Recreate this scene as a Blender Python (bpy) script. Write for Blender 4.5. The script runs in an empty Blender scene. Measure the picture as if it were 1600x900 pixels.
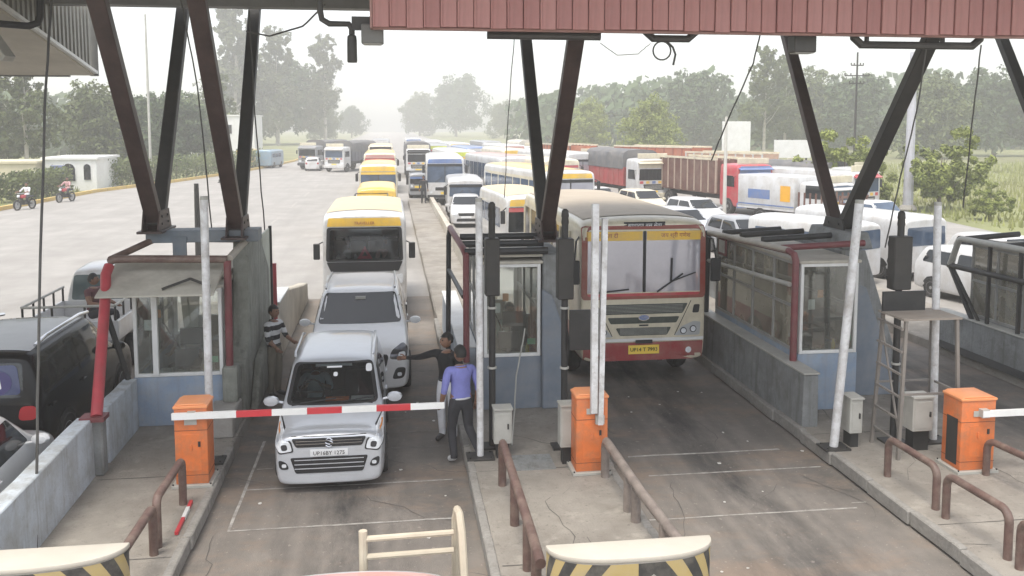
import bpy, bmesh, math, random
from mathutils import Vector, Matrix
from mathutils.bvhtree import BVHTree
S = bpy.context.scene
COL = S.collection
R = math.radians
random.seed(7)

# ------------------------------------------------------------------ camera
cd = bpy.data.cameras.new('camera')
cam = bpy.data.objects.new('camera', cd)
COL.objects.link(cam)
cd.sensor_width = 36.0
cd.lens = 31.5
cd.shift_y = -127 / 1600
cd.clip_start = 0.1
cd.clip_end = 4000
cam.location = (0, 0, 5.0)
cam.rotation_euler = (math.pi / 2 - math.atan(128 / 1400), 0, -math.atan(190 / 1400))
S.camera = cam

# ------------------------------------------------------------------ sky, sun, exposure
SUN_EL, SUN_AZ = R(70), R(215)          # azimuth clockwise from +Y
w = bpy.data.worlds.new('World')
S.world = w
w.use_nodes = True
nt = w.node_tree
nt.nodes.clear()
sky = nt.nodes.new('ShaderNodeTexSky')
sky.sky_type = 'NISHITA'
sky.sun_disc = False
sky.sun_elevation = SUN_EL
sky.sun_rotation = SUN_AZ
sky.air_density = 1.0
sky.dust_density = 2.0
sky.ozone_density = 1.0
bg = nt.nodes.new('ShaderNodeBackground')
bg.inputs[1].default_value = 0.15
wo = nt.nodes.new('ShaderNodeOutputWorld')
hs = nt.nodes.new('ShaderNodeHueSaturation')
hs.inputs['Saturation'].default_value = 0.35
nt.links.new(sky.outputs[0], hs.inputs['Color'])
nt.links.new(hs.outputs[0], bg.inputs[0])
nt.links.new(bg.outputs[0], wo.inputs[0])
sd = bpy.data.lights.new('sun', 'SUN')
sd.energy = 1.4
sd.angle = R(24)
sd.color = (1.0, 0.94, 0.84)
sun = bpy.data.objects.new('sun', sd)
COL.objects.link(sun)
sv = Vector((math.sin(SUN_AZ) * math.cos(SUN_EL), math.cos(SUN_AZ) * math.cos(SUN_EL), math.sin(SUN_EL)))
sun.rotation_euler = (-sv).to_track_quat('-Z', 'Y').to_euler()
sun.location = (0, 0, 40)
S.view_settings.view_transform = 'Standard'
S.view_settings.look = 'None'
S.view_settings.gamma = 1
S.view_settings.use_curve_mapping = False
S.view_settings.exposure = 1.25
S.cycles.max_bounces = 8
S.cycles.transparent_max_bounces = 12
S.cycles.volume_bounces = 1
S.cycles.use_denoising = True

# ------------------------------------------------------------------ materials
MATS = {}


def mat(name, col, rough=0.6, metal=0.0, var=0.12, scale=2.0, bump=0.0, bscale=40.0, dirt=None, dirt_amt=0.0,
        dirt_scale=1.3, coat=0.0, alpha=1.0, spec=0.5, streak=0.0, streak_col=(.1, .09, .08), speck=0.0):
    if name in MATS:
        return MATS[name]
    m = bpy.data.materials.new(name)
    m.use_nodes = True
    t = m.node_tree
    b = t.nodes['Principled BSDF']
    b.inputs['Roughness'].default_value = rough
    b.inputs['Metallic'].default_value = metal
    b.inputs['Specular IOR Level'].default_value = spec
    b.inputs['Coat Weight'].default_value = coat
    b.inputs['Alpha'].default_value = alpha
    tc = t.nodes.new('ShaderNodeTexCoord')
    n1 = t.nodes.new('ShaderNodeTexNoise')
    n1.inputs['Scale'].default_value = scale
    n1.inputs['Detail'].default_value = 6
    n1.inputs['Roughness'].default_value = 0.65
    t.links.new(tc.outputs['Object'], n1.inputs['Vector'])
    r = t.nodes.new('ShaderNodeValToRGB')
    r.color_ramp.elements[0].position = 0.3
    r.color_ramp.elements[1].position = 0.7
    r.color_ramp.elements[0].color = tuple(max(0, c * (1 - var)) for c in col) + (1,)
    r.color_ramp.elements[1].color = tuple(min(1, c * (1 + var)) for c in col) + (1,)
    t.links.new(n1.outputs['Fac'], r.inputs['Fac'])
    out = r.outputs[0]
    if dirt and dirt_amt > 0:
        n2 = t.nodes.new('ShaderNodeTexNoise')
        n2.inputs['Scale'].default_value = dirt_scale
        n2.inputs['Detail'].default_value = 8
        n2.inputs['Roughness'].default_value = 0.7
        t.links.new(tc.outputs['Object'], n2.inputs['Vector'])
        mr = t.nodes.new('ShaderNodeMapRange')
        mr.inputs[1].default_value = 0.42
        mr.inputs[2].default_value = 0.72
        mr.inputs[4].default_value = dirt_amt
        t.links.new(n2.outputs['Fac'], mr.inputs[0])
        mx = t.nodes.new('ShaderNodeMix')
        mx.data_type = 'RGBA'
        t.links.new(mr.outputs[0], mx.inputs[0])
        t.links.new(out, mx.inputs[6])
        mx.inputs[7].default_value = tuple(dirt) + (1,)
        out = mx.outputs[2]
    def layer(scale3, lo, hi, amt, colr, det=7):
        nonlocal out
        mp = t.nodes.new('ShaderNodeMapping')
        mp.inputs['Scale'].default_value = scale3
        mp.inputs['Location'].default_value = (1.7, 4.1, .3)
        ns = t.nodes.new('ShaderNodeTexNoise')
        ns.inputs['Scale'].default_value = 1
        ns.inputs['Detail'].default_value = det
        ns.inputs['Roughness'].default_value = .7
        t.links.new(tc.outputs['Object'], mp.inputs[0])
        t.links.new(mp.outputs[0], ns.inputs['Vector'])
        q = t.nodes.new('ShaderNodeMapRange')
        q.inputs[1].default_value = lo
        q.inputs[2].default_value = hi
        q.inputs[4].default_value = amt
        t.links.new(ns.outputs['Fac'], q.inputs[0])
        x = t.nodes.new('ShaderNodeMix')
        x.data_type = 'RGBA'
        t.links.new(q.outputs[0], x.inputs[0])
        t.links.new(out, x.inputs[6])
        x.inputs[7].default_value = tuple(colr) + (1,)
        out = x.outputs[2]
    if streak:
        layer((7, 7, .5), .5, .72, streak, streak_col)
    if speck:
        layer((16, 16, 16), .6, .68, speck, streak_col, 4)
        layer((2.6, 2.6, 2.6), .56, .66, speck, tuple(min(1, c * 1.35) for c in col), 9)
    t.links.new(out, b.inputs['Base Color'])
    if bump > 0:
        n3 = t.nodes.new('ShaderNodeTexNoise')
        n3.inputs['Scale'].default_value = bscale
        n3.inputs['Detail'].default_value = 5
        t.links.new(tc.outputs['Object'], n3.inputs['Vector'])
        bp = t.nodes.new('ShaderNodeBump')
        bp.inputs['Strength'].default_value = bump
        bp.inputs['Distance'].default_value = 0.02
        t.links.new(n3.outputs['Fac'], bp.inputs['Height'])
        t.links.new(bp.outputs[0], b.inputs['Normal'])
    MATS[name] = m
    return m


def glass(name, tint, mirror=0.12, rough=0.03, opacity=0.0, body=(0.3, 0.32, 0.33)):
    """thin pane: see-through tint, fresnel mirror, optional pale film for dust and bright reflections"""
    if name in MATS:
        return MATS[name]
    m = bpy.data.materials.new(name)
    m.use_nodes = True
    t = m.node_tree
    t.nodes.clear()
    o = t.nodes.new('ShaderNodeOutputMaterial')
    tr = t.nodes.new('ShaderNodeBsdfTransparent')
    tr.inputs[0].default_value = tuple(tint) + (1,)
    gl = t.nodes.new('ShaderNodeBsdfGlossy')
    gl.inputs['Roughness'].default_value = rough
    df = t.nodes.new('ShaderNodeBsdfDiffuse')
    df.inputs[0].default_value = tuple(body) + (1,)
    fr = t.nodes.new('ShaderNodeFresnel')
    fr.inputs[0].default_value = 1.5
    ad = t.nodes.new('ShaderNodeMath')
    ad.operation = 'ADD'
    ad.use_clamp = True
    ad.inputs[1].default_value = mirror
    t.links.new(fr.outputs[0], ad.inputs[0])
    nz = t.nodes.new('ShaderNodeTexNoise')
    nz.inputs['Scale'].default_value = 3
    nz.inputs['Detail'].default_value = 6
    mr = t.nodes.new('ShaderNodeMapRange')
    mr.inputs[1].default_value = 0.3
    mr.inputs[2].default_value = 0.75
    mr.inputs[3].default_value = opacity * 0.6
    mr.inputs[4].default_value = min(1, opacity * 1.4)
    tc = t.nodes.new('ShaderNodeTexCoord')
    t.links.new(tc.outputs['Object'], nz.inputs['Vector'])
    t.links.new(nz.outputs['Fac'], mr.inputs[0])
    m1 = t.nodes.new('ShaderNodeMixShader')
    m2 = t.nodes.new('ShaderNodeMixShader')
    t.links.new(mr.outputs[0], m1.inputs[0])
    t.links.new(tr.outputs[0], m1.inputs[1])
    t.links.new(df.outputs[0], m1.inputs[2])
    t.links.new(ad.outputs[0], m2.inputs[0])
    t.links.new(m1.outputs[0], m2.inputs[1])
    t.links.new(gl.outputs[0], m2.inputs[2])
    t.links.new(m2.outputs[0], o.inputs[0])
    MATS[name] = m
    return m


DUST = (0.34, 0.29, 0.23)
GRIME = (0.05, 0.045, 0.04)
concrete = mat('concrete', (0.36, 0.34, 0.31), 0.85, var=0.16, scale=1.6, bump=0.5, bscale=30, dirt=(0.2, 0.18, 0.155), dirt_amt=0.6)
island_top = mat('island_concrete', (0.29, 0.265, 0.23), 0.88, var=0.16, scale=1.1, bump=0.5, bscale=35, dirt=(0.15, 0.13, 0.11), dirt_amt=0.75, dirt_scale=0.9, speck=.5)
wall_blue = mat('washed_blue_concrete', (0.5, 0.55, 0.6), 0.85, var=0.12, scale=2.2, bump=0.5, bscale=25, dirt=(0.3, 0.29, 0.26), dirt_amt=0.8, dirt_scale=1.8, streak=.6, streak_col=(.22, .21, .19), speck=.35)
wall_grey = mat('grey_concrete', (0.25, 0.26, 0.26), 0.85, var=0.18, scale=1.8, bump=0.5, bscale=25, dirt=(0.13, 0.125, 0.11), dirt_amt=0.8, dirt_scale=1.4, streak=.7, streak_col=(.09, .085, .075), speck=.4)
wall_green = mat('mossy_concrete', (0.25, 0.255, 0.22), 0.88, var=0.2, scale=1.6, bump=0.6, bscale=20, dirt=(0.12, 0.115, 0.095), dirt_amt=0.8, streak=.7, streak_col=(.075, .07, .06), speck=.35)
panel_blue = mat('faded_blue_panel', (0.25, 0.32, 0.42), 0.65, var=0.12, scale=2, dirt=(0.38, 0.37, 0.35), dirt_amt=0.75, dirt_scale=2.2, streak=.5, streak_col=(.2, .2, .2), speck=.3)
panel_slate = mat('slate_blue_panel', (0.17, 0.2, 0.24), 0.7, var=0.15, scale=2, dirt=(0.27, 0.26, 0.25), dirt_amt=0.6, dirt_scale=1.8)
steel_beam = mat('grey_blue_steel', (0.13, 0.16, 0.19), 0.55, var=0.15, scale=4, dirt=DUST, dirt_amt=0.3)
brown_steel = mat('brown_painted_steel', (0.045, 0.026, 0.023), 0.5, var=0.25, scale=3, dirt=(0.085, 0.055, 0.046), dirt_amt=0.7, dirt_scale=2.5, streak=.5, streak_col=(.03, .022, .02), speck=.3)
dark_steel = mat('dark_steel', (0.028, 0.027, 0.025), 0.55, var=0.25, scale=3, dirt=(0.065, 0.055, 0.048), dirt_amt=0.5)
black_paint = mat('black_paint', (0.02, 0.02, 0.02), 0.5, var=0.2, dirt=(0.08, 0.075, 0.07), dirt_amt=0.4)
pipe_brown = mat('worn_brown_pipe', (0.12, 0.07, 0.058), 0.55, var=0.25, scale=6, dirt=(0.3, 0.24, 0.19), dirt_amt=0.55, dirt_scale=4)
pipe_red = mat('red_pipe', (0.4, 0.045, 0.06), 0.5, var=0.15, scale=4, dirt=(0.25, 0.12, 0.1), dirt_amt=0.4)
maroon = mat('maroon_post', (0.16, 0.035, 0.04), 0.5, var=0.2, scale=4, dirt=(0.2, 0.14, 0.12), dirt_amt=0.4)
white_post = mat('white_painted_post', (0.68, 0.68, 0.68), 0.5, var=0.08, scale=5, dirt=(0.3, 0.27, 0.24), dirt_amt=0.85, dirt_scale=4, speck=.4, streak_col=(.25, .2, .16))
white_frame = mat('white_frame', (0.72, 0.72, 0.7), 0.5, var=0.06, dirt=(0.42, 0.4, 0.37), dirt_amt=0.4)
orange = mat('orange_paint', (0.7, 0.18, 0.045), 0.5, var=0.12, scale=3, bump=.15, bscale=30, dirt=(0.33, 0.16, 0.09), dirt_amt=0.85, dirt_scale=3.5)
cabinet = mat('cabinet_grey', (0.45, 0.44, 0.4), 0.55, var=0.1, dirt=(0.2, 0.19, 0.16), dirt_amt=0.5)
fascia_red = mat('faded_red_sheet', (0.5, 0.225, 0.205), 0.5, var=0.12, scale=1.2, dirt=(0.47, 0.28, 0.25), dirt_amt=0.6, dirt_scale=2, streak=.45, streak_col=(.25, .12, .11))
canopy_grey = mat('canopy_grey', (0.22, 0.22, 0.21), 0.7, var=0.12, dirt=(0.13, 0.13, 0.12), dirt_amt=0.4)
soffit = mat('soffit_beige', (0.5, 0.46, 0.39), 0.75, var=0.08, scale=0.8, dirt=(0.33, 0.3, 0.25), dirt_amt=0.5)
cream_roof = mat('cream_roof', (0.5, 0.47, 0.4), 0.75, var=0.12, dirt=(0.25, 0.22, 0.18), dirt_amt=0.6)
white_paint = mat('white_paint', (0.78, 0.78, 0.76), 0.6, var=0.06, dirt=(0.45, 0.42, 0.38), dirt_amt=0.45)
red_paint = mat('red_paint', (0.55, 0.04, 0.05), 0.5, var=0.1, dirt=(0.3, 0.1, 0.1), dirt_amt=0.3)
yellow_paint = mat('yellow_paint', (0.6, 0.42, 0.12), 0.6, var=0.1, dirt=(0.42, 0.32, 0.18), dirt_amt=0.6)
rubber = mat('rubber', (0.02, 0.02, 0.02), 0.85, var=0.2, dirt=(0.09, 0.08, 0.07), dirt_amt=0.5, dirt_scale=4)
rim_steel = mat('rim_steel', (0.4, 0.4, 0.4), 0.4, metal=0.6, dirt=(0.12, 0.11, 0.1), dirt_amt=0.5)
black_trim = mat('black_trim', (0.018, 0.018, 0.019), 0.55, var=0.2)
chrome = mat('chrome', (0.7, 0.7, 0.72), 0.18, metal=1.0, var=0.05)
lamp_glass = mat('lamp_glass', (0.78, 0.8, 0.82), 0.08, metal=0.1, var=0.2, scale=9, coat=0.5)
lamp_dark = mat('lamp_bowl', (0.1, 0.1, 0.11), 0.15, metal=0.5, var=0.2)
dark_glass = mat('dark_glass', (0.012, 0.014, 0.016), 0.06, var=0.3, scale=1.5, spec=0.6)
blue_glass = mat('blue_glass', (0.07, 0.1, 0.15), 0.07, var=0.3, scale=1.5, spec=0.7)
sky_glass = mat('sky_glass', (0.5, 0.5, 0.55), 0.08, metal=.45, var=0.12, scale=1.2, spec=0.8, coat=0.6)  # pale base colour painted in for the reflected sky
plate_white = mat('plate_white', (0.75, 0.75, 0.75), 0.5, var=0.05)
plate_yellow = mat('plate_yellow', (0.85, 0.6, 0.08), 0.5, var=0.05)
ink = mat('ink', (0.015, 0.015, 0.015), 0.6, var=0.1)
booth_glass = glass('booth_glass', (0.86, 0.9, 0.88), 0.05, 0.03, 0.09, (.6, .57, .5))
booth_glass_side = glass('booth_glass_side', (0.86, 0.9, 0.88), 0.2, 0.04, 0.42, (.68, .63, .5))  # pale film colour painted in for bright reflections on the side panes
car_glass = glass('car_windscreen', (0.5, 0.53, 0.52), 0.02, 0.02, 0.03)


# ------------------------------------------------------------------ mesh builder
class MB:
    def __init__(s):
        s.v, s.f, s.m = [], [], []

    def add(s, vs, fs, m=0):
        o = len(s.v)
        s.v += [tuple(v) for v in vs]
        s.f += [tuple(i + o for i in f) for f in fs]
        s.m += [m] * len(fs)
        return s

    def box(s, x0, x1, y0, y1, z0, z1, m=0, mtx=None):
        vs = [Vector((x, y, z)) for z in (z0, z1) for y in (y0, y1) for x in (x0, x1)]
        if mtx:
            vs = [mtx @ v for v in vs]
        return s.add(vs, [(0, 2, 3, 1), (4, 5, 7, 6), (0, 1, 5, 4), (2, 6, 7, 3), (0, 4, 6, 2), (1, 3, 7, 5)], m)

    def bar(s, a, b, wx, wy, m=0, up=(0, 0, 1)):
        """rectangular bar from a to b"""
        a, b = Vector(a), Vector(b)
        d = (b - a).normalized()
        u = Vector(up)
        if abs(d.dot(u)) > 0.99:
            u = Vector((0, 1, 0))
        x = d.cross(u).normalized()
        y = x.cross(d).normalized()
        vs = []
        for p in (a, b):
            for sx, sy in ((-1, -1), (1, -1), (1, 1), (-1, 1)):
                vs.append(p + x * sx * wx / 2 + y * sy * wy / 2)
        return s.add(vs, [(3, 2, 1, 0), (4, 5, 6, 7), (0, 1, 5, 4), (1, 2, 6, 5), (2, 3, 7, 6), (3, 0, 4, 7)], m)

    def tube(s, pts, r, n=10, m=0, closed=False):
        pts = [Vector(p) for p in pts]
        rs = r if isinstance(r, (list, tuple)) else [r] * len(pts)
        k = len(pts)
        vs, prev = [], None
        for i, p in enumerate(pts):
            if closed:
                d = pts[(i + 1) % k] - pts[i - 1]
            elif i == 0:
                d = pts[1] - p
            elif i == k - 1:
                d = p - pts[i - 1]
            else:
                d = (pts[i + 1] - p).normalized() + (p - pts[i - 1]).normalized()
            d.normalize()
            if prev is None:
                u = Vector((0, 0, 1)) if abs(d.z) < 0.9 else Vector((1, 0, 0))
                x = d.cross(u).normalized()
            else:
                x = (prev - d * prev.dot(d)).normalized()
            prev = x
            y = d.cross(x)
            for j in range(n):
                a = 2 * math.pi * j / n
                vs.append(p + (x * math.cos(a) + y * math.sin(a)) * rs[i])
        fs = []
        for i in range(k if closed else k - 1):
            i2 = (i + 1) % k
            for j in range(n):
                j2 = (j + 1) % n
                fs.append((i * n + j, i * n + j2, i2 * n + j2, i2 * n + j))
        if not closed:
            fs.append(tuple(range(n))[::-1])
            fs.append(tuple((k - 1) * n + j for j in range(n)))
        return s.add(vs, fs, m)

    def prism(s, poly, axis, a, b, m=0):
        """polygon extruded along axis: 'x' poly=(y,z), 'y' poly=(x,z), 'z' poly=(x,y)"""
        n = len(poly)
        def P(q, t):
            return {'x': (t, q[0], q[1]), 'y': (q[0], t, q[1]), 'z': (q[0], q[1], t)}[axis]
        vs = [P(q, a) for q in poly] + [P(q, b) for q in poly]
        fs = [tuple(range(n)), tuple(range(2 * n - 1, n - 1, -1))]
        for i in range(n):
            j = (i + 1) % n
            fs.append((i, n + i, n + j, j))
        return s.add(vs, fs, m)

    def lathe(s, prof, n=16, axis='z', c=(0, 0, 0), m=0):
        vs = []
        for r, h in prof:
            for j in range(n):
                a = 2 * math.pi * j / n
                q = (r * math.cos(a), r * math.sin(a), h)
                if axis == 'x':
                    q = (q[2], q[0], q[1])
                elif axis == 'y':
                    q = (q[0], q[2], q[1])
                vs.append((q[0] + c[0], q[1] + c[1], q[2] + c[2]))
        k = len(prof)
        fs = []
        for i in range(k - 1):
            for j in range(n):
                j2 = (j + 1) % n
                fs.append((i * n + j, i * n + j2, (i + 1) * n + j2, (i + 1) * n + j))
        fs.append(tuple(range(n)))
        fs.append(tuple((k - 1) * n + j for j in range(n)))
        return s.add(vs, fs, m)

    def mesh(s, name, mats, bevel=0.0, seg=1, smooth=0.6, weld=False):
        me = bpy.data.meshes.new(name)
        me.from_pydata(s.v, [], s.f)
        for m in (mats if isinstance(mats, (list, tuple)) else [mats]):
            me.materials.append(m)
        me.polygons.foreach_set('material_index', s.m)
        bm = bmesh.new()
        bm.from_mesh(me)
        if weld:
            bmesh.ops.remove_doubles(bm, verts=bm.verts, dist=1e-4)
        bmesh.ops.recalc_face_normals(bm, faces=bm.faces)
        if bevel:
            es = [e for e in bm.edges if len(e.link_faces) == 2 and e.calc_face_angle(0) > 0.6]
            bmesh.ops.bevel(bm, geom=es, offset=bevel, segments=seg, profile=0.5, affect='EDGES', clamp_overlap=True)
        bm.to_mesh(me)
        bm.free()
        if smooth:
            me.polygons.foreach_set('use_smooth', [True] * len(me.polygons))
            me.set_sharp_from_angle(angle=smooth)
        me.update()
        return me

    def build(s, name, mats, parent=None, bevel=0.0, seg=1, smooth=0.6, loc=None, rot=None, weld=False):
        return link(name, s.mesh(name, mats, bevel, seg, smooth, weld), parent, loc, rot)


def link(name, me, parent=None, loc=None, rot=None):
    o = bpy.data.objects.new(name, me)
    COL.objects.link(o)
    if parent:
        o.parent = parent
    if loc:
        o.location = loc
    if rot:
        o.rotation_euler = rot
    return o


def tag(o, label, cat, group=None):
    o['label'] = label
    o['category'] = cat
    if group:
        o['group'] = group
    return o


def struct(o, kind='structure', label=None):
    o['kind'] = kind
    if label:
        o['label'] = label
    return o


def thing(name, label, cat, loc=(0, 0, 0), rz=0.0, group=None):
    o = link(name, None)
    o.location = loc
    o.rotation_euler = (0, 0, rz)
    o.empty_display_size = 0.2
    return tag(o, label, cat, group)


KIDS = {}


def kids(o):
    return [c for c in bpy.data.objects if c.parent == o]


def copy_tree(o, parent=None, label=None):
    c = o.copy()
    COL.objects.link(c)
    c.parent = parent
    if label:
        c['label'] = label
    for ch in kids(o):
        copy_tree(ch, c)
    return c


TS = bpy.data.scenes.new('scratch')


def evaluated_mesh(o):
    """mesh of an unlinked object with its modifiers applied"""
    TS.collection.objects.link(o)
    with bpy.context.temp_override(scene=TS, view_layer=TS.view_layers[0]):
        dg = bpy.context.evaluated_depsgraph_get()
        me = bpy.data.meshes.new_from_object(o.evaluated_get(dg))
    TS.collection.objects.unlink(o)
    return me


def text(name, body, size, m, parent, loc, rot=(math.pi / 2, 0, 0), ext=0.002, sx=1.0):
    cu = bpy.data.curves.new(name, 'FONT')
    cu.body = body
    cu.size = size
    cu.align_x = 'CENTER'
    cu.align_y = 'CENTER'
    cu.extrude = ext
    cu.resolution_u = 2
    o = bpy.data.objects.new(name, cu)
    me = evaluated_mesh(o)
    bpy.data.objects.remove(o)
    bpy.data.curves.remove(cu)
    me.materials.clear()
    me.materials.append(m)
    for v in me.vertices:
        v.co.x *= sx
    return link(name, me, parent, loc, rot)


def arc(c, r, a0, a1, n, plane='xz', k=0.0):
    out = []
    for i in range(n + 1):
        a = R(a0 + (a1 - a0) * i / n)
        p, q = r * math.cos(a), r * math.sin(a)
        if plane == 'xz':
            out.append((c[0] + p, c[1], c[2] + q))
        elif plane == 'yz':
            out.append((c[0], c[1] + p, c[2] + q))
        else:
            out.append((c[0] + p, c[1] + q, c[2]))
    return out


def hoop(a, b, h, r=0.12):
    """inverted-U path between two ground points"""
    a, b = Vector(a), Vector(b)
    d = (b - a).normalized()
    up = Vector((0, 0, 1))
    pts = [a]
    ta, tb = a + up * h, b + up * h
    for i in range(5):
        t = i / 4 * math.pi / 2
        pts.append(ta - up * r + d * r - d * r * math.cos(t) + up * r * math.sin(t))
    for i in range(5):
        t = i / 4 * math.pi / 2
        pts.append(tb - d * r - up * r + d * r * math.sin(t) + up * r * math.cos(t))
    pts.append(b)
    return pts

# ================================================================== SETTING
def floor_mat(name, base, dark, spots, lane=None):
    """road surface: blotchy, patched, with tyre-polished / oil-dark tracks running along the lane"""
    m = mat(name, base, 0.88, var=0.16, scale=0.35, bump=0.5, bscale=60, dirt=dark, dirt_amt=0.7, dirt_scale=0.5)
    t = m.node_tree
    b = t.nodes['Principled BSDF']
    src = b.inputs['Base Color'].links[0].from_socket
    tc = t.nodes.new('ShaderNodeTexCoord')
    mp = t.nodes.new('ShaderNodeMapping')
    mp.inputs['Scale'].default_value = (1.6, 0.12, 1)
    n = t.nodes.new('ShaderNodeTexNoise')
    n.inputs['Scale'].default_value = 1.0
    n.inputs['Detail'].default_value = 5
    t.links.new(tc.outputs['Object'], mp.inputs[0])
    t.links.new(mp.outputs[0], n.inputs['Vector'])
    mr = t.nodes.new('ShaderNodeMapRange')
    mr.inputs[1].default_value = 0.45
    mr.inputs[2].default_value = 0.75
    mr.inputs[4].default_value = 0.55
    t.links.new(n.outputs['Fac'], mr.inputs[0])
    mx = t.nodes.new('ShaderNodeMix')
    mx.data_type = 'RGBA'
    t.links.new(mr.outputs[0], mx.inputs[0])
    t.links.new(src, mx.inputs[6])
    mx.inputs[7].default_value = tuple(dark) + (1,)
    out = mx.outputs[2]
    v = t.nodes.new('ShaderNodeTexNoise')
    v.inputs['Scale'].default_value = 14
    v.inputs['Detail'].default_value = 3
    t.links.new(tc.outputs['Object'], v.inputs['Vector'])
    mr2 = t.nodes.new('ShaderNodeMapRange')
    mr2.inputs[1].default_value = 0.66
    mr2.inputs[2].default_value = 0.7
    mr2.inputs[4].default_value = spots
    t.links.new(v.outputs['Fac'], mr2.inputs[0])
    if lane:
        v3 = t.nodes.new('ShaderNodeTexNoise')
        v3.inputs['Scale'].default_value = .55
        v3.inputs['Detail'].default_value = 9
        v3.inputs['Roughness'].default_value = .75
        mp3 = t.nodes.new('ShaderNodeMapping')
        mp3.inputs['Location'].default_value = (3.3, 7.1, 2)
        mp3.inputs['Scale'].default_value = (.7, 1.3, 1)
        t.links.new(tc.outputs['Object'], mp3.inputs[0])
        t.links.new(mp3.outputs[0], v3.inputs['Vector'])
        mr3 = t.nodes.new('ShaderNodeMapRange')
        mr3.inputs[1].default_value = .5
        mr3.inputs[2].default_value = .62
        mr3.inputs[4].default_value = .75
        t.links.new(v3.outputs['Fac'], mr3.inputs[0])
        m3 = t.nodes.new('ShaderNodeMix')
        m3.data_type = 'RGBA'
        t.links.new(mr3.outputs[0], m3.inputs[0])
        t.links.new(out, m3.inputs[6])
        m3.inputs[7].default_value = tuple(lane) + (1,)
        out = m3.outputs[2]
        # oil drip strip down the middle of the lane and rubbed tyre tracks
        sx_ = t.nodes.new('ShaderNodeSeparateXYZ')
        t.links.new(tc.outputs['Object'], sx_.inputs[0])
        ab = t.nodes.new('ShaderNodeMath')
        ab.operation = 'ABSOLUTE'
        t.links.new(sx_.outputs[0], ab.inputs[0])
        rp = t.nodes.new('ShaderNodeValToRGB')
        e = rp.color_ramp.elements
        e[0].position, e[0].color = .0, (1, 1, 1, 1)
        e[1].position, e[1].color = .36, (.55, .55, .55, 1)
        for ps, c in ((.5, .15), (.62, .5), (.8, .5), (1.0, .0)):
            k = e.new(ps)
            k.color = (c, c, c, 1)
        t.links.new(ab.outputs[0], rp.inputs[0])
        mu = t.nodes.new('ShaderNodeMath')
        mu.operation = 'MULTIPLY'
        n5 = t.nodes.new('ShaderNodeTexNoise')
        n5.inputs['Scale'].default_value = .9
        n5.inputs['Detail'].default_value = 7
        n5.inputs['Roughness'].default_value = .7
        mp5 = t.nodes.new('ShaderNodeMapping')
        mp5.inputs['Scale'].default_value = (2.2, .6, 1)
        t.links.new(tc.outputs['Object'], mp5.inputs[0])
        t.links.new(mp5.outputs[0], n5.inputs['Vector'])
        mr5 = t.nodes.new('ShaderNodeMapRange')
        mr5.inputs[1].default_value = .36
        mr5.inputs[2].default_value = .62
        t.links.new(n5.outputs['Fac'], mr5.inputs[0])
        t.links.new(mr5.outputs[0], mu.inputs[0])
        t.links.new(rp.outputs[0], mu.inputs[1])
        m5 = t.nodes.new('ShaderNodeMix')
        m5.data_type = 'RGBA'
        t.links.new(mu.outputs[0], m5.inputs[0])
        t.links.new(out, m5.inputs[6])
        m5.inputs[7].default_value = (.05, .047, .045, 1)
        out = m5.outputs[2]
    m2 = t.nodes.new('ShaderNodeMix')
    m2.data_type = 'RGBA'
    t.links.new(mr2.outputs[0], m2.inputs[0])
    t.links.new(out, m2.inputs[6])
    m2.inputs[7].default_value = tuple(min(1, c * 1.8) for c in base) + (1,)
    t.links.new(m2.outputs[2], b.inputs['Base Color'])
    return m


road_mat = floor_mat('dusty_road', (0.33, 0.312, 0.29), (0.25, 0.235, 0.215), 0.15)
lane_mat = floor_mat('oily_lane', (0.225, 0.2, 0.175), (0.075, 0.069, 0.063), 0.35, (.25, .19, .145))
field_mat = mat('field_soil', (0.2, 0.21, 0.09), 0.95, var=0.35, scale=0.12, bump=0.6, bscale=3, dirt=(0.2, 0.17, 0.1), dirt_amt=0.6, dirt_scale=0.08)

g = MB()
g.add([(-520, -60, -0.06), (520, -60, -0.06), (520, 640, -0.06), (-520, 640, -0.06)], [(0, 1, 2, 3)])
struct(g.build('ground', field_mat))
g = MB()
Lx = [(-26, -40), (-25, 30), (-22.9, 55), (-22.1, 70), (-19, 81), (-14.6, 108), (-13, 140), (-13, 600)]
Rx = [(27, -40), (27, 30), (29, 46), (25, 70), (19, 100), (15, 140), (14, 200), (14, 600)]
vs = [(x, y, 0) for x, y in Lx] + [(x, y, 0) for x, y in Rx]
g.add(vs, [(i, i + 1, 9 + i, 8 + i) for i in range(7)])
struct(g.build('road', road_mat))


def strip(x0, x1, y0, y1, z, parent, name='painted_line', m=None, sag=0.0):
    b = MB()
    n = max(1, int(max(abs(x1 - x0), abs(y1 - y0)) / 0.4))
    vs, fs = [], []
    hz = abs(x1 - x0) > abs(y1 - y0)
    for i in range(n + 1):
        t = i / n
        j1, j2 = random.uniform(-.008, .008), random.uniform(-.008, .008)
        if hz:
            x = x0 + (x1 - x0) * t
            vs += [(x, y0 + j1, z), (x, y1 + j2, z)]
        else:
            y = y0 + (y1 - y0) * t
            vs += [(x0 + j1, y, z), (x1 + j2, y, z)]
    for i in range(n):
        fs.append((2 * i, 2 * i + 2, 2 * i + 3, 2 * i + 1))
    b.add([(v[0] - parent.location.x, v[1], v[2] - parent.location.z) for v in vs], fs)
    return b.build(name, m or line_mat, parent)


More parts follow.
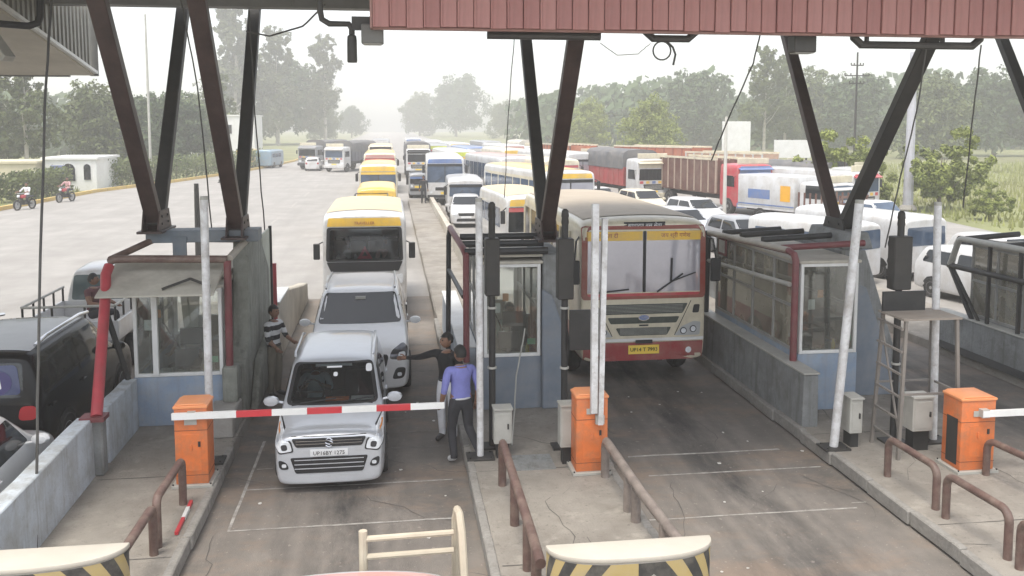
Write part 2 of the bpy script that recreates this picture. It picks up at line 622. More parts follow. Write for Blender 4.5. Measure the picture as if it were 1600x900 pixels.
line_mat = mat('worn_line_paint', (0.4, 0.38, 0.35), 0.8, var=0.3, scale=8, dirt=(0.16, 0.14, 0.12), dirt_amt=0.9, dirt_scale=6)
groove_mat = mat('groove', (0.2, 0.185, 0.165), 0.9, var=0.3, scale=8, dirt=(0.1, 0.09, 0.085), dirt_amt=0.8, dirt_scale=5)
lanes = []
for nm, x0, x1 in (('lane', -2.4, 1.1), ('lane', 3.0, 6.42), ('lane', 9.1, 11.9), ('lane', -8.2, -4.35)):
    g = MB()
    hw_ = (x1 - x0) / 2
    g.add([(-hw_, 3, 0), (hw_, 3, 0), (hw_, 26, 0), (-hw_, 26, 0)], [(0, 1, 2, 3)])
    lanes.append(struct(g.build(nm, lane_mat, loc=((x0 + x1) / 2, 0, .004))))
# loop outlines and transverse cuts
l1, l2 = lanes[0], lanes[1]
for y in (11.0, 12.25):
    strip(-2.02, 0.82, y, y + 0.035, 0.009, l1)
strip(-2.05, -2.01, 11.0, 14.2, 0.0092, l1)
strip(-1.98, -1.75, 13.0, 13.04, 0.0092, l1)
for y in (13.6, 14.3, 15.0, 15.7, 16.2, 17.0, 17.9):
    strip(-0.1, 0.95, y, y + 0.05, 0.009, l1, 'groove', groove_mat)
strip(-2.3, 1.0, 20.1, 20.2, 0.009, l1, 'groove', groove_mat)
strip(3.2, 6.0, 10.6, 10.635, 0.009, l2)
strip(3.6, 6.2, 12.0, 12.035, 0.009, l2)
strip(3.5, 5.9, 12.75, 12.8, 0.009, l2)
strip(6.0, 6.2, 10.75, 10.78, 0.0092, l2)
# scraps of litter and pale chips on the lanes
chip = mat('paper_scrap', (0.6, 0.58, 0.54), 0.8, var=0.1)
for lane, x0, x1 in ((l1, -2.3, 1.0), (l2, 3.1, 6.3)):
    for i in range(16):
        b = MB()
        r = random.uniform(.012, .035)
        pts = [(r * math.cos(a) * random.uniform(.6, 1.2), r * math.sin(a) * random.uniform(.6, 1.2)) for a in [k * 1.257 for k in range(5)]]
        b.prism(pts, 'z', 0, 0.006)
        b.build('litter_scrap', chip, lane, loc=(random.uniform(x0, x1) - lane.location.x, random.uniform(8.6, 16), 0.005))
# carriageway marks
for y in range(46, 300, 9):
    strip(-6.1, -5.95, y, y + 4, 0.006, bpy.data.objects['road'])
strip(-12.0, -11.85, 110, 300, 0.006, bpy.data.objects['road'])

# islands with kerb face
def island(x0, x1, y0, y1, z=0.2, m=island_top):
    b = MB()
    n = max(2, int((y1 - y0) / 0.6))
    pl = []
    for i in range(n + 1):
        y = y0 + (y1 - y0) * i / n
        j = lambda: random.uniform(-.012, .012)
        pl.append([(x0 - 0.02 + j(), y, -0.05), (x0 + j(), y, z - .02 + j() * .4), (x0 + .03 + j(), y, z), (x1 - .03 + j(), y, z), (x1 + j(), y, z - .02 + j() * .4), (x1 + .02 + j(), y, -0.05)])
    vs = [p for r_ in pl for p in r_]
    fs = [(i * 6 + k, i * 6 + k + 1, i * 6 + 7 + k, i * 6 + 6 + k) for i in range(n) for k in range(5)]
    fs += [(0, 1, 2, 3, 4, 5), tuple(n * 6 + k for k in range(5, -1, -1))]
    b.add(vs, fs)
    return struct(b.build('toll_island', m, smooth=0.3))


i1 = island(-4.32, -2.4, 7.0, 26)
i2 = island(1.1, 3.0, 6.4, 58)
i3 = island(6.42, 9.1, 6.2, 27)
i4 = island(11.9, 14.4, 6.2, 27)
# kerb stones along the visible island edges
kerb_m = mat('kerb_stone', (0.3, 0.285, 0.26), 0.85, var=0.2, scale=4, bump=0.6, bscale=25, dirt=(0.1, 0.09, 0.08), dirt_amt=0.7, dirt_scale=3)
kb = MB()
kb.box(-0.055, 0.055, -0.49, 0.49, -0.09, 0.095)
kme = kb.mesh('kerb_stone', kerb_m, bevel=0.015)
for par, x, y0, y1 in ((i1, -2.42, 7.5, 14), (i2, 1.08, 7, 22), (i2, 3.02, 7, 13), (i3, 6.40, 7, 17)):
    y = y0 + 0.5
    while y < y1:
        link('kerb_stone', kme, par, (x + random.uniform(-.012, .012), y, 0.115 + random.uniform(-.006, .008)), (0, 0, random.uniform(-.012, .012)))
        y += 1.0

# ------------------------------------------------------------------ roadside on the left: kerb, hedge, buildings
kp = [(-22.9, 52), (-22.3, 62), (-21.7, 70), (-19.0, 80), (-16.5, 92), (-14.4, 107), (-13, 125), (-12.9, 150)]
b = MB()
for (xa, ya), (xb, yb) in zip(kp, kp[1:]):
    n = int(math.hypot(xb - xa, yb - ya) / 1.2)
    for i in range(n):
        t0, t1 = i / n, (i + 0.97) / n
        b.bar((xa + (xb - xa) * t0, ya + (yb - ya) * t0, 0.08), (xa + (xb - xa) * t1, ya + (yb - ya) * t1, 0.08), 0.25, 0.3)
tag(b.build('roadside_kerb', yellow_paint), 'yellow painted kerb curving along the far left roadside', 'kerb')

# cracks, tar seams and a drain cover
crack_m = mat('crack', (.1, .093, .085), .95, var=.2)
def crack(parent, x, y, ang, n, z):
    b = MB()
    pts = []
    for i in range(n):
        pts.append((x, y))
        ang += random.uniform(-.6, .6)
        x += math.cos(ang) * random.uniform(.12, .28)
        y += math.sin(ang) * random.uniform(.12, .28)
    vs = []
    for i, (px, py) in enumerate(pts):
        w_ = random.uniform(.003, .009) * (1 - abs(i / (n - 1) - .5))
        vs += [(px - w_ - parent.location.x, py - w_ * .4, z - parent.location.z), (px + w_ - parent.location.x, py + w_ * .4, z - parent.location.z)]
    b.add(vs, [(2 * i, 2 * i + 1, 2 * i + 3, 2 * i + 2) for i in range(n - 1)])
    b.build('crack', crack_m, parent)


for par, x0, x1, z in ((l1, -2.2, .9, .0095), (l2, 3.2, 6.2, .0095), (i2, 1.5, 2.7, .204), (i3, 6.9, 8.6, .204), (i1, -3.8, -2.7, .204)):
    for k in range(7):
        crack(par, random.uniform(x0, x1), random.uniform(8.2, 14.0), random.choice((0.1, 1.4, 3.0, 4.6)) + random.uniform(-.4, .4), random.randint(6, 13), z)
for par, x0, x1, ys in ((i2, 1.16, 2.94, (9.3, 12.0)), (i3, 6.48, 9.04, (9.6, 12.8)), (i1, -4.0, -2.46, (10.0, 12.4))):
    for y in ys:
        strip(x0, x1, y, y + .02, .2045, par, 'slab_joint', crack_m)
dc = link('drain_cover', None, i2, (1.95, 12.25, .2))
dcm = MB()
dcm.box(-.3, .3, -.28, .28, 0, .012)
for k in range(6):
    dcm.box(-.27 + k * .095, -.22 + k * .095, -.25, .25, .012, .02)
bpy.data.objects.remove(dc)
dcm.build('drain_cover', wall_grey, i2, loc=(1.95, 12.25, .2))

# ================================================================== TOLL PLAZA
# --- canopy fascia of red sheet, each sheet a piece
FY = 12.2
can = thing('toll_canopy', 'toll plaza canopy with faded red corrugated fascia above the lanes', 'canopy', (0, FY, 6.3))
pw = 0.225
b = MB()
b.prism([(-.1075, 0), (-.1075, 1.9), (.1075, 1.9), (.1075, 0), (.09, -.0), (.09, .0)][:4], 'y', -0.02, 0.02)
b.box(-.112, -.085, -.045, -.018, 0, 1.9)
pmes = []
for k, (cr, cg_, cb) in enumerate(((.5, .225, .205), (.53, .25, .23), (.46, .2, .185))):
    pmes.append(b.mesh('fascia_sheet', fascia_red if k == 0 else mat('faded_red_sheet_%d' % k, (cr, cg_, cb), .5, var=.12, scale=1.2, dirt=(.47, .28, .25), dirt_amt=.6, dirt_scale=2, streak=.45, streak_col=(.25, .12, .11)), bevel=0.006))
n = 0
x = -0.1
while x < 17.5:
    link('fascia_sheet', random.choice(pmes), can, (x, random.uniform(-.009, .009), random.uniform(-.012, .008)), (random.uniform(-.006, .006), 0, random.uniform(-.01, .01)))
    x += pw
b = MB()
b.box(-0.22, 17.6, 0.065, 0.16, -0.03, 0.03)
b.box(-0.22, 17.6, -0.05, 0.12, 1.88, 1.96)
b.box(-0.245, -0.215, -0.06, 0.3, -0.02, 1.95)
b.build('fascia_edge_trim', mat('trim_pink', (0.45, 0.25, 0.22), 0.5, dirt=(0.2, 0.16, 0.14), dirt_amt=0.5), can, bevel=0.005)
b = MB()
b.box(-0.2, 17.55, 0.03, 0.06, 0.0, 1.87)
b.build('light_slit_backing', mat('backing_red', (.2, .08, .075), .7), can)  # added behind the sheets to block light slits at the gaps
b = MB()          # roof deck, front part added unseen to shade the lanes, and rear beam
b.box(-0.2, 17.5, -2.7, 5.2, 1.5, 1.62)
b.build('shading_roof_deck', canopy_grey, can)
b = MB()
b.box(-26, 17.5, 5.2, 5.55, 0.88, 1.75)
for i in range(16):
    b.box(-25.6 + i * 1.7, -25.56 + i * 1.7, 5.17, 5.2, 0.9, 1.73)
b.build('rear_beam', canopy_grey, can, bevel=0.01)
b = MB()
b.box(-26, -0.22, -2.7, 5.2, 1.5, 1.62)  # left deck, also carried forward out of view for shade
b.build('shading_roof_deck', canopy_grey, can)
# dropped wedge at the left end of the canopy (sloping soffit and ribbed end sheet)
wd = thing('canopy_wedge', 'wedge shaped canopy end with beige soffit and ribbed sheet, top left corner', 'canopy')
XE = -6.2
b = MB()
b.prism([(15.0, 7.02), (20.2, 6.1), (20.2, 6.04), (14.95, 6.95)], 'x', -24, XE)
b.build('soffit', soffit, wd)
b = MB()
b.prism([(15.2, 7.02), (20.1, 6.14), (20.1, 7.45), (15.2, 7.45)], 'x', XE - .05, XE - .02)
for i in range(22):
    y = 15.4 + i * 0.21
    zb = 7.0 - (y - 15.2) * 0.18
    b.box(XE - .02, XE + .035, y, y + .1, zb, 7.44)
b.build('ribbed_sheet', mat('ribbed_sheet', (0.3, 0.29, 0.26), 0.6, dirt=(0.14, 0.13, 0.12), dirt_amt=0.4), wd)
b = MB()
b.bar((XE + .03, 15.0, 7.03), (XE + .03, 20.2, 6.1), .1, .06)
b.build('edge_strip', white_frame, wd)
b = MB()
b.bar((XE, 20.22, 6.03), (XE, 20.22, 7.45), .16, .05)
b.bar((-24, 20.24, 6.05), (XE - .5, 20.24, 6.05), .06, .08)
b.build('corner_post', canopy_grey, wd)
lf = thing('soffit_lamp', 'dark pipe mounted lamp hanging below the left canopy wedge', 'lamp', (XE, 15.5, 6.4))
b = MB()
b.tube([(-1.15, 0, .75), (-1.15, 0, .42), (-1.1, 0, .32), (-1.0, 0, .28), (0.25, .6, .24), (.38, .65, .3), (.42, .66, .42), (.44, .66, .95)], .06, 10)
b.build('pipe', black_trim, lf)
b = MB()
b.box(-.28, .28, -.2, .2, -.1, .2, mtx=Matrix.Translation((-.55, .25, .22)) @ Matrix.Rotation(.3, 4, 'Z'))
b.build('lamp_housing', black_trim, lf, bevel=0.03)
b = MB()
b.bar((-.3, .3, .2), (.15, 0, -.35), .2, .12)
b.build('bracket', cabinet, lf, bevel=.01)

# --- V shaped columns
def vcolumn(label, x, base_z, fy, fz, ry, rz, m1, m2, wd_=0.2):
    yb = 15.5
    o = thing('v_column', label, 'column', (x, yb, base_z), group='slanted steel canopy columns')
    MB().bar((0, -.03, 0), (0, fy - yb, fz - base_z), wd_, .24, up=(1, 0, 0)).build('leg', m1, o, bevel=.012)
    MB().bar((0, .05, 0), (0, ry - yb, rz - base_z), wd_, .22, up=(1, 0, 0)).build('leg', m2, o, bevel=.012)
    b = MB()
    b.prism([(-.45, -.02), (.45, -.02), (.3, .3), (-.32, .3)], 'x', -.135, -.11)
    b.prism([(-.45, -.02), (.45, -.02), (.3, .3), (-.32, .3)], 'x', .11, .135)
    b.box(-.2, .2, -.48, .48, -.06, -.02)
    b.build('gusset', m1, o, bevel=.004)
    for yy, zz in ((-.2, .08), (.2, .08), (-.2, .2), (.17, .2)):
        MB().lathe([(.022, -.15), (.022, .15)], 6, 'x', (0, yy, zz)).build('bolt', dark_steel, o)
    return o


def leg_pts(zb, zf, zr):
    return 15.5 - 0.78 * (zf - zb), zf, 15.5 + 0.64 * (zr - zb), zr


for lab, x, zb, m1, m2 in (
        ('brown v shaped steel column on the outer left of the leftmost booth', -3.87, 3.3, brown_steel, dark_steel),
        ('brown v shaped steel column on the leftmost booth, beside the silver car lane', -2.56, 3.18, brown_steel, dark_steel),
        ('v shaped steel column between the two middle lanes, left of the red bus', 2.7, 3.05, brown_steel, dark_steel),
        ('v shaped steel column above the glass booth right of the red bus', 8.22, 3.0, dark_steel, brown_steel),
        ('v shaped steel column at the far right edge, only its rear leg in view', 13.1, 3.0, dark_steel, dark_steel)):
    a = leg_pts(zb, 7.78, 7.79)
    vcolumn(lab, x, zb, *a, m1, m2, .175 if x < 0 else .15)


# --- helper: tapered/plain posts
def post(label, base, top, r, m, plate=True, cap=None, group=None):
    o = thing('sign_post', label, 'post', base, group=group)
    d = Vector(top) - Vector(base)
    MB().tube([(0, 0, 0.02), tuple(d)], r, 14).build('pole', m, o)
    if cap:
        MB().tube([tuple(d), tuple(d + Vector((0, 0, .05)))], r * .96, 14).build('cap', cap, o)
    if plate:
        b = MB()
        b.box(-.2, .2, -.16, .16, 0, .03)
        for sx in (-.15, .15):
            for sy in (-.11, .11):
                b.lathe([(.015, .03), (.015, .05)], 6, c=(sx, sy, 0))
        b.build('base_plate', dark_steel, o, bevel=.004)
    return o


post('tall white post beside the leftmost orange barrier box', (-2.6, 12.9, .2), (-2.58, 12.9, 3.96), .055, white_post, cap=cabinet)
post('tall white post beside the man in the lilac shirt', (1.24, 12.55, .2), (1.23, 12.55, 3.92), .05, white_post, cap=cabinet)
post('leaning white post in front of the glass booth right of the bus', (6.5, 12.22, .2), (6.76, 12.2, 3.86), .064, white_post, cap=cabinet)
post('tall white post behind the small metal scaffold on the right island', (8.15, 12.3, .2), (8.03, 12.25, 3.81), .055, white_post, cap=cabinet)

# --- boom barriers
def stripe_arm(o, a, b_, n, w, h, mats, start=0):
    a, b_ = Vector(a), Vector(b_)
    for i in range(n):
        p, q = a.lerp(b_, i / n), a.lerp(b_, (i + 1) / n)
        MB().bar(p, q, w, h).build('arm_stripe', mats[(i + start) % 2], o)


def barrier(label, x0, x1, y0, depth, h, face=1):
    o = thing('boom_barrier', label, 'barrier', ((x0 + x1) / 2, y0 + depth / 2, .2), group='orange boom barriers on the islands')
    w, d = (x1 - x0) / 2, depth / 2
    b = MB()
    b.box(-w, w, -d, d, .04, h)
    b.build('housing', orange, o, bevel=.012, seg=2)
    b = MB()
    b.box(-w - .012, w + .012, -d - .012, d + .012, h, h + .035)
    b.prism([(-w - .0, h + .035), (w + .0, h + .035), (w * .8, h + .06), (-w * .8, h + .06)], 'y', -d, d)
    b.build('lid', mat('orange_lid', (0.78, 0.3, 0.12), 0.45, var=0.1, dirt=(0.4, 0.25, 0.18), dirt_amt=0.5), o, bevel=.006)
    b = MB()
    b.box(-w - .05, w + .05, -d - .05, d + .05, 0, .04)
    b.build('base_plate', cabinet, o, bevel=.004)
    b = MB()
    b.box(-.13, .13, -d - .004, -d, .22, h - .35)
    b.box(-.012, .012, -d - .02, -d - .004, .5, .58)
    b.build('door', orange, o, bevel=.002)
    for z in (.16, h - .3):
        MB().box(-w - .003, w + .003, -d - .003, d + .003, z, z + .006).build('panel_seam', mat('seam_dark', (.16, .06, .03), .7), o)
    MB().box(w - .12, w - .09, -d - .016, -d - .004, .55, .62).build('lock', dark_steel, o)
    MB().box(-.08, .08, -d - .009, -d - .004, h - .22, h - .14).build('maker_plate', cabinet, o)
    for sx in (-1, 1):
        for sy in (-1, 1):
            MB().lathe([(.012, .04), (.012, .06)], 6, c=(sx * (w + .03), sy * (d + .03), 0)).build('anchor_bolt', dark_steel, o)
    return o


o = barrier('orange boom barrier with striped red and white arm lowered in front of the silver hatchback', -2.87, -2.45, 12.0, .42, 1.07)
b = MB()
b.box(-.02, .02, -.05, .05, -.06, .06)
arm = link('arm', MB().bar((-.22, -.27, .99), (.6, -.27, .99), .05, .085).mesh('arm', white_paint), o)
stripe_arm(arm, (.6, -.27, .99), (3.35, -.27, .99), 6, .045, .08, [red_paint, white_paint])
MB().bar((.02, -.28, .99), (.02, -.20, .99), .1, .1).build('arm_hub', cabinet, o)
o2 = barrier('orange boom barrier with its white arm raised upright, left of the red bus', 2.48, 2.92, 11.72, .36, 1.07)
arm = link('arm', MB().bar((.1, -.23, .72), (.14, -.23, 3.55), .07, .09).mesh('arm', white_post), o2)
MB().bar((.0, -.27, .9), (.0, -.27, 3.75), .085, .09).build('arm_stripe', white_post, o2)
MB().bar((.1, -.24, .78), (.1, -.17, .78), .12, .12).build('arm_hub', cabinet, o2)
o3 = barrier('orange boom barrier at the right island, its white arm pointing right', 7.73, 8.24, 11.05, .42, 1.02)
arm = link('arm', MB().bar((.0, -.28, .86), (.75, -.28, .86), .05, .085).mesh('arm', white_paint), o3)
stripe_arm(arm, (.75, -.28, .86), (3.6, -.28, .86), 5, .045, .08, [white_paint, red_paint])
MB().bar((.05, -.3, .86), (.05, -.2, .86), .11, .11).build('arm_hub', cabinet, o3)
b = MB()
b.box(-.262, -.257, -.14, .1, .1, .75)
b.build('side_shade_panel', dark_steel, o3)  # dark panel paints the shade on the left face of the housing

# --- pipe guard rails
def rail(label, path, r=.05, legs=(), m=pipe_brown):
    o = thing('guard_rail', label, 'railing', path[0], group='brown pipe guard rails on the islands')
    c = Vector(path[0])
    MB().tube([Vector(p) - c for p in path], r, 12).build('rail_pipe', m, o)
    for l in legs:
        q = Vector(l) - c
        MB().tube([(q.x, q.y, .2 - c.z), tuple(q)], r * 1.02, 12).build('leg', m, o)
    return o


rail('brown pipe rail beside the leftmost orange barrier box', [(-2.66, 11.45, .2)] + hoop((-2.66, 11.45, .2), (-2.68, 10.28, .2), .58, .1)[1:], legs=[])
rail('brown pipe rail running down to the bollard in the bottom left corner', [(-2.68, 10.1, .2)] + hoop((-2.68, 10.1, .2), (-2.7, 8.75, .2), .55, .1)[1:])
rail('long brown pipe rail on the left edge of the island left of the red bus', [(1.43, 11.5, .2), (1.43, 11.5, .72), (1.43, 11.44, .8), (1.43, 11.3, .8), (1.42, 9.0, .74), (1.41, 8.3, .72)], .055,
     legs=[(1.43, 10.3, .77), (1.42, 9.2, .745), (1.415, 8.6, .73)])
rail('long grey brown pipe rail leading from the orange box left of the bus', [(2.86, 11.6, .2), (2.86, 11.6, .64), (2.86, 11.53, .72), (2.86, 11.4, .72), (2.9, 10.0, .66), (3.0, 8.4, .6)], .06,
     legs=[(2.885, 10.5, .68), (2.9, 10.2, .67), (2.94, 9.2, .63)], m=mat('grey_brown_pipe', (0.2, 0.165, 0.145), 0.6, var=0.3, scale=6, dirt=(0.32, 0.28, 0.24), dirt_amt=0.5, dirt_scale=4))
rail('brown pipe rail behind the front rail on the right island, next to the scaffold', hoop((6.7, 11.1, .2), (6.72, 10.03, .2), .54, .13), .048)
rail('middle brown pipe rail along the kerb of the right island', hoop((6.69, 9.78, .2), (6.73, 8.72, .2), .55, .13), .048)
rail('brown pipe rail cut by the right picture edge near the bottom corner', hoop((6.71, 8.5, .2), (6.75, 7.4, .2), .55, .13), .048)
rail('brown pipe rail in front of the rightmost orange barrier box', hoop((8.07, 10.96, .2), (8.2, 9.7, .2), .5, .13), .048)
# a fallen striped stick lying by the first rail
o = tag(MB().bar((0, 0, .03), (.02, -.9, .03), .04, .04).build('striped_stick', red_paint, loc=(-2.56, 11.45, .2)), 'red and white striped stick lying beside the left rail', 'stick')
MB().bar((.004, -.2, .031), (.012, -.5, .031), .044, .044).build('white_band', white_paint, o)

mat('hazard_yellow', (.5, .38, .16), .8, var=.15, dirt=(.35, .29, .2), dirt_amt=.7, dirt_scale=4)
mat('hazard_black', (.05, .048, .045), .8, var=.2, dirt=(.2, .18, .15), dirt_amt=.6, dirt_scale=4)
# --- half-round crash bollards
def nose(label, cx, cy, w, dep, h):
    o = thing('crash_bollard', label, 'bollard', (cx, cy, .2), group='half round crash bollards at the island noses')
    n = 28
    def outline(s):
        pts = [(-w / 2 * s, 0)]
        for i in range(n + 1):
            a = math.pi + math.pi * i / n
            pts.append((w / 2 * s * math.copysign(abs(math.cos(a)) ** .75, math.cos(a)), dep * s * -abs(math.sin(a)) ** .9))
        pts.append((w / 2 * s, 0))
        return pts
    MB().prism(outline(1.0)[1:-1], 'z', 0, h - .05).build('body', mat('bollard_concrete', (0.5, 0.46, 0.4), .85, var=.1, bump=.4, dirt=(.25, .22, .18), dirt_amt=.6), o)
    MB().prism(outline(1.02)[1:-1], 'z', h - .05, h).build('top', mat('bollard_cream', (.52, .48, .41), .7, var=.07, dirt=(.45, .4, .33), dirt_amt=.5), o, bevel=.012, seg=2)
    ol = outline(1.0)[1:-1]
    for z0, d, k0 in ((h - .5, .24, 0),):
        lo, hi = z0, h - .06
        for i in range(-4, n, 2):
            m = MATS['hazard_black'] if (i // 2) % 2 else MATS['hazard_yellow']
            b = MB()
            sg = 4 if i < n / 2 - 2 else (0 if i < n / 2 else -4)
            def at(t, z):
                t = max(0, min(n, t + sg * (z - lo) / (hi - lo) + (0 if sg >= 0 else 4)))
                k = min(n - 1, int(t))
                p, q = ol[k], ol[k + 1]
                u = t - k
                return (p[0] + (q[0] - p[0]) * u) * 1.008, (p[1] + (q[1] - p[1]) * u) * 1.012 - .001, z
            q = []
            rows = 5
            for r_ in range(rows + 1):
                z = lo + (hi - lo) * r_ / rows
                q += [at(i, z), at(i + 1, z), at(i + 2, z)]
            b.add(q, [f_ for r_ in range(rows) for f_ in ((r_ * 3, r_ * 3 + 1, r_ * 3 + 4, r_ * 3 + 3), (r_ * 3 + 1, r_ * 3 + 2, r_ * 3 + 5, r_ * 3 + 4))])
            b.build('hazard_stripe', m, o)
    return o


nose('half round crash bollard with white top and hazard stripes, bottom centre', 2.24, 8.12, 1.6, .36, .8)
nose('half round crash bollard with cream top and hazard stripes, bottom left corner', -3.6, 8.72, 2.1, .42, .8)

# --- low walls on island 1
def lowwall(label, pts, z0, z1, th, m, name='parapet_wall', capm=None, slope=0.0):
    (xa, ya), (xb, yb) = pts
    o = thing(name, label, 'wall', (xa, ya, z0))
    d = Vector((xb - xa, yb - ya, 0))
    u = d.normalized()
    nn = Vector((-u.y, u.x, 0)) * th / 2
    h = z1 - z0
    b = MB()
    k = 10
    for i in range(k + 1):
        p = d * i / k
        dz = h + slope * i / k + random.uniform(-.008, .008)
        w_ = 1.12
        b.v += [tuple(p - nn * w_), tuple(p - nn + Vector((0, 0, dz))), tuple(p + nn + Vector((0, 0, dz))), tuple(p + nn * w_)]
    for i in range(k):
        for j in range(3):
            b.f.append((i * 4 + j, i * 4 + j + 1, i * 4 + j + 5, i * 4 + j + 4))
    b.f += [(0, 1, 2, 3), tuple(k * 4 + j for j in (3, 2, 1, 0))]
    b.m = [0] * len(b.f)
    b.build('wall_body', m, o, bevel=.012)
    if capm:
        MB().bar(tuple(Vector((0, 0, h + .015)) - u * .02), tuple(d + Vector((0, 0, h + slope + .015)) + u * .02), th + .04, .03).build('coping', capm, o, bevel=.006)
    return o


lowwall('pale blue washed low wall beside the white car in the bottom left', [(-4.12, 9.0), (-4.18, 12.62)], .2, 1.02, .22, wall_blue)
lowwall('short pale blue low wall between the red slanted pipe and the leftmost booth', [(-4.12, 13.05), (-4.12, 14.55)], .2, 1.0, .2, wall_blue)

# --- booth builder
def frame_rect(x0, x1, z0, z1, t, y0, y1):
    b = MB()
    b.box(x0, x0 + t, y0, y1, z0, z1)
    b.box(x1 - t, x1, y0, y1, z0, z1)
    b.box(x0 + t, x1 - t, y0, y1, z0, z0 + t)
    b.box(x0 + t, x1 - t, y0, y1, z1 - t, z1)
    return b


def side_frame(x0, x1, y0, y1, z0, z1, t, nv, nh):
    b = MB()
    for i in range(nv + 1):
        y = y0 + (y1 - y0 - t) * i / nv
        b.box(x0, x1, y, y + t, z0, z1)
    for i in range(nh + 1):
        z = z0 + (z1 - z0 - t) * i / nh
        b.box(x0 + .003, x1 - .003, y0, y1, z, z + t)
    return b


inside = mat('booth_inside', (0.5, 0.47, 0.41), .8, var=.15)
monitor = mat('dark_screen', (0.02, 0.022, 0.025), .2)


def booth(name, label, x0, x1, y0, y1, zb, zt, basem, nv=3, back=True):
    cx = (x0 + x1) / 2
    o = thing(name, label, 'booth', (cx, y0, .2), group='glazed toll booths')
    X0, X1, D = x0 - cx, x1 - cx, y1 - y0
    Zb, Zt = zb - .2, zt - .2
    b = MB()
    b.box(X0, X1, 0, .06, 0, Zb)
    b.box(X0, X0 + .05, .06, D, 0, Zb)
    b.box(X1 - .05, X1, .06, D, 0, Zb)
    b.build('base_panel', basem, o, bevel=.006)
    MB().box(X0 + .05, X1 - .05, .06, D, .02, .06).build('booth_floor', inside, o)
    frame_rect(X0 + .02, X1 - .02, Zb + .002, Zt, .055, -.012, .06).build('window_frame', white_frame, o, bevel=.006)
    MB().box(X0 + .07, X1 - .07, .02, .026, Zb + .05, Zt - .05).build('front_pane', booth_glass, o)
    for sx in (0, 1):
        xx = X1 - .05 if sx else X0
        side_frame(xx, xx + .045, .062, D, Zb + .004, Zt, .05, nv, 2).build('side_window_frame', mat('booth_frame_grey', (.3, .3, .29), .5, dirt=DUST, dirt_amt=.4), o)
        for i in range(nv):
            t0 = .062 + (D - .11) * i / nv + .05
            t1 = .062 + (D - .11) * (i + 1) / nv
            MB().box(xx + .02, xx + .026, t0, t1, Zb + .05, Zt - .05).build('side_pane', booth_glass_side, o)
    if back:
        b = MB()
        b.box(X0 + .05, X1 - .05, D - .06, D, 0, Zb + .1)
        b.build('back_wall', inside, o)
        frame_rect(X0 + .05, X1 - .05, Zb + .1, Zt, .06, D - .06, D).build('back_window_frame', white_frame, o)
    MB().box(X0 - .02, X1 + .02, -.03, D + .02, Zt, Zt + .05).build('roof', cream_roof, o, bevel=.01)
    # counter with till and monitor
    MB().box(X0 + .08, X1 - .08, .3, .75, Zb - .14, Zb - .1).build('counter', inside, o)
    b = MB()
    b.box(-.18, .2, .48, .53, Zb + .02, Zb + .32)
    b.box(-.03, .05, .5, .56, Zb - .1, Zb + .02)
    b.build('monitor', monitor, o, bevel=.008)
    MB().box(-.42, -.24, .4, .62, Zb - .1, Zb - .02).build('paper_stack', plate_white, o)
    MB().lathe([(.035, Zb - .1), (.035, Zb + .06), (.015, Zb + .1), (.015, Zb + .13)], 10, c=(.32, .42, 0)).build('bottle', mat('bottle_yellow', (.6, .5, .08), .4), o)
    MB().box(.24, .42, .55, .7, Zb - .1, Zb + .02).build('ticket_printer', cabinet, o, bevel=.01)
    for (nx, nz, nw, nh, mm) in ((X0 + .18, Zb + .75, .12, .17, plate_white), (X1 - .24, Zb + .2, .14, .1, mat('notice_green', (.1, .4, .25), .6)), (X0 + .34, Zb + .95, .1, .13, mat('notice_orange', (.7, .3, .1), .6))):
        MB().box(nx, nx + nw, .028, .03, nz, nz + nh).build('notice', mm, o)
    MB().box(X0 + .3, X1 - .3, D - .3, D - .2, Zb - .3, Zb + .5).build('shelf_unit', inside, o)
    MB().box(X1 - .4, X1 - .12, .9, 1.3, .06, Zb + .35).build('equipment_rack', dark_steel, o, bevel=.01)
    MB().box(X0 + .12, X0 + .2, .85, 1.25, Zb + .3, Zb + .95).build('hanging_coat', mat('coat_grey', (.2, .2, .18), .9, var=.25, scale=5), o, bevel=.03)
    MB().tube([(X0 + .2, 1.2, Zt - .05), (X0 + .25, .9, Zb + .7), (0, .6, Zb + .1)], .012, 5).build('loose_cable', black_trim, o)
    MB().box(-.1, .32, .55, .58, Zb + .38, Zb + .66).build('monitor_back', black_trim, o, bevel=.01)
    return o


# ---------------- leftmost booth
b1 = booth('toll_booth', 'leftmost toll booth with cream visor roof and faded blue front panel', -4.08, -2.68, 14.6, 17.2, 1.0, 2.42, panel_blue, 3)
b = MB()
b.prism([(-.62, 2.2), (-.6, 2.23), (.5, 2.58), (.55, 2.5)], 'x', -1.05, .68)
b.build('visor', cream_roof, b1, bevel=.006)
b = MB()
b.box(-.5, .68, .5, 2.5, 2.3, 2.36)
b.box(.55, .62, -.02, .0, 2.2, 2.28)
b.build('visor_backing', cream_roof, b1)
b = MB()
b.bar((-.1, -.5, 2.3), (.28, -.3, 2.42), .02, .04)
b.bar((.28, -.3, 2.42), (.6, -.45, 2.32), .02, .04)
b.build('visor_strut', dark_steel, b1)
b = MB()
b.bar((-1.0, -.45, 2.2), (-.72, -.04, .6), .05, .07)
b.build('visor_brace', black_paint, b1)
b = MB()
b.box(-.38, -.3, -.07, .0, .85, 2.2)
b.build('mullion', white_frame, b1)
b = MB()
b.prism([(-.1, 1.05), (.1, 1.05), (.14, 1.95), (.1, 2.1), (-.14, 2.1), (-.16, 1.9)], 'y', .95, 1.02)
b.build('curtain', mat('grey_curtain', (.34, .33, .29), .9, var=.2, scale=5), b1)
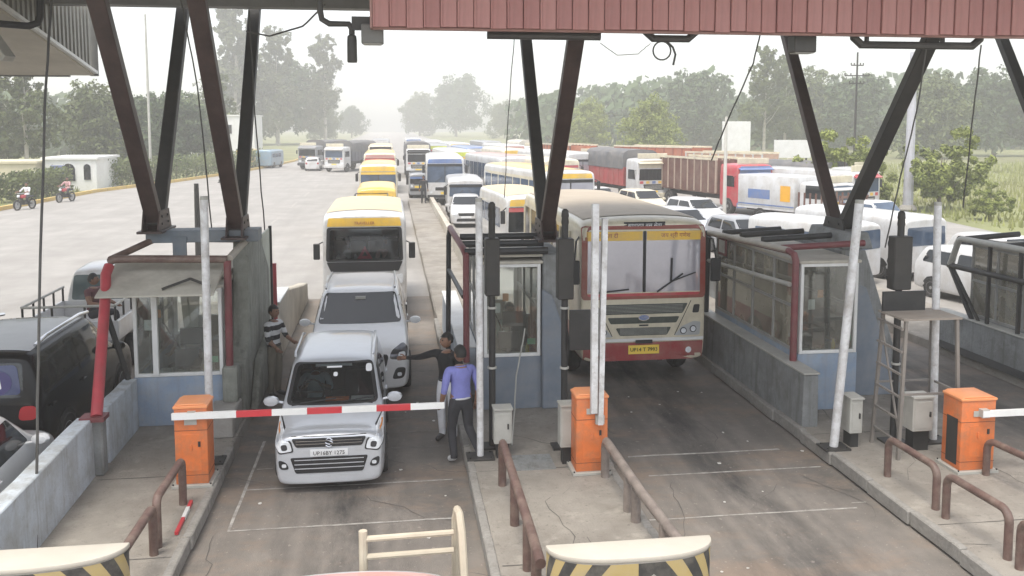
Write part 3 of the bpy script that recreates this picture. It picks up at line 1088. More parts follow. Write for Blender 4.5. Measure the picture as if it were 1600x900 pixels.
# pipe cage above the booth
cg = thing('pipe_cage', 'rusty pipe guard frame wrapped around the roof of the leftmost booth', 'frame', (-3.4, 14.6, 2.9))
b = MB()
b.tube([(-.98, 0, -.04), (-.9, 0, .0), (-.6, .02, .0), (.81, 0, -.03)], .062, 12)
b.build('front_pipe', pipe_brown, cg)
MB().tube([(-.55, .95, .22), (.9, .95, .18)], .07, 12).build('rear_pipe', pipe_brown, cg)
MB().tube([(-.96, 0, 0), (-.42, .92, .24)], .055, 12).build('side_pipe', pipe_brown, cg)
MB().tube([(.84, 0, -.02), (1.0, .95, .2)], .06, 12).build('side_pipe', mat('pale_pipe', (.4, .36, .3), .6, dirt=(.15, .13, .11), dirt_amt=.5), cg)
MB().tube([(.81, 0, -.05), (.8, 0, -1.9)], .06, 12).build('upright', maroon, cg)
MB().tube([(-.62, -2.02, -1.88), (-.93, -.4, -.48), (-1.0, -.12, -.22), (-.98, 0, -.1)], .078, 14).build('slanted_pipe', pipe_red, cg)
b = MB()
b.box(-.82, -.5, -2.12, -1.86, -1.92, -1.86)
b.build('pipe_collar', maroon, cg)
b = MB()
b.box(-.78, -.54, -2.06, -1.86, -2.7, -1.92)
b.build('pipe_footing', wall_grey, cg, bevel=.02)
o = thing('column_plinth_beam', 'grey blue steel beam under the two left columns', 'beam', (-3.15, 15.5, 3.06))
b = MB()
b.box(-.85, .95, -.22, .22, 0, .2)
b.build('beam', steel_beam, o, bevel=.01)
b = MB()
b.box(-.42, -.2, -.25, -.22, -.22, .1)
b.build('bracket', steel_beam, o)
# the concrete pier on the right of that booth, leaning toward the lane at the foot
pr = thing('concrete_pier', 'dirty grey green concrete pier between the leftmost booth and the silver car', 'pier', (-2.56, 14.8, .2))
b = MB()
b.prism([(.0, 0), (3.2, 0), (3.2, 2.0), (2.1, 2.78), (.75, 2.86), (.5, 1.2), (.1, .85)], 'x', -.1, .16)
b.build('pier_body', wall_green, pr, bevel=.03, seg=2)
b = MB()
b.prism([(.4, 0), (3.4, 0), (3.4, .5), (2.2, .9), (1.0, .75)], 'x', .162, .3)
b.build('splayed_foot', wall_green, pr, bevel=.05, seg=2)
b = MB()
b.box(-.3, .12, -.95, -.1, 0, .38)
b.build('step_block', concrete, pr, bevel=.02)
b = MB()
b.box(-.14, .1, -.35, -.02, .38, .95)
b.build('small_pillar', wall_green, pr, bevel=.03, seg=2)
pn = thing('lane_side_screen', 'tall pale panel with a black edge standing behind the concrete pier', 'panel', (-2.42, 17.2, .2))
b = MB()
b.box(-.02, .02, 0, 1.0, .9, 2.75)
b.build('sheet', mat('pale_green_sheet', (.5, .52, .44), .7, dirt=(.25, .24, .2), dirt_amt=.4), pn)
MB().bar((.03, 1.0, .2), (.03, 1.0, 2.8), .06, .06).build('edge_bar', black_paint, pn)
MB().tube([(.06, 1.3, .0), (.06, 1.3, 2.0)], .04).build('red_stake', pipe_red, pn)
# stepped crash wall behind booth 1 along the silver-car lane
cw = thing('crash_wall', 'sloped beige concrete crash wall left of the white suv', 'wall', (-2.5, 18.6, .0))
b = MB()
b.prism([(0, 0), (7, 0), (7, .55), (5.5, .75), (2.2, 1.25), (.6, 1.25), (0, .45)], 'x', -.14, .14)
b.build('wall_body', mat('beige_concrete', (.5, .46, .39), .85, var=.12, bump=.4, dirt=(.28, .25, .2), dirt_amt=.6), cw, bevel=.03)
b = MB()
b.prism([(.45, 1.26), (2.2, 1.26), (2.2, 1.3), (.4, 1.3)], 'x', -.16, .16)
b.build('coping', white_paint, cw)
# ---------------- middle booth
b2 = booth('toll_booth', 'middle toll booth left of the red bus with slate blue base', 1.5, 2.5, 14.7, 17.4, 1.1, 2.68, panel_slate, 3)
cg = thing('pipe_cage', 'dark pipe frame around the roof of the middle booth', 'frame', (1.9, 14.7, 2.95))
b = MB()
for yy, z in ((0, -.05), (.45, .02), (.95, .08)):
    MB().tube([(-.7, yy, z), (.7, yy, z)], .06, 10).build('cross_pipe', black_paint, cg)
MB().box(-.45, .62, .05, .9, -.16, -.12).build('roof_sheet', cream_roof, cg)
MB().tube([(-.68, -.05, -1.9), (-.68, -.05, -.1), (-.72, .1, 0), (-.78, 2.4, .08)], .055, 10).build('maroon_upright', maroon, cg)
MB().tube([(-.82, 2.6, -2.6), (-.8, 2.5, -.1), (-.78, 2.3, .08)], .05, 10).build('upright', black_paint, cg)
MB().tube([(-.72, .0, -.8), (-.8, 2.5, -.75)], .04, 10).build('mid_pipe', black_paint, cg)
b = MB()
b.box(-.7, -.66, .1, 2.4, -2.7, -1.9)
b.build('side_panel', concrete, cg)
pr = thing('concrete_pier', 'grey concrete pier with a flared slate base between middle booth and bus', 'pier', (2.72, 14.75, .2))
b = MB()
b.box(-.2, .2, .0, 1.8, 0, 2.62)
b.build('pier_body', wall_grey, pr, bevel=.02)
b = MB()
b.prism([(-.22, 0), (.22, 0), (.2, .7), (.1, 1.5), (-.05, 1.95), (-.22, 2.05)], 'y', -.14, -.01)
b.build('flared_base', panel_slate, pr, bevel=.02)
lowwall('pale blue tapered crash wall behind the two standing men', [(1.32, 15.6), (1.34, 21.0)], .2, 1.05, .3, wall_blue, 'crash_wall', white_paint)
b = thing('crash_wall', 'weathered concrete kerb wall running back along the island behind the middle booth', 'wall', (2.5, 22, .2))
MB().prism([(0, 0), (34, 0), (34, .35), (4, .45), (0, .8)], 'x', -.12, .12).build('wall_body', mat('beige_concrete', (.5, .46, .39)), b, bevel=.02)
# ---------------- right booth
b3 = booth('toll_booth', 'glass toll booth with blue base right of the red bus', 6.72, 7.78, 13.95, 17.8, 1.17, 2.7, panel_blue, 4)
lowwall('dirty grey lane wall below the glass booth beside the red bus', [(6.58, 13.15), (6.58, 18.2)], .2, 1.05, .24, wall_grey, 'lane_wall', cabinet)
cg = thing('pipe_cage', 'pipe guard frame over the glass booth right of the red bus', 'frame', (6.62, 13.9, 2.9))
MB().tube([(.0, 0, -1.85), (.0, 0, -.14), (-.01, .05, -.04), (-.03, .2, 0), (-.06, 3.9, -.14)], .058, 12).build('bent_pipe', maroon, cg)
MB().tube([(-.03, .22, .003), (-.06, 3.9, -.137)], .06, 12).build('top_pipe', mat('pale_pipe', (.4, .36, .3)), cg)
MB().tube([(-.08, 4.0, -2.1), (-.07, 3.95, -.1)], .07, 10).build('rear_upright', black_paint, cg)
for i, (yy, z, x1) in enumerate(((.5, .06, 1.5), (1.3, .1, 1.3), (2.3, .06, 1.25), (3.2, .0, 1.2))):
    MB().tube([(-.03, yy, z - .05), (x1, yy + .05, z)], .055, 10).build('cross_pipe', (maroon, black_paint, dark_steel, black_paint)[i], cg)
MB().tube([(-.045, .1, -.55), (-.065, 3.9, -.72)], .04, 10).build('mid_pipe', cabinet, cg)
b = MB()
b.box(-.05, -.02, 3.0, 3.4, -.5, -.15)
b.build('small_sign', maroon, cg)
b = MB()
b.box(-.056, -.051, 3.05, 3.35, -.45, -.2)
b.build('sign_face', cabinet, cg)
pr = thing('concrete_pier', 'grey concrete pier carrying the column right of the glass booth', 'pier', (8.2, 14.6, .2))
b = MB()
b.prism([(-.36, 0), (1.0, 0), (.1, 2.6), (-.36, 2.6)], 'y', .1, 1.9)
b.build('pier_body', wall_grey, pr, bevel=.02)
b = MB()
b.prism([(-.36, 0), (.8, 0), (.08, 1.95), (-.2, 2.05), (-.36, 1.9)], 'y', .0, .098)
b.build('blue_facing', panel_slate, pr, bevel=.01)
b = MB()
b.prism([(-.3, 2.602), (.3, 2.602), (.2, 2.9), (-.2, 2.9)], 'y', .2, 1.6)
b.build('pier_head', wall_grey, pr, bevel=.02)
lowwall('grey sloping lane wall running back from the pier on the right', [(9.0, 16.6), (9.0, 26)], .2, 1.6, .26, wall_grey, 'lane_wall', None, -.6)
# ---------------- far right booth
b4 = booth('toll_booth', 'toll booth at the right edge, half out of the picture', 12.1, 13.2, 13.2, 17.2, 1.0, 2.5, wall_grey, 5)
lowwall('grey lane wall under the rightmost booth with a dark foot', [(11.98, 11.4), (11.98, 18.0)], .2, .95, .22, wall_grey, 'lane_wall', cabinet)
cg = thing('pipe_cage', 'dark slanted pipe frame around the rightmost booth', 'frame', (11.95, 17.4, 2.6))
MB().tube([(0, .3, -.6), (0, .05, -.05), (.0, -.05, .0), (0, -5, .05)], .065, 12).build('top_pipe', cabinet, cg)
MB().tube([(0, .35, -.62), (0, -5, -.55)], .06, 12).build('mid_pipe', dark_steel, cg)
MB().tube([(0, .33, -.6), (0, -.55, -1.7)], .05, 12).build('brace', black_paint, cg)
MB().tube([(.02, .2, -.7), (.02, -.75, -1.7)], .035, 12).build('brace', dark_steel, cg)
MB().tube([(0, -.2, .02), (1.2, -.2, .1)], .06, 12).build('cross_pipe', black_paint, cg)
MB().tube([(0, -1.4, .02), (1.2, -1.4, .1)], .06, 12).build('cross_pipe', black_paint, cg)
for i in range(5):
    MB().box(-.03, .03, -1.0 - i * .9, -.94 - i * .9, -1.65, .0).build('upright', dark_steel, cg)
b = MB()
b.prism([(-.06, 0), (.05, 0), (.03, .12), (-.02, .14)], 'y', -3.5, 3)
struct(b.build('dark_wall_foot', black_paint, i4, loc=(11.84, 15, .2)))

# --- signal masts
def signal(label, x, y, h, zb, zt, w, panel=None, ring=False):
    o = thing('signal_mast', label, 'signal', (x, y, .2), group='dark signal masts on the islands')
    MB().tube([(0, 0, 0), (0, 0, h)], .05, 12).build('mast', black_paint, o)
    b = MB()
    b.box(-w / 2 * .85, w / 2 * .85, -.1, .1, zb, zt)
    b.build('lamp_box', dark_steel, o, bevel=.015)
    b = MB()
    for i in range(3):
        b.tube([(0, .1, zb + (zt - zb) * (i + .5) / 3), (0, .2, zb + (zt - zb) * (i + .5) / 3)], .09, 12)
    b.build('lamp_hood', black_trim, o)
    b = MB()
    b.lathe([(.052, h), (.058, h + .03), (.05, h + .1), (.058, h + .12), (.05, h + .2), (.02, h + .23)], 12)
    b.build('finial', dark_steel, o)
    MB().box(-.18, .18, -.14, .14, 0, .03).build('base_plate', dark_steel, o)
    if panel:
        x0, x1, z0, z1 = panel
        b = MB()
        b.box(x0, x1, -.13, -.09, z0, z1)
        b.build('sign_panel', black_paint, o, bevel=.006)
    for z in (1.2, 2.1):
        MB().tube([(0, 0, z), (0, 0, z + .03)], .068, 12).build('clamp', cabinet, o)
    return o


signal('dark signal mast behind the white post near the lilac shirted man', 1.46, 12.95, 3.45, 2.3, 3.15, .25)
signal('dark signal mast beside the raised barrier arm left of the bus', 2.52, 12.8, 3.35, 2.25, 3.15, .28, (.05, .5, 1.5, 2.1))
signal('dark signal mast rising behind the small metal scaffold on the right', 7.52, 12.35, 3.3, 2.35, 3.15, .34, (-.32, .36, 2.03, 2.34))
# --- cabinets
def control_box(label, x, y, w, d, z0, h, m=cabinet):
    o = thing('control_cabinet', label, 'cabinet', (x, y, .2), group='grey control cabinets on the islands')
    b = MB()
    b.box(-w / 2, w / 2, -d / 2, d / 2, z0, z0 + h)
    b.build('case', m, o, bevel=.012)
    MB().box(-w / 2 - .01, w / 2 + .01, -d / 2 - .02, d / 2 + .01, z0 + h, z0 + h + .025).build('lid', m, o)
    MB().box(-w / 2 + .03, w / 2 - .03, -d / 2 - .008, -d / 2, z0 + .05, z0 + h - .05).build('door', m, o, bevel=.003)
    b = MB()
    b.box(-w / 2 + .04, w / 2 - .04, -d / 2 + .04, d / 2 - .04, 0, z0)
    b.build('plinth', black_paint, o)
    b = MB()
    b.box(w / 2 - .07, w / 2 - .05, -d / 2 - .03, -d / 2 - .008, z0 + h * .45, z0 + h * .6)
    b.build('handle', dark_steel, o)
    return o


control_box('grey control cabinet behind the man in the lilac shirt', 1.56, 12.55, .26, .22, .22, .5)
control_box('grey control cabinet hidden behind the orange box left of the bus', 2.45, 12.2, .24, .22, .25, .6)
control_box('grey control cabinet on the leaning post right of the bus lane', 6.82, 12.32, .2, .3, .22, .52)
control_box('pale control cabinet standing inside the metal scaffold', 7.72, 12.05, .32, .28, .3, .5, mat('pale_cabinet', (.55, .53, .48), .55, dirt=(.25, .23, .2), dirt_amt=.4))
# --- steel scaffold stand
o = thing('metal_scaffold', 'small steel scaffold stand with ladder rungs on the right island', 'scaffold', (7.65, 12.0, .2))
def tower_leg(a, b_): 
    return MB().bar(a, b_, .045, .045)
for sx, sy in ((-.42, -.3), (-.42, .3), (.42, -.3), (.42, .3)):
    tower_leg((sx * 1.12, sy * 1.2, 0), (sx * .93, sy, 2.02)).build('leg', mat('scaffold_steel', (.2, .18, .16), .55, dirt=(.34, .3, .26), dirt_amt=.5), o)
for i in range(6):
    z = .25 + i * .33
    MB().bar((-.455, -.33, z), (-.455, .32, z + .02), .03, .03).build('rung', MATS['scaffold_steel'], o)
b = MB()
b.box(-.45, .45, -.34, .34, 2.02, 2.05)
b.build('top_plate', mat('rusty_plate', (.3, .26, .22), .7, dirt=(.18, .13, .1), dirt_amt=.5), o)
for z in (.95,):
    for p, q in (((-.45, -.34), (.45, -.34)), ((.45, -.34), (.45, .34)), ((-.45, .34), (.45, .34))):
        MB().bar((p[0], p[1], z), (q[0], q[1], z), .03, .03).build('brace', MATS['scaffold_steel'], o)
MB().bar((-.44, -.33, .3), (-.42, .3, 1.9), .025, .025).build('brace', MATS['scaffold_steel'], o)

# --- things hanging under the canopy
hang = mat('hanger_dark', (0.05, 0.048, 0.045), .5, dirt=(.14, .13, .11), dirt_amt=.4)
def hanger(label, x0, x1, y, z, ends=True, r=.055, drops=()):
    o = thing('lamp_rail', label, 'pipe', ((x0 + x1) / 2, y, z))
    h = (x1 - x0) / 2
    if ends:
        p = [(-h - .02, 0, .3), (-h, 0, .1), (-h + .12, 0, 0), (h - .12, 0, 0), (h, 0, .1), (h + .02, 0, .3)]
    else:
        p = [(-h, 0, 0), (h, 0, 0)]
    MB().tube(p, r, 10).build('pipe', hang, o)
    b = MB()
    for dx in drops:
        b.tube([(dx, 0, 0), (dx, 0, .3)], .035, 8)
    if drops:
        b.build('drop_rod', hang, o)
    return o


hanger('dark lamp rail hanging under the red fascia above the middle column', 1.35, 2.95, 12.5, 6.24, False, .06, (-.7, -.1, .6))
hanger('short bent pipe under the red fascia with a cable coil', 3.6, 4.35, 12.5, 6.22)
hanger('long dark lamp rail under the red fascia at the upper right', 6.75, 8.75, 12.5, 6.17, True, .06, (-.8, .4))
o = thing('cable_coil', 'loose black cable coil hanging from the short bent pipe', 'cable', (3.85, 12.5, 6.1))
MB().tube([(.13 * math.cos(a), 0, .13 * math.sin(a) - .05) for a in [i * .35 for i in range(18)]], .012, 6, closed=True).build('loop', hang, o)
MB().tube([(.05, 0, .1), (.16, 0, .0), (.2, 0, -.1), (.17, 0, -.25)], .016, 6).build('tail', hang, o)
for lab, x, y, z, sx, sz in (('grey box lamp hanging at the left end of the red fascia', -.22, 12.55, 6.1, .3, .26), ('dark box lamp hanging under the red fascia right of the bus', 6.0, 12.6, 6.05, .34, .24)):
    o = thing('box_lamp', lab, 'lamp', (x, y, z))
    b = MB()
    b.box(-sx / 2, sx / 2, -.12, .12, 0, sz)
    b.build('housing', canopy_grey if 'grey' in lab else hang, o, bevel=.015)
    MB().box(-sx / 2 + .03, sx / 2 - .03, -.1, .1, -.012, 0).build('lens', cabinet, o)
    MB().tube([(0, 0, sz), (0, 0, sz + .3)], .03, 8).build('stem', hang, o)
o = thing('hanging_lamp', 'black tubular lamp on a bent pipe left of the red fascia', 'lamp', (-.5, 12.6, 5.85))
MB().lathe([(.062, 0), (.068, .02), (.066, .3), (.06, .36), (.03, .38)], 14).build('lamp_tube', hang, o)
MB().tube([(0, 0, .38), (0, 0, .46), (-.04, 0, .52), (-.3, 0, .52), (-.4, 0, .58), (-.42, 0, .7), (-.43, 0, 1.9)], .042, 10).build('bent_pipe', hang, o)
MB().box(.0, .4, -.05, .05, .44, .62).build('bracket', hang, o)


def cable(label, pts, r=.012, m=None):
    c = Vector(pts[0])
    out = []
    P = [Vector(p) for p in pts]
    for a, b_ in zip(P, P[1:]):
        for i in range(6):
            out.append(a.lerp(b_, i / 6))
    out.append(P[-1])
    for i in range(1, len(out) - 1):
        out[i] = out[i] + Vector((random.uniform(-.006, .006), 0, 0))
    o = MB().tube([p - c for p in out], r, 6).build('cable', m or hang, loc=tuple(c))
    return tag(o, label, 'cable')


cable('black cable dropping from the left canopy to the low blue wall', [(-4.32, 12.6, 7.0), (-4.22, 11.8, 5.2), (-4.12, 11.0, 2.6), (-4.03, 10.4, .22)], .016)
cable('thin cable hanging beside the inner left column', [(-3.3, 15.2, 7.0), (-3.08, 15.2, 5.6), (-2.95, 15.3, 3.3)])
cable('thin grey cable hanging right of the left columns', [(-2.3, 15.6, 6.9), (-2.25, 15.6, 5.2), (-2.15, 15.7, 3.2)])
cable('slack wire sagging from the left column to the black hanging lamp', [(-2.35, 15.6, 6.55), (-1.9, 15.0, 6.42), (-1.3, 14.2, 6.5), (-.9, 13.2, 6.7)], .014)
cable('thin wire dropping left of the middle column', [(1.8, 13, 6.3), (1.74, 13.2, 5.2), (1.7, 13.4, 3.9)], .007)
cable('dark cable hanging between the bus and the right column', [(5.35, 12.6, 6.3), (5.3, 12.7, 5.9), (5.05, 13.2, 4.9), (4.95, 13.4, 4.45)], .011)
cable('dark cable hanging from the lamp rail in front of the right trees', [(7.9, 12.5, 6.15), (7.85, 12.6, 5.2), (7.75, 12.8, 4.2), (7.6, 12.9, 3.1)], .011)
cable('dark cable near the right edge in front of the field', [(8.85, 12.6, 6.2), (8.9, 12.8, 5.0), (8.95, 13, 3.7)], .011)
cable('pale slack wire between middle column and bent pipe', [(2.95, 12.5, 6.15), (3.2, 12.5, 5.98), (3.5, 12.5, 6.0), (3.68, 12.5, 6.15)], .007, cabinet)
cable('grey wire on the pavement leaning against the middle booth', [(2.2, 14.6, 1.6), (2.0, 14.2, .9), (1.75, 12.9, .23)], .012, cabinet)

# ================================================================== VEHICLES
def paint(name, col, dirt=.25, rough=.35):
    return mat('paint_' + name, col, rough, var=.05, scale=1.0, coat=.5, dirt=DUST, dirt_amt=min(1, dirt * 1.6), dirt_scale=1.6, streak=.18, streak_col=(.2, .17, .14))


P_white = paint('white', (.62, .62, .62), .35)
P_clean = mat('paint_clean_white', (.75, .75, .75), .3, var=.03, coat=.5, dirt=DUST, dirt_amt=.12)
P_silver = mat('paint_silver', (.6, .62, .65), .3, metal=.3, var=.05, coat=.5, dirt=DUST, dirt_amt=.2)
P_black = mat('paint_black', (.004, .004, .005), .2, var=.1, spec=.25)
P_cream = paint('cream', (.68, .62, .47), .35)
P_maroon = paint('maroon', (.3, .03, .035), .3)
P_yellow = paint('yellow', (.8, .5, .05), .3)
P_blue = paint('blue', (.12, .2, .42), .3)
P_red = paint('red', (.5, .04, .06), .3)
P_grey = paint('grey', (.3, .31, .33), .3)
P_teal = paint('teal', (.22, .33, .42), .3)
P_pink = paint('faded_red', (.55, .25, .23), .4)


def smooth_mesh(mb, mats, lv, name):
    me = mb.mesh(name, mats, smooth=0, weld=True)
    o = bpy.data.objects.new('scratch', me)
    md = o.modifiers.new('s', 'SUBSURF')
    md.levels = md.render_levels = lv
    out = evaluated_mesh(o)
    bpy.data.objects.remove(o)
    bpy.data.meshes.remove(me)
    out.name = name
    out.polygons.foreach_set('use_smooth', [True] * len(out.polygons))
    return out


def bvh_of(me):
    return BVHTree.FromPolygons([v.co[:] for v in me.vertices], [p.vertices[:] for p in me.polygons])


def chaikin(p, n=2, k=.22):
    """round the corners of a polygon; n picks the radius"""
    rad = (0, .03, .07)[n]
    out = []
    m = len(p)
    for i in range(m):
        a, c, e = Vector(p[i - 1]), Vector(p[i]), Vector(p[(i + 1) % m])
        la, le = (a - c).length, (e - c).length
        r1, r2 = min(rad, la * .4), min(rad, le * .4)
        u, w_ = (a - c).normalized() * r1, (e - c).normalized() * r2
        for t in (0, .25, .5, .75, 1):
            q = c + u * (1 - t) ** 2 + w_ * t ** 2
            out.append((q.x, q.y))
    return out


def patch(bv, poly, view, name, m, parent, off=.006, rnd=2, seg=4, thick=0.0):
    """polygon projected on the body along an axis: 'front' (x,z), 'rear' (x,z), 'left'/'right' (y,z), 'top' (x,y)"""
    if rnd:
        poly = chaikin(poly, rnd)
    pts = []
    for i in range(len(poly)):
        a, b_ = poly[i], poly[(i + 1) % len(poly)]
        L = math.hypot(b_[0] - a[0], b_[1] - a[1])
        n = max(1, int(L / .12))
        for k in range(n):
            pts.append((a[0] + (b_[0] - a[0]) * k / n, a[1] + (b_[1] - a[1]) * k / n))
    cx = sum(p[0] for p in pts) / len(pts)
    cy = sum(p[1] for p in pts) / len(pts)
    n = len(pts)
    org = {'front': lambda p: ((p[0], -30, p[1]), (0, 1, 0)), 'rear': lambda p: ((p[0], 30, p[1]), (0, -1, 0)),
           'left': lambda p: ((-30, p[0], p[1]), (1, 0, 0)), 'right': lambda p: ((30, p[0], p[1]), (-1, 0, 0)),
           'top': lambda p: ((p[0], p[1], 30), (0, 0, -1))}[view]
    vs = []
    def hit(p):
        o, d = org(p)
        d = Vector(d)
        loc, nor, _, _ = bv.ray_cast(Vector(o), d)
        if loc is None:
            loc, nor, _, _ = bv.find_nearest(Vector(o) + d * 29)
        if nor.dot(d) > 0:
            nor = -nor
        return loc + nor * off
    rings = [1.0 - i / (seg) for i in range(seg)]
    for s_ in rings:
        for p in pts:
            vs.append(hit((cx + (p[0] - cx) * s_, cy + (p[1] - cy) * s_)))
    vs.append(hit((cx, cy)))
    fs = []
    for r_ in range(seg - 1):
        for j in range(n):
            j2 = (j + 1) % n
            fs.append((r_ * n + j, r_ * n + j2, (r_ + 1) * n + j2, (r_ + 1) * n + j))
    for j in range(n):
        fs.append(((seg - 1) * n + j, (seg - 1) * n + (j + 1) % n, seg * n))
    me = bpy.data.meshes.new(name)
    me.from_pydata([tuple(v) for v in vs], [], fs)
    me.materials.append(m)
    me.polygons.foreach_set('use_smooth', [True] * len(fs))
    return link(name, me, parent)


def inpoly(x, y, p):
    c = False
    for i in range(len(p)):
        (xa, ya), (xb, yb) = p[i], p[i - 1]
        if (ya > y) != (yb > y) and x < (xb - xa) * (y - ya) / (yb - ya) + xa:
            c = not c
    return c


def cut_faces(me, test):
    bm = bmesh.new()
    bm.from_mesh(me)
    bmesh.ops.delete(bm, geom=[f for f in bm.faces if test(f.calc_center_median(), f.normal)], context='FACES')
    bm.to_mesh(me)
    bm.free()


WHEELS = {}


def wheel(o, x, y, r, w_, dual=False, simple=False):
    key = (r, w_, simple)
    if key not in WHEELS:
        n = 14 if simple else 24
        b = MB()
        h = w_ / 2
        b.lathe([(r * .62, -h * .9), (r * .9, -h), (r * .99, -h * .6), (r, 0), (r * .99, h * .6), (r * .9, h), (r * .62, h * .9)], n, 'x')
        t = b.mesh('tyre', rubber)
        b = MB()
        b.lathe([(r * .63, -h * .85), (r * .6, -h * .93), (r * .52, -h * .75), (r * .2, -h * .7), (r * .16, -h * .95), (r * .0 + .01, -h * .95)], n, 'x')
        b.lathe([(r * .63, h * .85), (r * .6, h * .93), (r * .52, h * .75), (r * .2, h * .7), (r * .16, h * .95), (r * .0 + .01, h * .95)], n, 'x')
        WHEELS[key] = (t, b.mesh('rim', rim_steel))
    t, rm = WHEELS[key]
    wo_ = link('wheel', t, o, (x, y, r))
    link('rim', rm, wo_)
    return wo_


def section(hw, zb, zm, zbelt, ztop, hr):
    """half section, bottom centre to top centre"""
    return [(0, zb), (hw * .88, zb), (hw * .975, zb + .06), (hw, zm), (hw * .985, zbelt), (hr, ztop - .045), (hr * .88, ztop), (0, ztop + .025)]


def loft(stations, mats, lv=2, name='body'):
    """stations: list of (y, half-section)"""
    b = MB()
    n = len(stations[0][1])
    rl = 2 * n - 2
    for y, s in stations:
        ring = [(x, y, z) for x, z in s] + [(-x, y, z) for x, z in s[-2:0:-1]]
        b.v += ring
    for i in range(len(stations) - 1):
        for j in range(rl):
            j2 = (j + 1) % rl
            b.f.append((i * rl + j, i * rl + j2, (i + 1) * rl + j2, (i + 1) * rl + j))
    for base in (0, (len(stations) - 1) * rl):
        for j in range(n - 1):
            a, c = base + j, base + j + 1
            d = base + (rl - j - 1) % rl
            e = base + (rl - j) % rl
            f = [a, c, d, e]
            f = list(dict.fromkeys(f))
            b.f.append(tuple(f))
    b.m = [0] * len(b.f)
    return smooth_mesh(b, mats, lv, name)


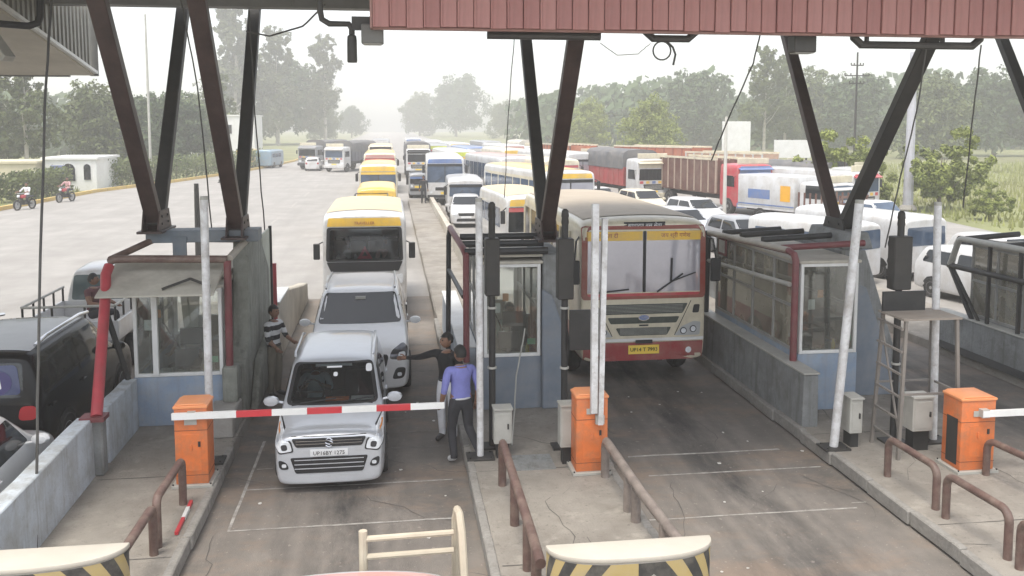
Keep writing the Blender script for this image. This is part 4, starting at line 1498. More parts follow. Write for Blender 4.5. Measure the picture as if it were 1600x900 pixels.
def car(name, label, loc, rz, pm, L=3.6, W=1.5, H=1.65, hood=.95, belt=.95, hoodlen=.85, wsrun=.65, tail=.25, wr=.29,
        cat='car', group=None, glassm=dark_glass, cut=False, roofm=None, tailrun=.12, simple=False, front=None, mirrors=True, rack=False, clr=.2, nose=.2, raxle=None):
    o = thing(name, label, cat, loc, rz, group)
    f = -L / 2
    hw = W / 2
    hr = hw * .82
    S_ = section
    st = [(f, S_(hw * .9, clr + .03, .45, .6, hood - nose - .06, hw * .8)),
          (f + .025, S_(hw * .925, clr, .46, .64, hood - nose, hw * .82)),
          (f + .14, S_(hw * .975, clr - .02, .5, hood - nose * .7 - .06, hood - nose * .55, hw * .85)),
          (f + .35, S_(hw * .995, clr - .02, .52, hood - .12, hood - .05, hw * .87)),
          (f + hoodlen - .1, S_(hw, clr - .02, .55, belt - .03, hood + .06, hw * .88)),
          (f + hoodlen + .0, S_(hw, clr - .02, .55, belt, hood + .09, hw * .89)),
          (f + hoodlen + wsrun, S_(hw, clr - .02, .55, belt, H - .04, hr)),
          (f + hoodlen + wsrun + .12, S_(hw, clr - .02, .55, belt, H - .01, hr)),
          (0.15 * L, S_(hw, clr - .02, .55, belt + .02, H, hr)),
          (L / 2 - tail - tailrun, S_(hw, clr - .02, .55, belt + .04, H - .03, hr * .97)),
          (L / 2 - tail, S_(hw * .98, clr, .55, belt + .05, H - .08, hr * .95)),
          (L / 2 - .05, S_(hw * .965, clr + .02, .55, belt, belt + .14, hw * .85)),
          (L / 2, S_(hw * .92, clr + .06, .55, belt - .1, belt, hw * .8))]
    me = loft(st, [pm], 2)
    bv = bvh_of(me)
    zc, zr_ = hood + .115, H - .065
    ycl, yrf = f + hoodlen, f + hoodlen + wsrun
    ws = [(-hw * .85, zc), (hw * .85, zc), (hr * .9, zr_), (-hr * .9, zr_)]
    if cut:
        wi = chaikin([(p[0] * .97, zc + .02 if p[1] == zc else zr_ - .02) for p in ws], 2)
        cut_faces(me, lambda c, n: c.y < yrf + .15 and c.y > f + hoodlen * .6 and inpoly(c.x, c.z, wi))
    body = link('body', me, o)
    wso = patch(bv, ws, 'front', 'windscreen', car_glass if cut else glassm, o, .005, seg=6)
    # black surround
    if cut:
        patch_ring(bv, ws, 'front', 'windscreen_seal', black_trim, o, .008, .93)
    # side windows
    y0, y1 = f + hoodlen + wsrun * .55, L / 2 - tail - tailrun + .02
    zb_, zt_ = belt + .05, H - .13
    ym = (y0 + y1) / 2
    for sd in ('left', 'right'):
        patch(bv, [(y0 - .12, zb_), (ym - .04, zb_), (ym - .04, zt_), (y0 + .28, zt_)], sd, 'side_window', glassm, o, .004, seg=3)
        patch(bv, [(ym + .04, zb_), (y1, zb_ + .02), (y1 - .12, zt_), (ym + .04, zt_)], sd, 'side_window', glassm, o, .004, seg=3)
        for k in (f + L * .2, L / 2 - L * .19)[:1 if raxle else 2]:
            ring = [(k + wr * 1.18 * math.cos(a * .5236), wr + wr * 1.18 * math.sin(a * .5236)) for a in range(12)]
            patch(bv, ring, sd, 'wheel_arch', black_trim, o, .003, rnd=0, seg=2)
        if not simple:
            patch(bv, [(f + hoodlen * .9, clr + .02), (L / 2 - .6, clr + .02), (L / 2 - .6, clr + .1), (f + hoodlen * .9, clr + .1)], sd, 'sill', black_trim, o, .004, rnd=0, seg=2)
            sg = -1 if sd == 'left' else 1
            for hy in (ym - .15, y1 - .25):
                MB().box(sg * (hw + .0) - .012, sg * (hw + .0) + .012, hy, hy + .16, belt - .12, belt - .09).build('door_handle', pm, o, bevel=.006)
    rw = [(-hw * .7, belt + .1), (hw * .7, belt + .1), (hr * .82, H - .16), (-hr * .82, H - .16)]
    patch(bv, rw, 'rear', 'rear_window', glassm, o, .005, seg=3)
    for sx in (-1, 1):
        patch(bv, [(sx * hw * .62, belt - .22), (sx * hw * .88, belt - .22), (sx * hw * .88, belt - .02), (sx * hw * .66, belt - .02)], 'rear', 'tail_light', MATS.get('tail_red') or mat('tail_red', (.35, .01, .015), .25, var=.1), o, .006, seg=2)
        for k in (f + L * .2, raxle or L / 2 - L * .19):
            wheel(o, sx * (hw - .075), k, wr, .19, simple=simple)
        if mirrors:
            b = MB()
            b.lathe([(.02, -.06), (.09, -.05), (.1, .0), (.07, .05), (.02, .06)], 10, 'y', (sx * (hw + .13), y0 - .05, belt + .08))
            b.tube([(sx * (hw - .04), y0 - .03, belt + .02), (sx * (hw + .1), y0 - .03, belt + .06)], .025, 6)
            for i, v in enumerate(b.v[:60]):
                b.v[i] = (sx * (hw + .13) + (v[0] - sx * (hw + .13)) * 1.15, v[1], belt + .08 + (v[2] - belt - .08) * .75)
            b.build('mirror', pm, o)
    if front == 'generic' or front is None:
        patch(bv, [(-hw * .45, hood - .36), (hw * .45, hood - .36), (hw * .5, hood - .22), (-hw * .5, hood - .22)], 'front', 'grille', black_trim, o, .006, rnd=1, seg=3)
        patch(bv, [(-hw * .6, clr + .12), (hw * .6, clr + .12), (hw * .55, clr + .26), (-hw * .55, clr + .26)], 'front', 'air_dam', black_trim, o, .006, rnd=1, seg=3)
        for sx in (-1, 1):
            patch(bv, [(sx * hw * .52, hood - .34), (sx * hw * .86, hood - .3), (sx * hw * .9, hood - .1), (sx * hw * .58, hood - .2)], 'front', 'headlight', lamp_glass, o, .007, seg=3)
        patch(bv, [(-.25, clr + .28), (.25, clr + .28), (.25, clr + .38), (-.25, clr + .38)], 'front', 'number_plate', plate_white, o, .012, rnd=0, seg=2)
    if rack:
        b = MB()
        z = H + .03
        for zz in (z + .1, z + .32):
            b.tube([(-hr * .85, yrf + .1, zz), (hr * .85, yrf + .1, zz), (hr * .85, L / 2 - .4, zz), (-hr * .85, L / 2 - .4, zz)], .022, 6, closed=True)
        for i in range(9):
            x = -hr * .85 + hr * 1.7 * i / 8
            b.tube([(x, yrf + .1, z + .1), (x, yrf + .1, z + .32)], .014, 5)
        for sx in (-1, 1):
            for yy in (yrf + .1, .3, L / 2 - .4):
                b.tube([(sx * hr * .85, yy, z - .06), (sx * hr * .85, yy, z + .32)], .022, 6)
        b.build('roof_rack', black_paint, o)
    return o, bv, dict(f=f, hw=hw, hr=hr, hood=hood, belt=belt, clr=clr, H=H, ycl=ycl, yrf=yrf, zc=zc, zr=zr_)


def patch_ring(bv, poly, view, name, m, parent, off, s_):
    poly = chaikin(poly, 2)
    pts = []
    for i in range(len(poly)):
        a, b_ = poly[i], poly[(i + 1) % len(poly)]
        n = max(1, int(math.hypot(b_[0] - a[0], b_[1] - a[1]) / .1))
        for k in range(n):
            pts.append((a[0] + (b_[0] - a[0]) * k / n, a[1] + (b_[1] - a[1]) * k / n))
    cx = sum(p[0] for p in pts) / len(pts)
    cy = sum(p[1] for p in pts) / len(pts)
    vs = []
    for f in (1.015, s_):
        for p in pts:
            q = (cx + (p[0] - cx) * f, cy + (p[1] - cy) * f)
            loc, nor, _, _ = bv.ray_cast(Vector((q[0], -30, q[1])), Vector((0, 1, 0)))
            vs.append(tuple(loc + (nor if nor.y < 0 else -nor) * off))
    n = len(pts)
    me = bpy.data.meshes.new(name)
    me.from_pydata(vs, [], [(j, (j + 1) % n, n + (j + 1) % n, n + j) for j in range(n)])
    me.materials.append(m)
    return link(name, me, parent)


# ---------------------------------------------------------------- silver hatchback at the barrier
wg, bv, D = car('hatchback_car', 'silver hatchback stopped at the lowered striped barrier', (-.87, 13.8, 0), 0, P_silver, L=3.55, W=1.52, H=1.53,
                hood=.88, belt=.92, hoodlen=.8, wsrun=.56, tail=.1, cut=True, front='own', clr=.13, nose=.06)
hw = D['hw']
patch(bv, [(-.44, .66), (.44, .66), (.5, .78), (-.5, .78)], 'front', 'upper_grille', black_trim, wg, .008, rnd=1)
patch(bv, [(-.45, .3), (.45, .3), (.52, .52), (-.52, .52)], 'front', 'lower_grille', black_trim, wg, .008, rnd=1)
for z in (.36, .42, .48):
    patch(bv, [(-.46, z), (.46, z), (.465, z + .012), (-.465, z + .012)], 'front', 'grille_bar', P_silver, wg, .014, rnd=0, seg=2)
for z in (.7, .74):
    patch(bv, [(-.44, z), (.44, z), (.445, z + .008), (-.445, z + .008)], 'front', 'grille_bar', chrome, wg, .013, rnd=0, seg=2)
for sx in (-1, 1):
    patch(bv, [(sx * .47, .6), (sx * .66, .57), (sx * .735, .66), (sx * .735, .93), (sx * .66, .86), (sx * .5, .74)], 'front', 'headlight_rim', black_trim, wg, .006, rnd=1)
    patch(bv, [(sx * .49, .615), (sx * .65, .59), (sx * .72, .67), (sx * .722, .9), (sx * .66, .835), (sx * .52, .73)], 'front', 'headlight', lamp_glass, wg, .011, rnd=1)
    patch(bv, [(sx * .55, .63), (sx * .63, .62), (sx * .64, .7), (sx * .56, .71)], 'front', 'lamp_bowl', lamp_dark, wg, .015, rnd=2, seg=2)
    patch(bv, [(sx * .67, .78), (sx * .71, .79), (sx * .71, .85), (sx * .68, .83)], 'front', 'indicator', mat('amber', (.6, .2, .02), .3), wg, .012, rnd=1, seg=2)
    patch(bv, [(sx * .53, .36), (sx * .66, .36), (sx * .68, .5), (sx * .57, .46)], 'front', 'fog_recess', black_trim, wg, .008, rnd=2, seg=3)
    patch(bv, [(sx * .57, .39), (sx * .63, .39), (sx * .63, .44), (sx * .57, .44)], 'front', 'fog_light', lamp_glass, wg, .012, rnd=2, seg=2)
    MB().tube([(sx * .58, -.25, 1.53), (sx * .59, -.15, 1.57), (sx * .59, 1.1, 1.57), (sx * .58, 1.25, 1.53)], .018, 8).build('roof_rail', P_silver, wg)
pl = patch(bv, [(-.25, .535), (.25, .535), (.25, .635), (-.25, .635)], 'front', 'number_plate', plate_white, wg, .02, rnd=0, seg=2)
loc, _, _, _ = bv.ray_cast(Vector((0, -9, .58)), Vector((0, 1, 0)))
text('plate_text', 'UP16BY 1275', .075, ink, wg, (0, loc.y - .045, .583))
loc, _, _, _ = bv.ray_cast(Vector((0, -9, .72)), Vector((0, 1, 0)))
em = MB()
for sgn in (1, -1):
    em.tube([(.05 * sgn, 0, .0 * sgn), (-.035 * sgn, 0, .045 * sgn), (.0, 0, .065 * sgn), (.045 * sgn, 0, .035 * sgn)], .011, 6)
em.build('emblem', chrome, wg, loc=(0, loc.y - .02, .72))
# bonnet crease, wipers, stickers, interior
patch(bv, [(-.5, .8), (.5, .8), (.5, .808), (-.5, .808)], 'front', 'bonnet_gap', black_trim, wg, .003, rnd=0, seg=2)
for sx in (-.45, .12):
    l0, _, _, _ = bv.ray_cast(Vector((sx, -9, 1.01)), Vector((0, 1, 0)))
    l1_, _, _, _ = bv.ray_cast(Vector((sx + .5, -9, 1.05)), Vector((0, 1, 0)))
    MB().tube([l0 + Vector((0, -.03, .02)), l1_ + Vector((0, -.02, .02))], .009, 6).build('wiper', black_trim, wg)
b = MB()
b.box(-.6, .6, -.6, 1.3, .3, .34)
b.box(-.62, .62, -.72, -.45, .7, .95)
b.build('dashboard', black_trim, wg, bevel=.02)
seatm = mat('seat_cloth', (.07, .07, .075), .9, var=.2)
for sx in (-.35, .35):
    b = MB()
    b.box(sx - .25, sx + .25, 0, .5, .5, .68)
    b.box(sx - .24, sx + .24, .42, .56, .6, 1.12)
    b.box(sx - .13, sx + .13, .44, .54, 1.13, 1.32)
    b.build('seat', seatm, wg, bevel=.04, seg=2)
b = MB()
b.box(-.6, .6, 1.0, 1.2, .6, 1.2)
b.build('rear_seat', seatm, wg, bevel=.04, seg=2)
b = MB()
b.tube([(.18 * math.cos(a), .06 * math.sin(a), .17 * math.sin(a)) for a in [i * .3142 for i in range(20)]], .016, 6, closed=True)
b.tube([(-.17, 0, 0), (.17, 0, 0)], .014, 6)
b.build('steering_wheel', black_trim, wg, loc=(-.34, -.36, 1.0))
patch(bv, [(.47, 1.34), (.56, 1.34), (.55, 1.43), (.47, 1.43)], 'front', 'sticker', plate_white, wg, .012, rnd=1, seg=2)
patch(bv, [(-.1, 1.4), (.12, 1.4), (.12, 1.42), (-.1, 1.42)], 'front', 'sticker', plate_white, wg, .012, rnd=0, seg=2)
patch(bv, [(0, 1.3), (.06, 1.3), (.06, 1.35), (0, 1.35)], 'front', 'mirror_charm', plate_white, wg, .012, rnd=1, seg=2)
b = MB()
b.box(-.12, .22, -.7, -.56, .955, .98)
b.build('dashboard_box', orange, wg)
b = MB()
b.box(.25, .58, -.7, -.5, .955, .965)
b.build('paper', plate_white, wg)

# ---------------------------------------------------------------- white SUV
sv_, bv, D = car('suv_car', 'white suv waiting right behind the silver hatchback', (-.62, 18.3, 0), 0, P_clean, L=4.5, W=1.88, H=1.72, hood=1.08, belt=1.08,
                 hoodlen=1.15, wsrun=.8, tail=.15, wr=.36, front='own', clr=.22)
for sx in (-1, 1):
    patch(bv, [(sx * .55, .78), (sx * .86, .74), (sx * .9, .92), (sx * .8, 1.0), (sx * .6, .92)], 'front', 'headlight', lamp_dark, sv_, .008)
    patch(bv, [(sx * .72, .8), (sx * .84, .79), (sx * .84, .88), (sx * .72, .88)], 'front', 'lamp_lens', lamp_glass, sv_, .014, seg=2)
    patch(bv, [(sx * .6, .4), (sx * .82, .42), (sx * .86, .62), (sx * .68, .62)], 'front', 'fog_recess', black_trim, sv_, .008)
    patch(bv, [(sx * .7, .46), (sx * .78, .46), (sx * .78, .53), (sx * .7, .53)], 'front', 'fog_light', lamp_glass, sv_, .014, seg=2)
    MB().tube([(sx * .68, -.3, 1.74), (sx * .69, .2, 1.78), (sx * .68, 1.7, 1.74)], .022, 8).build('roof_rail', P_grey, sv_)
patch(bv, [(-.5, .62), (.5, .62), (.55, .86), (-.55, .86)], 'front', 'grille', black_trim, sv_, .008)
patch(bv, [(-.26, .5), (.26, .5), (.26, .6), (-.26, .6)], 'front', 'number_plate', plate_white, sv_, .02, rnd=0, seg=2)
l0, _, _, _ = bv.ray_cast(Vector((0, -9, 1.58)), Vector((0, 1, 0)))
MB().box(-.1, .1, -.02, .02, -.03, .03).build('mirror_mount', cabinet, sv_, loc=(0, l0.y - .03, 1.58))


# ---------------------------------------------------------------- box bodied vehicles (buses, vans)
def bus(name, label, loc, rz, L=9.6, W=2.45, H=3.1, clr=.45, lower=P_cream, upper=None, roofm=None, stripe=None, glassm=sky_glass, wsb=1.45, wst=2.6,
        nwin=7, group=None, wr=.48, cat='bus', split=True, simple=True, forehead=None, win_open=False, bulge=.06):
    o = thing(name, label, cat, loc, rz, group)
    hw = W / 2
    f = -L / 2
    S8 = lambda w_, z0, z1: [(0, z0), (w_ * .94, z0), (w_, z0 + .04), (w_ * 1.0, (z0 + z1) * .45), (w_ * .995, z1 - .32), (w_ * .975, z1 - .1), (w_ * .88, z1 - .01), (0, z1 + .05)]
    st = [(f, S8(hw * .965, clr + .02, H - .16)), (f + .02, S8(hw * .975, clr, H - .12)), (f + .12, S8(hw, clr, H - .05)), (f + .4, S8(hw, clr, H)),
          (f + L * .5, S8(hw, clr, H)), (L / 2 - .4, S8(hw, clr, H)), (L / 2 - .12, S8(hw * .99, clr, H - .02)), (L / 2, S8(hw * .95, clr + .06, H - .12))]
    me = loft(st, [lower], 2)
    bv = bvh_of(me)
    link('body', me, o)
    if roofm:
        patch(bv, [(-hw * .9, f + .35), (hw * .9, f + .35), (hw * .9, L / 2 - .2), (-hw * .9, L / 2 - .2)], 'top', 'roof_panel', roofm, o, .012, rnd=1, seg=5)
    if forehead:
        patch(bv, [(-hw * .88, wst + .03), (hw * .88, wst + .03), (hw * .84, H - .16), (-hw * .84, H - .16)], 'front', 'destination_board', forehead, o, .008, rnd=1, seg=4)
    if split:
        for sx in (-1, 1):
            patch(bv, [(sx * .03, wsb), (sx * hw * .92, wsb), (sx * hw * .9, wst), (sx * .03, wst)], 'front', 'windscreen', glassm, o, .006, rnd=1)
        patch(bv, [(-.03, wsb), (.03, wsb), (.03, wst), (-.03, wst)], 'front', 'pillar', black_trim, o, .012, rnd=0, seg=2)
    else:
        patch(bv, [(-hw * .9, wsb), (hw * .9, wsb), (hw * .87, wst), (-hw * .87, wst)], 'front', 'windscreen', glassm, o, .006, rnd=2, seg=6)
    y0, y1 = f + 1.0, L / 2 - .35
    dy = (y1 - y0) / nwin
    for sd in ('left', 'right'):
        if upper:
            patch(bv, [(f + .3, wsb - .06), (L / 2 - .15, wsb - .06), (L / 2 - .15, wst + .02), (f + .3, wst + .02)], sd, 'window_band', upper, o, .004, rnd=0, seg=3)
        if stripe:
            patch(bv, [(f + .25, clr + .05), (L / 2 - .1, clr + .05), (L / 2 - .1, clr + .6), (f + .25, clr + .6)], sd, 'side_stripe', stripe, o, .005, rnd=0, seg=2)
        for i in range(nwin):
            a = y0 + dy * i + .06
            patch(bv, [(a, wsb + .05), (a + dy - .12, wsb + .05), (a + dy - .12, wst - .12), (a, wst - .12)], sd, 'side_window', dark_glass if win_open else blue_glass, o, .008, rnd=1, seg=2)
        for k in (f + L * .2, L / 2 - L * .22):
            ring = [(k + wr * 1.15 * math.cos(a * .5236), wr + wr * 1.15 * math.sin(a * .5236)) for a in range(12)]
            patch(bv, [(p[0], max(p[1], clr + .03)) for p in ring], sd, 'wheel_arch', black_trim, o, .007, rnd=0, seg=2)
    for sx in (-1, 1):
        for k in (f + L * .2, L / 2 - L * .22):
            wheel(o, sx * (hw - .13), k, wr, .26, simple=True)
    b = MB()
    for sx in (-1, 1):
        b.box(sx * .45 - .05, sx * .45 + .05, f + .4, L / 2 - .4, clr - .12, clr + .06)
    b.box(-hw * .8, hw * .8, f + L * .2 - .08, f + L * .2 + .08, wr - .08, wr + .1)
    b.box(-hw * .8, hw * .8, L / 2 - L * .22 - .08, L / 2 - L * .22 + .08, wr - .08, wr + .1)
    b.build('chassis', black_paint, o)
    return o, bv, dict(f=f, hw=hw, H=H, wsb=wsb, wst=wst, clr=clr)


def lamps(o, bv, x, z, r, n=1, name='headlight'):
    for sx in (-1, 1):
        ring = [(sx * x + r * math.cos(a * .5236), z + r * math.sin(a * .5236)) for a in range(12)]
        patch(bv, ring, 'front', name, lamp_glass, o, .012, rnd=0, seg=2)


# main red and cream bus
mb_, bv, D = bus('state_bus', 'cream and maroon bus with a yellow banded windscreen in the toll lane', (4.71, 19.85, 0), 0, L=7.3, W=2.46, H=3.28, clr=.54, lower=P_cream, upper=None,
                 roofm=mat('bus_roof', (.42, .35, .265), .6, var=.08, dirt=(.45, .39, .31), dirt_amt=.5), stripe=P_maroon, wsb=1.86, wst=3.02, nwin=6, forehead=P_maroon, win_open=True)
hw = D['hw']
f = D['f']
patch_ring(bv, [(-hw * .955, 1.74), (hw * .955, 1.74), (hw * .95, 3.1), (-hw * .95, 3.1)], 'front', 'windscreen_surround', mat('paint_surround', (.26, .05, .035), .4, var=.1, dirt=DUST, dirt_amt=.4), mb_, .016, .93)
for sx in (-1, 1):
    patch(bv, [(sx * .04, 2.84), (sx * hw * .9, 2.84), (sx * hw * .9, 3.015), (sx * .04, 3.015)], 'front', 'sun_band', P_yellow, mb_, .011, rnd=0, seg=3)
for i, (x, s_) in enumerate(((-.75, 'जय माता दी'), (.6, 'जय श्री गणेश'))):
    text('band_text', s_, .11, P_maroon, mb_, (x, f - .012, 2.93))
patch(bv, [(-.4, 3.06), (.4, 3.06), (.4, 3.18), (-.4, 3.18)], 'front', 'route_board', black_trim, mb_, .014, rnd=0, seg=3)
text('route_text', 'साधारण बस सेवा', .105, plate_white, mb_, (0, f - .012, 3.12))
for z, hh in ((1.73, .11),):
    patch(bv, [(-hw * .93, z), (hw * .93, z), (hw * .93, z + hh), (-hw * .93, z + hh)], 'front', 'red_band', P_red, mb_, .01, rnd=0, seg=3)
patch(bv, [(-hw * .93, .56), (hw * .93, .56), (hw * .95, .9), (-hw * .95, .9)], 'front', 'bumper', P_maroon, mb_, .02, rnd=1, seg=4)
patch(bv, [(-hw * .95, .92), (hw * .95, .92), (hw * .95, .98), (-hw * .95, .98)], 'front', 'bumper_strip', white_frame, mb_, .03, rnd=0, seg=3)
grm = mat('bus_grille', (.05, .06, .05), .5, var=.3, scale=12)
patch(bv, [(-.76, 1.44), (.76, 1.44), (.86, 1.63), (-.86, 1.63)], 'front', 'upper_grille', grm, mb_, .012, rnd=1, seg=4)
patch(bv, [(-.64, 1.26), (.64, 1.26), (.7, 1.38), (-.7, 1.38)], 'front', 'middle_grille', grm, mb_, .012, rnd=1, seg=4)
patch(bv, [(-.46, 1.03), (.46, 1.03), (.54, 1.18), (-.54, 1.18)], 'front', 'lower_grille', grm, mb_, .012, rnd=1, seg=4)
for i in range(6):
    for z0, z1, w_ in ((1.47, 1.6, .76), (1.05, 1.16, .46)):
        z = z0 + (z1 - z0) * i / 5
        patch(bv, [(-w_, z), (w_, z), (w_, z + .006), (-w_, z + .006)], 'front', 'grille_bar', cabinet, mb_, .016, rnd=0, seg=2)
patch(bv, [(.95, 1.44), (1.08, 1.44), (1.1, 1.6), (.98, 1.6)], 'front', 'vent', black_trim, mb_, .012, rnd=1, seg=2)
for sx in (-1, 1):
    patch(bv, [(sx * .6, 1.01), (sx * 1.1, 1.01), (sx * 1.12, 1.26), (sx * .98, 1.28), (sx * .74, 1.18)], 'front', 'lamp_panel', mat('lamp_panel_grey', (.42, .43, .43), .4, metal=.2), mb_, .012, rnd=1, seg=3)
    patch(bv, [(sx * .6, 1.02), (sx * .615, 1.02), (sx * .93, 1.68), (sx * .915, 1.68)], 'front', 'panel_seam', black_trim, mb_, .012, rnd=0, seg=2)
    for x, z in ((.78, 1.1), (.97, 1.13)):
        ring = [(sx * x + .068 * math.cos(a * .5236), z + .068 * math.sin(a * .5236)) for a in range(12)]
        h = patch(bv, ring, 'front', 'headlight', lamp_dark, mb_, .018, rnd=0, seg=2)
        ring = [(sx * x + .05 * math.cos(a * .5236), z + .05 * math.sin(a * .5236)) for a in range(12)]
        patch(bv, ring, 'front', 'headlight_lens', lamp_glass, mb_, .026, rnd=0, seg=2)
    ring = [(sx * .88 + .06 * math.cos(a * .5236), .73 + .06 * math.sin(a * .5236)) for a in range(12)]
    patch(bv, ring, 'front', 'fog_light', lamp_glass, mb_, .03, rnd=0, seg=2)
ring = [(.11 * math.cos(a * .2618), 1.375 + .06 * math.sin(a * .2618)) for a in range(24)]
patch(bv, ring, 'front', 'badge', chrome, mb_, .03, rnd=0, seg=2)
ring = [(.092 * math.cos(a * .2618), 1.375 + .045 * math.sin(a * .2618)) for a in range(24)]
patch(bv, ring, 'front', 'badge_face', P_blue, mb_, .034, rnd=0, seg=2)
text('badge_text', 'TATA', .045, chrome, mb_, (0, f - .042, 1.373))
patch(bv, [(-.09, 1.21), (.09, 1.21), (.09, 1.24), (-.09, 1.24)], 'front', 'maker_strip', black_trim, mb_, .02, rnd=0, seg=2)
patch(bv, [(-.3, .68), (.3, .68), (.3, .85), (-.3, .85)], 'front', 'number_plate', plate_yellow, mb_, .04, rnd=0, seg=2)
text('plate_text', 'UP14 T 7993', .1, ink, mb_, (0, f - .052, .765))
MB().box(-.16, .16, f - .07, f - .03, .89, .95).build('tow_bracket', black_trim, mb_)
for x0, x1, z1 in ((-.95, -.3, 1.92), (.25, .75, 2.2)):
    MB().tube([(x0, f - .03, 1.86), (x1, f - .025, z1)], .014, 6).build('wiper', black_trim, mb_)
MB().tube([(.52, f - .03, 2.04), (.53, f - .025, 2.5)], .018, 6).build('wiper_blade', black_trim, mb_)
MB().tube([(.52, f - .03, 2.05), (1.0, f - .025, 2.22)], .012, 6).build('wiper_blade', black_trim, mb_)
for sx in (-1, 1):
    MB().tube([(sx * 1.2, f + .25, 2.9), (sx * 1.32, f - .05, 2.85), (sx * 1.36, f - .1, 2.5)], .018, 6).build('mirror_arm', black_trim, mb_)
    MB().box(sx * 1.36 - .1, sx * 1.36 + .1, f - .13, f - .07, 2.05, 2.5).build('mirror', black_trim, mb_, bevel=.02)
    for i in range(7):
        y = f + 1.0 + (7.3 - 1.35) / 6 * i
        MB().box(sx * 1.24 - .012, sx * 1.24 + .012, y - .03, y + .03, 1.9, 2.92).build('window_pillar', P_cream, mb_)

# minibus with yellow forehead behind the SUV
mn, bv, D = bus('minibus', 'white minibus with cream roof and yellow forehead behind the white suv', (-.66, 24.9, 0), 0, L=5.0, W=2.08, H=2.86, clr=.4, lower=P_white,
                roofm=mat('minibus_roof', (.62, .5, .31), .5, var=.06, dirt=DUST, dirt_amt=.3), glassm=car_glass, wsb=1.62, wst=2.46, nwin=4, wr=.37, split=False, forehead=P_yellow)
hw, f = D['hw'], D['f']
body = [c for c in kids(mn) if c.name.startswith('body')][0]
wi = chaikin([(-hw * .86, 1.66), (hw * .86, 1.66), (hw * .83, 2.42), (-hw * .83, 2.42)], 2)
cut_faces(body.data, lambda c, n: c.y < f + .3 and inpoly(c.x, c.z, wi))
patch_ring(bv, [(-hw * .9, 1.62), (hw * .9, 1.62), (hw * .87, 2.46), (-hw * .87, 2.46)], 'front', 'windscreen_seal', black_trim, mn, .012, .93)
text('forehead_text', 'TRAVELLER', .1, P_maroon, mn, (0, f - .02, 2.57))
patch(bv, [(-hw * .8, 1.36), (hw * .8, 1.36), (hw * .9, 1.6), (-hw * .9, 1.6)], 'front', 'dark_panel', black_trim, mn, .01, rnd=1)
patch(bv, [(-hw * .55, 1.2), (-.06, 1.2), (-.06, 1.31), (-hw * .68, 1.31)], 'front', 'grille', black_trim, mn, .012, rnd=1, seg=3)
patch(bv, [(hw * .55, 1.2), (.06, 1.2), (.06, 1.31), (hw * .68, 1.31)], 'front', 'grille', black_trim, mn, .012, rnd=1, seg=3)
for sx in (-1, 1):
    patch(bv, [(sx * .64, 1.02), (sx * .94, 1.04), (sx * .95, 1.3), (sx * .74, 1.26)], 'front', 'headlight', lamp_glass, mn, .014, seg=3)
    MB().tube([(sx * 1.0, f + .2, 2.1), (sx * 1.16, f - .02, 2.05)], .015, 6).build('mirror_arm', black_trim, mn)
    MB().box(sx * 1.17 - .08, sx * 1.17 + .08, f - .06, f, 1.68, 2.08).build('mirror', black_trim, mn, bevel=.02)
patch(bv, [(-.9, .5), (.9, .5), (.9, .72), (-.9, .72)], 'front', 'bumper_grille', black_trim, mn, .014, rnd=1)
b = MB()
b.box(-.9, .9, f + .12, f + .5, 1.4, 1.62)
b.box(-.95, .95, f + .12, f + 4.5, .9, .94)
b.build('dashboard', black_trim, mn)
MB().prism([(-.19, 0), (.19, 0), (.17, .03), (0, .32), (-.17, .03)], 'y', f + .13, f + .15).build('warning_triangle', mat('triangle_red', (.75, .02, .08), .4), mn, loc=(-.0, 0, 1.66))
MB().prism([(-.07, .07), (.07, .07), (0, .19)], 'y', f + .125, f + .13).build('triangle_hole', black_trim, mn, loc=(-.0, 0, 1.66))
for i, x in enumerate((-.65, -.2, .25, .65)):
    for j in range(2):
        b = MB()
        b.box(x - .2, x + .2, f + 1.1 + j * .9, f + 1.22 + j * .9, 1.1, 2.0)
        b.build('seat', seatm, mn, bevel=.04, seg=2)

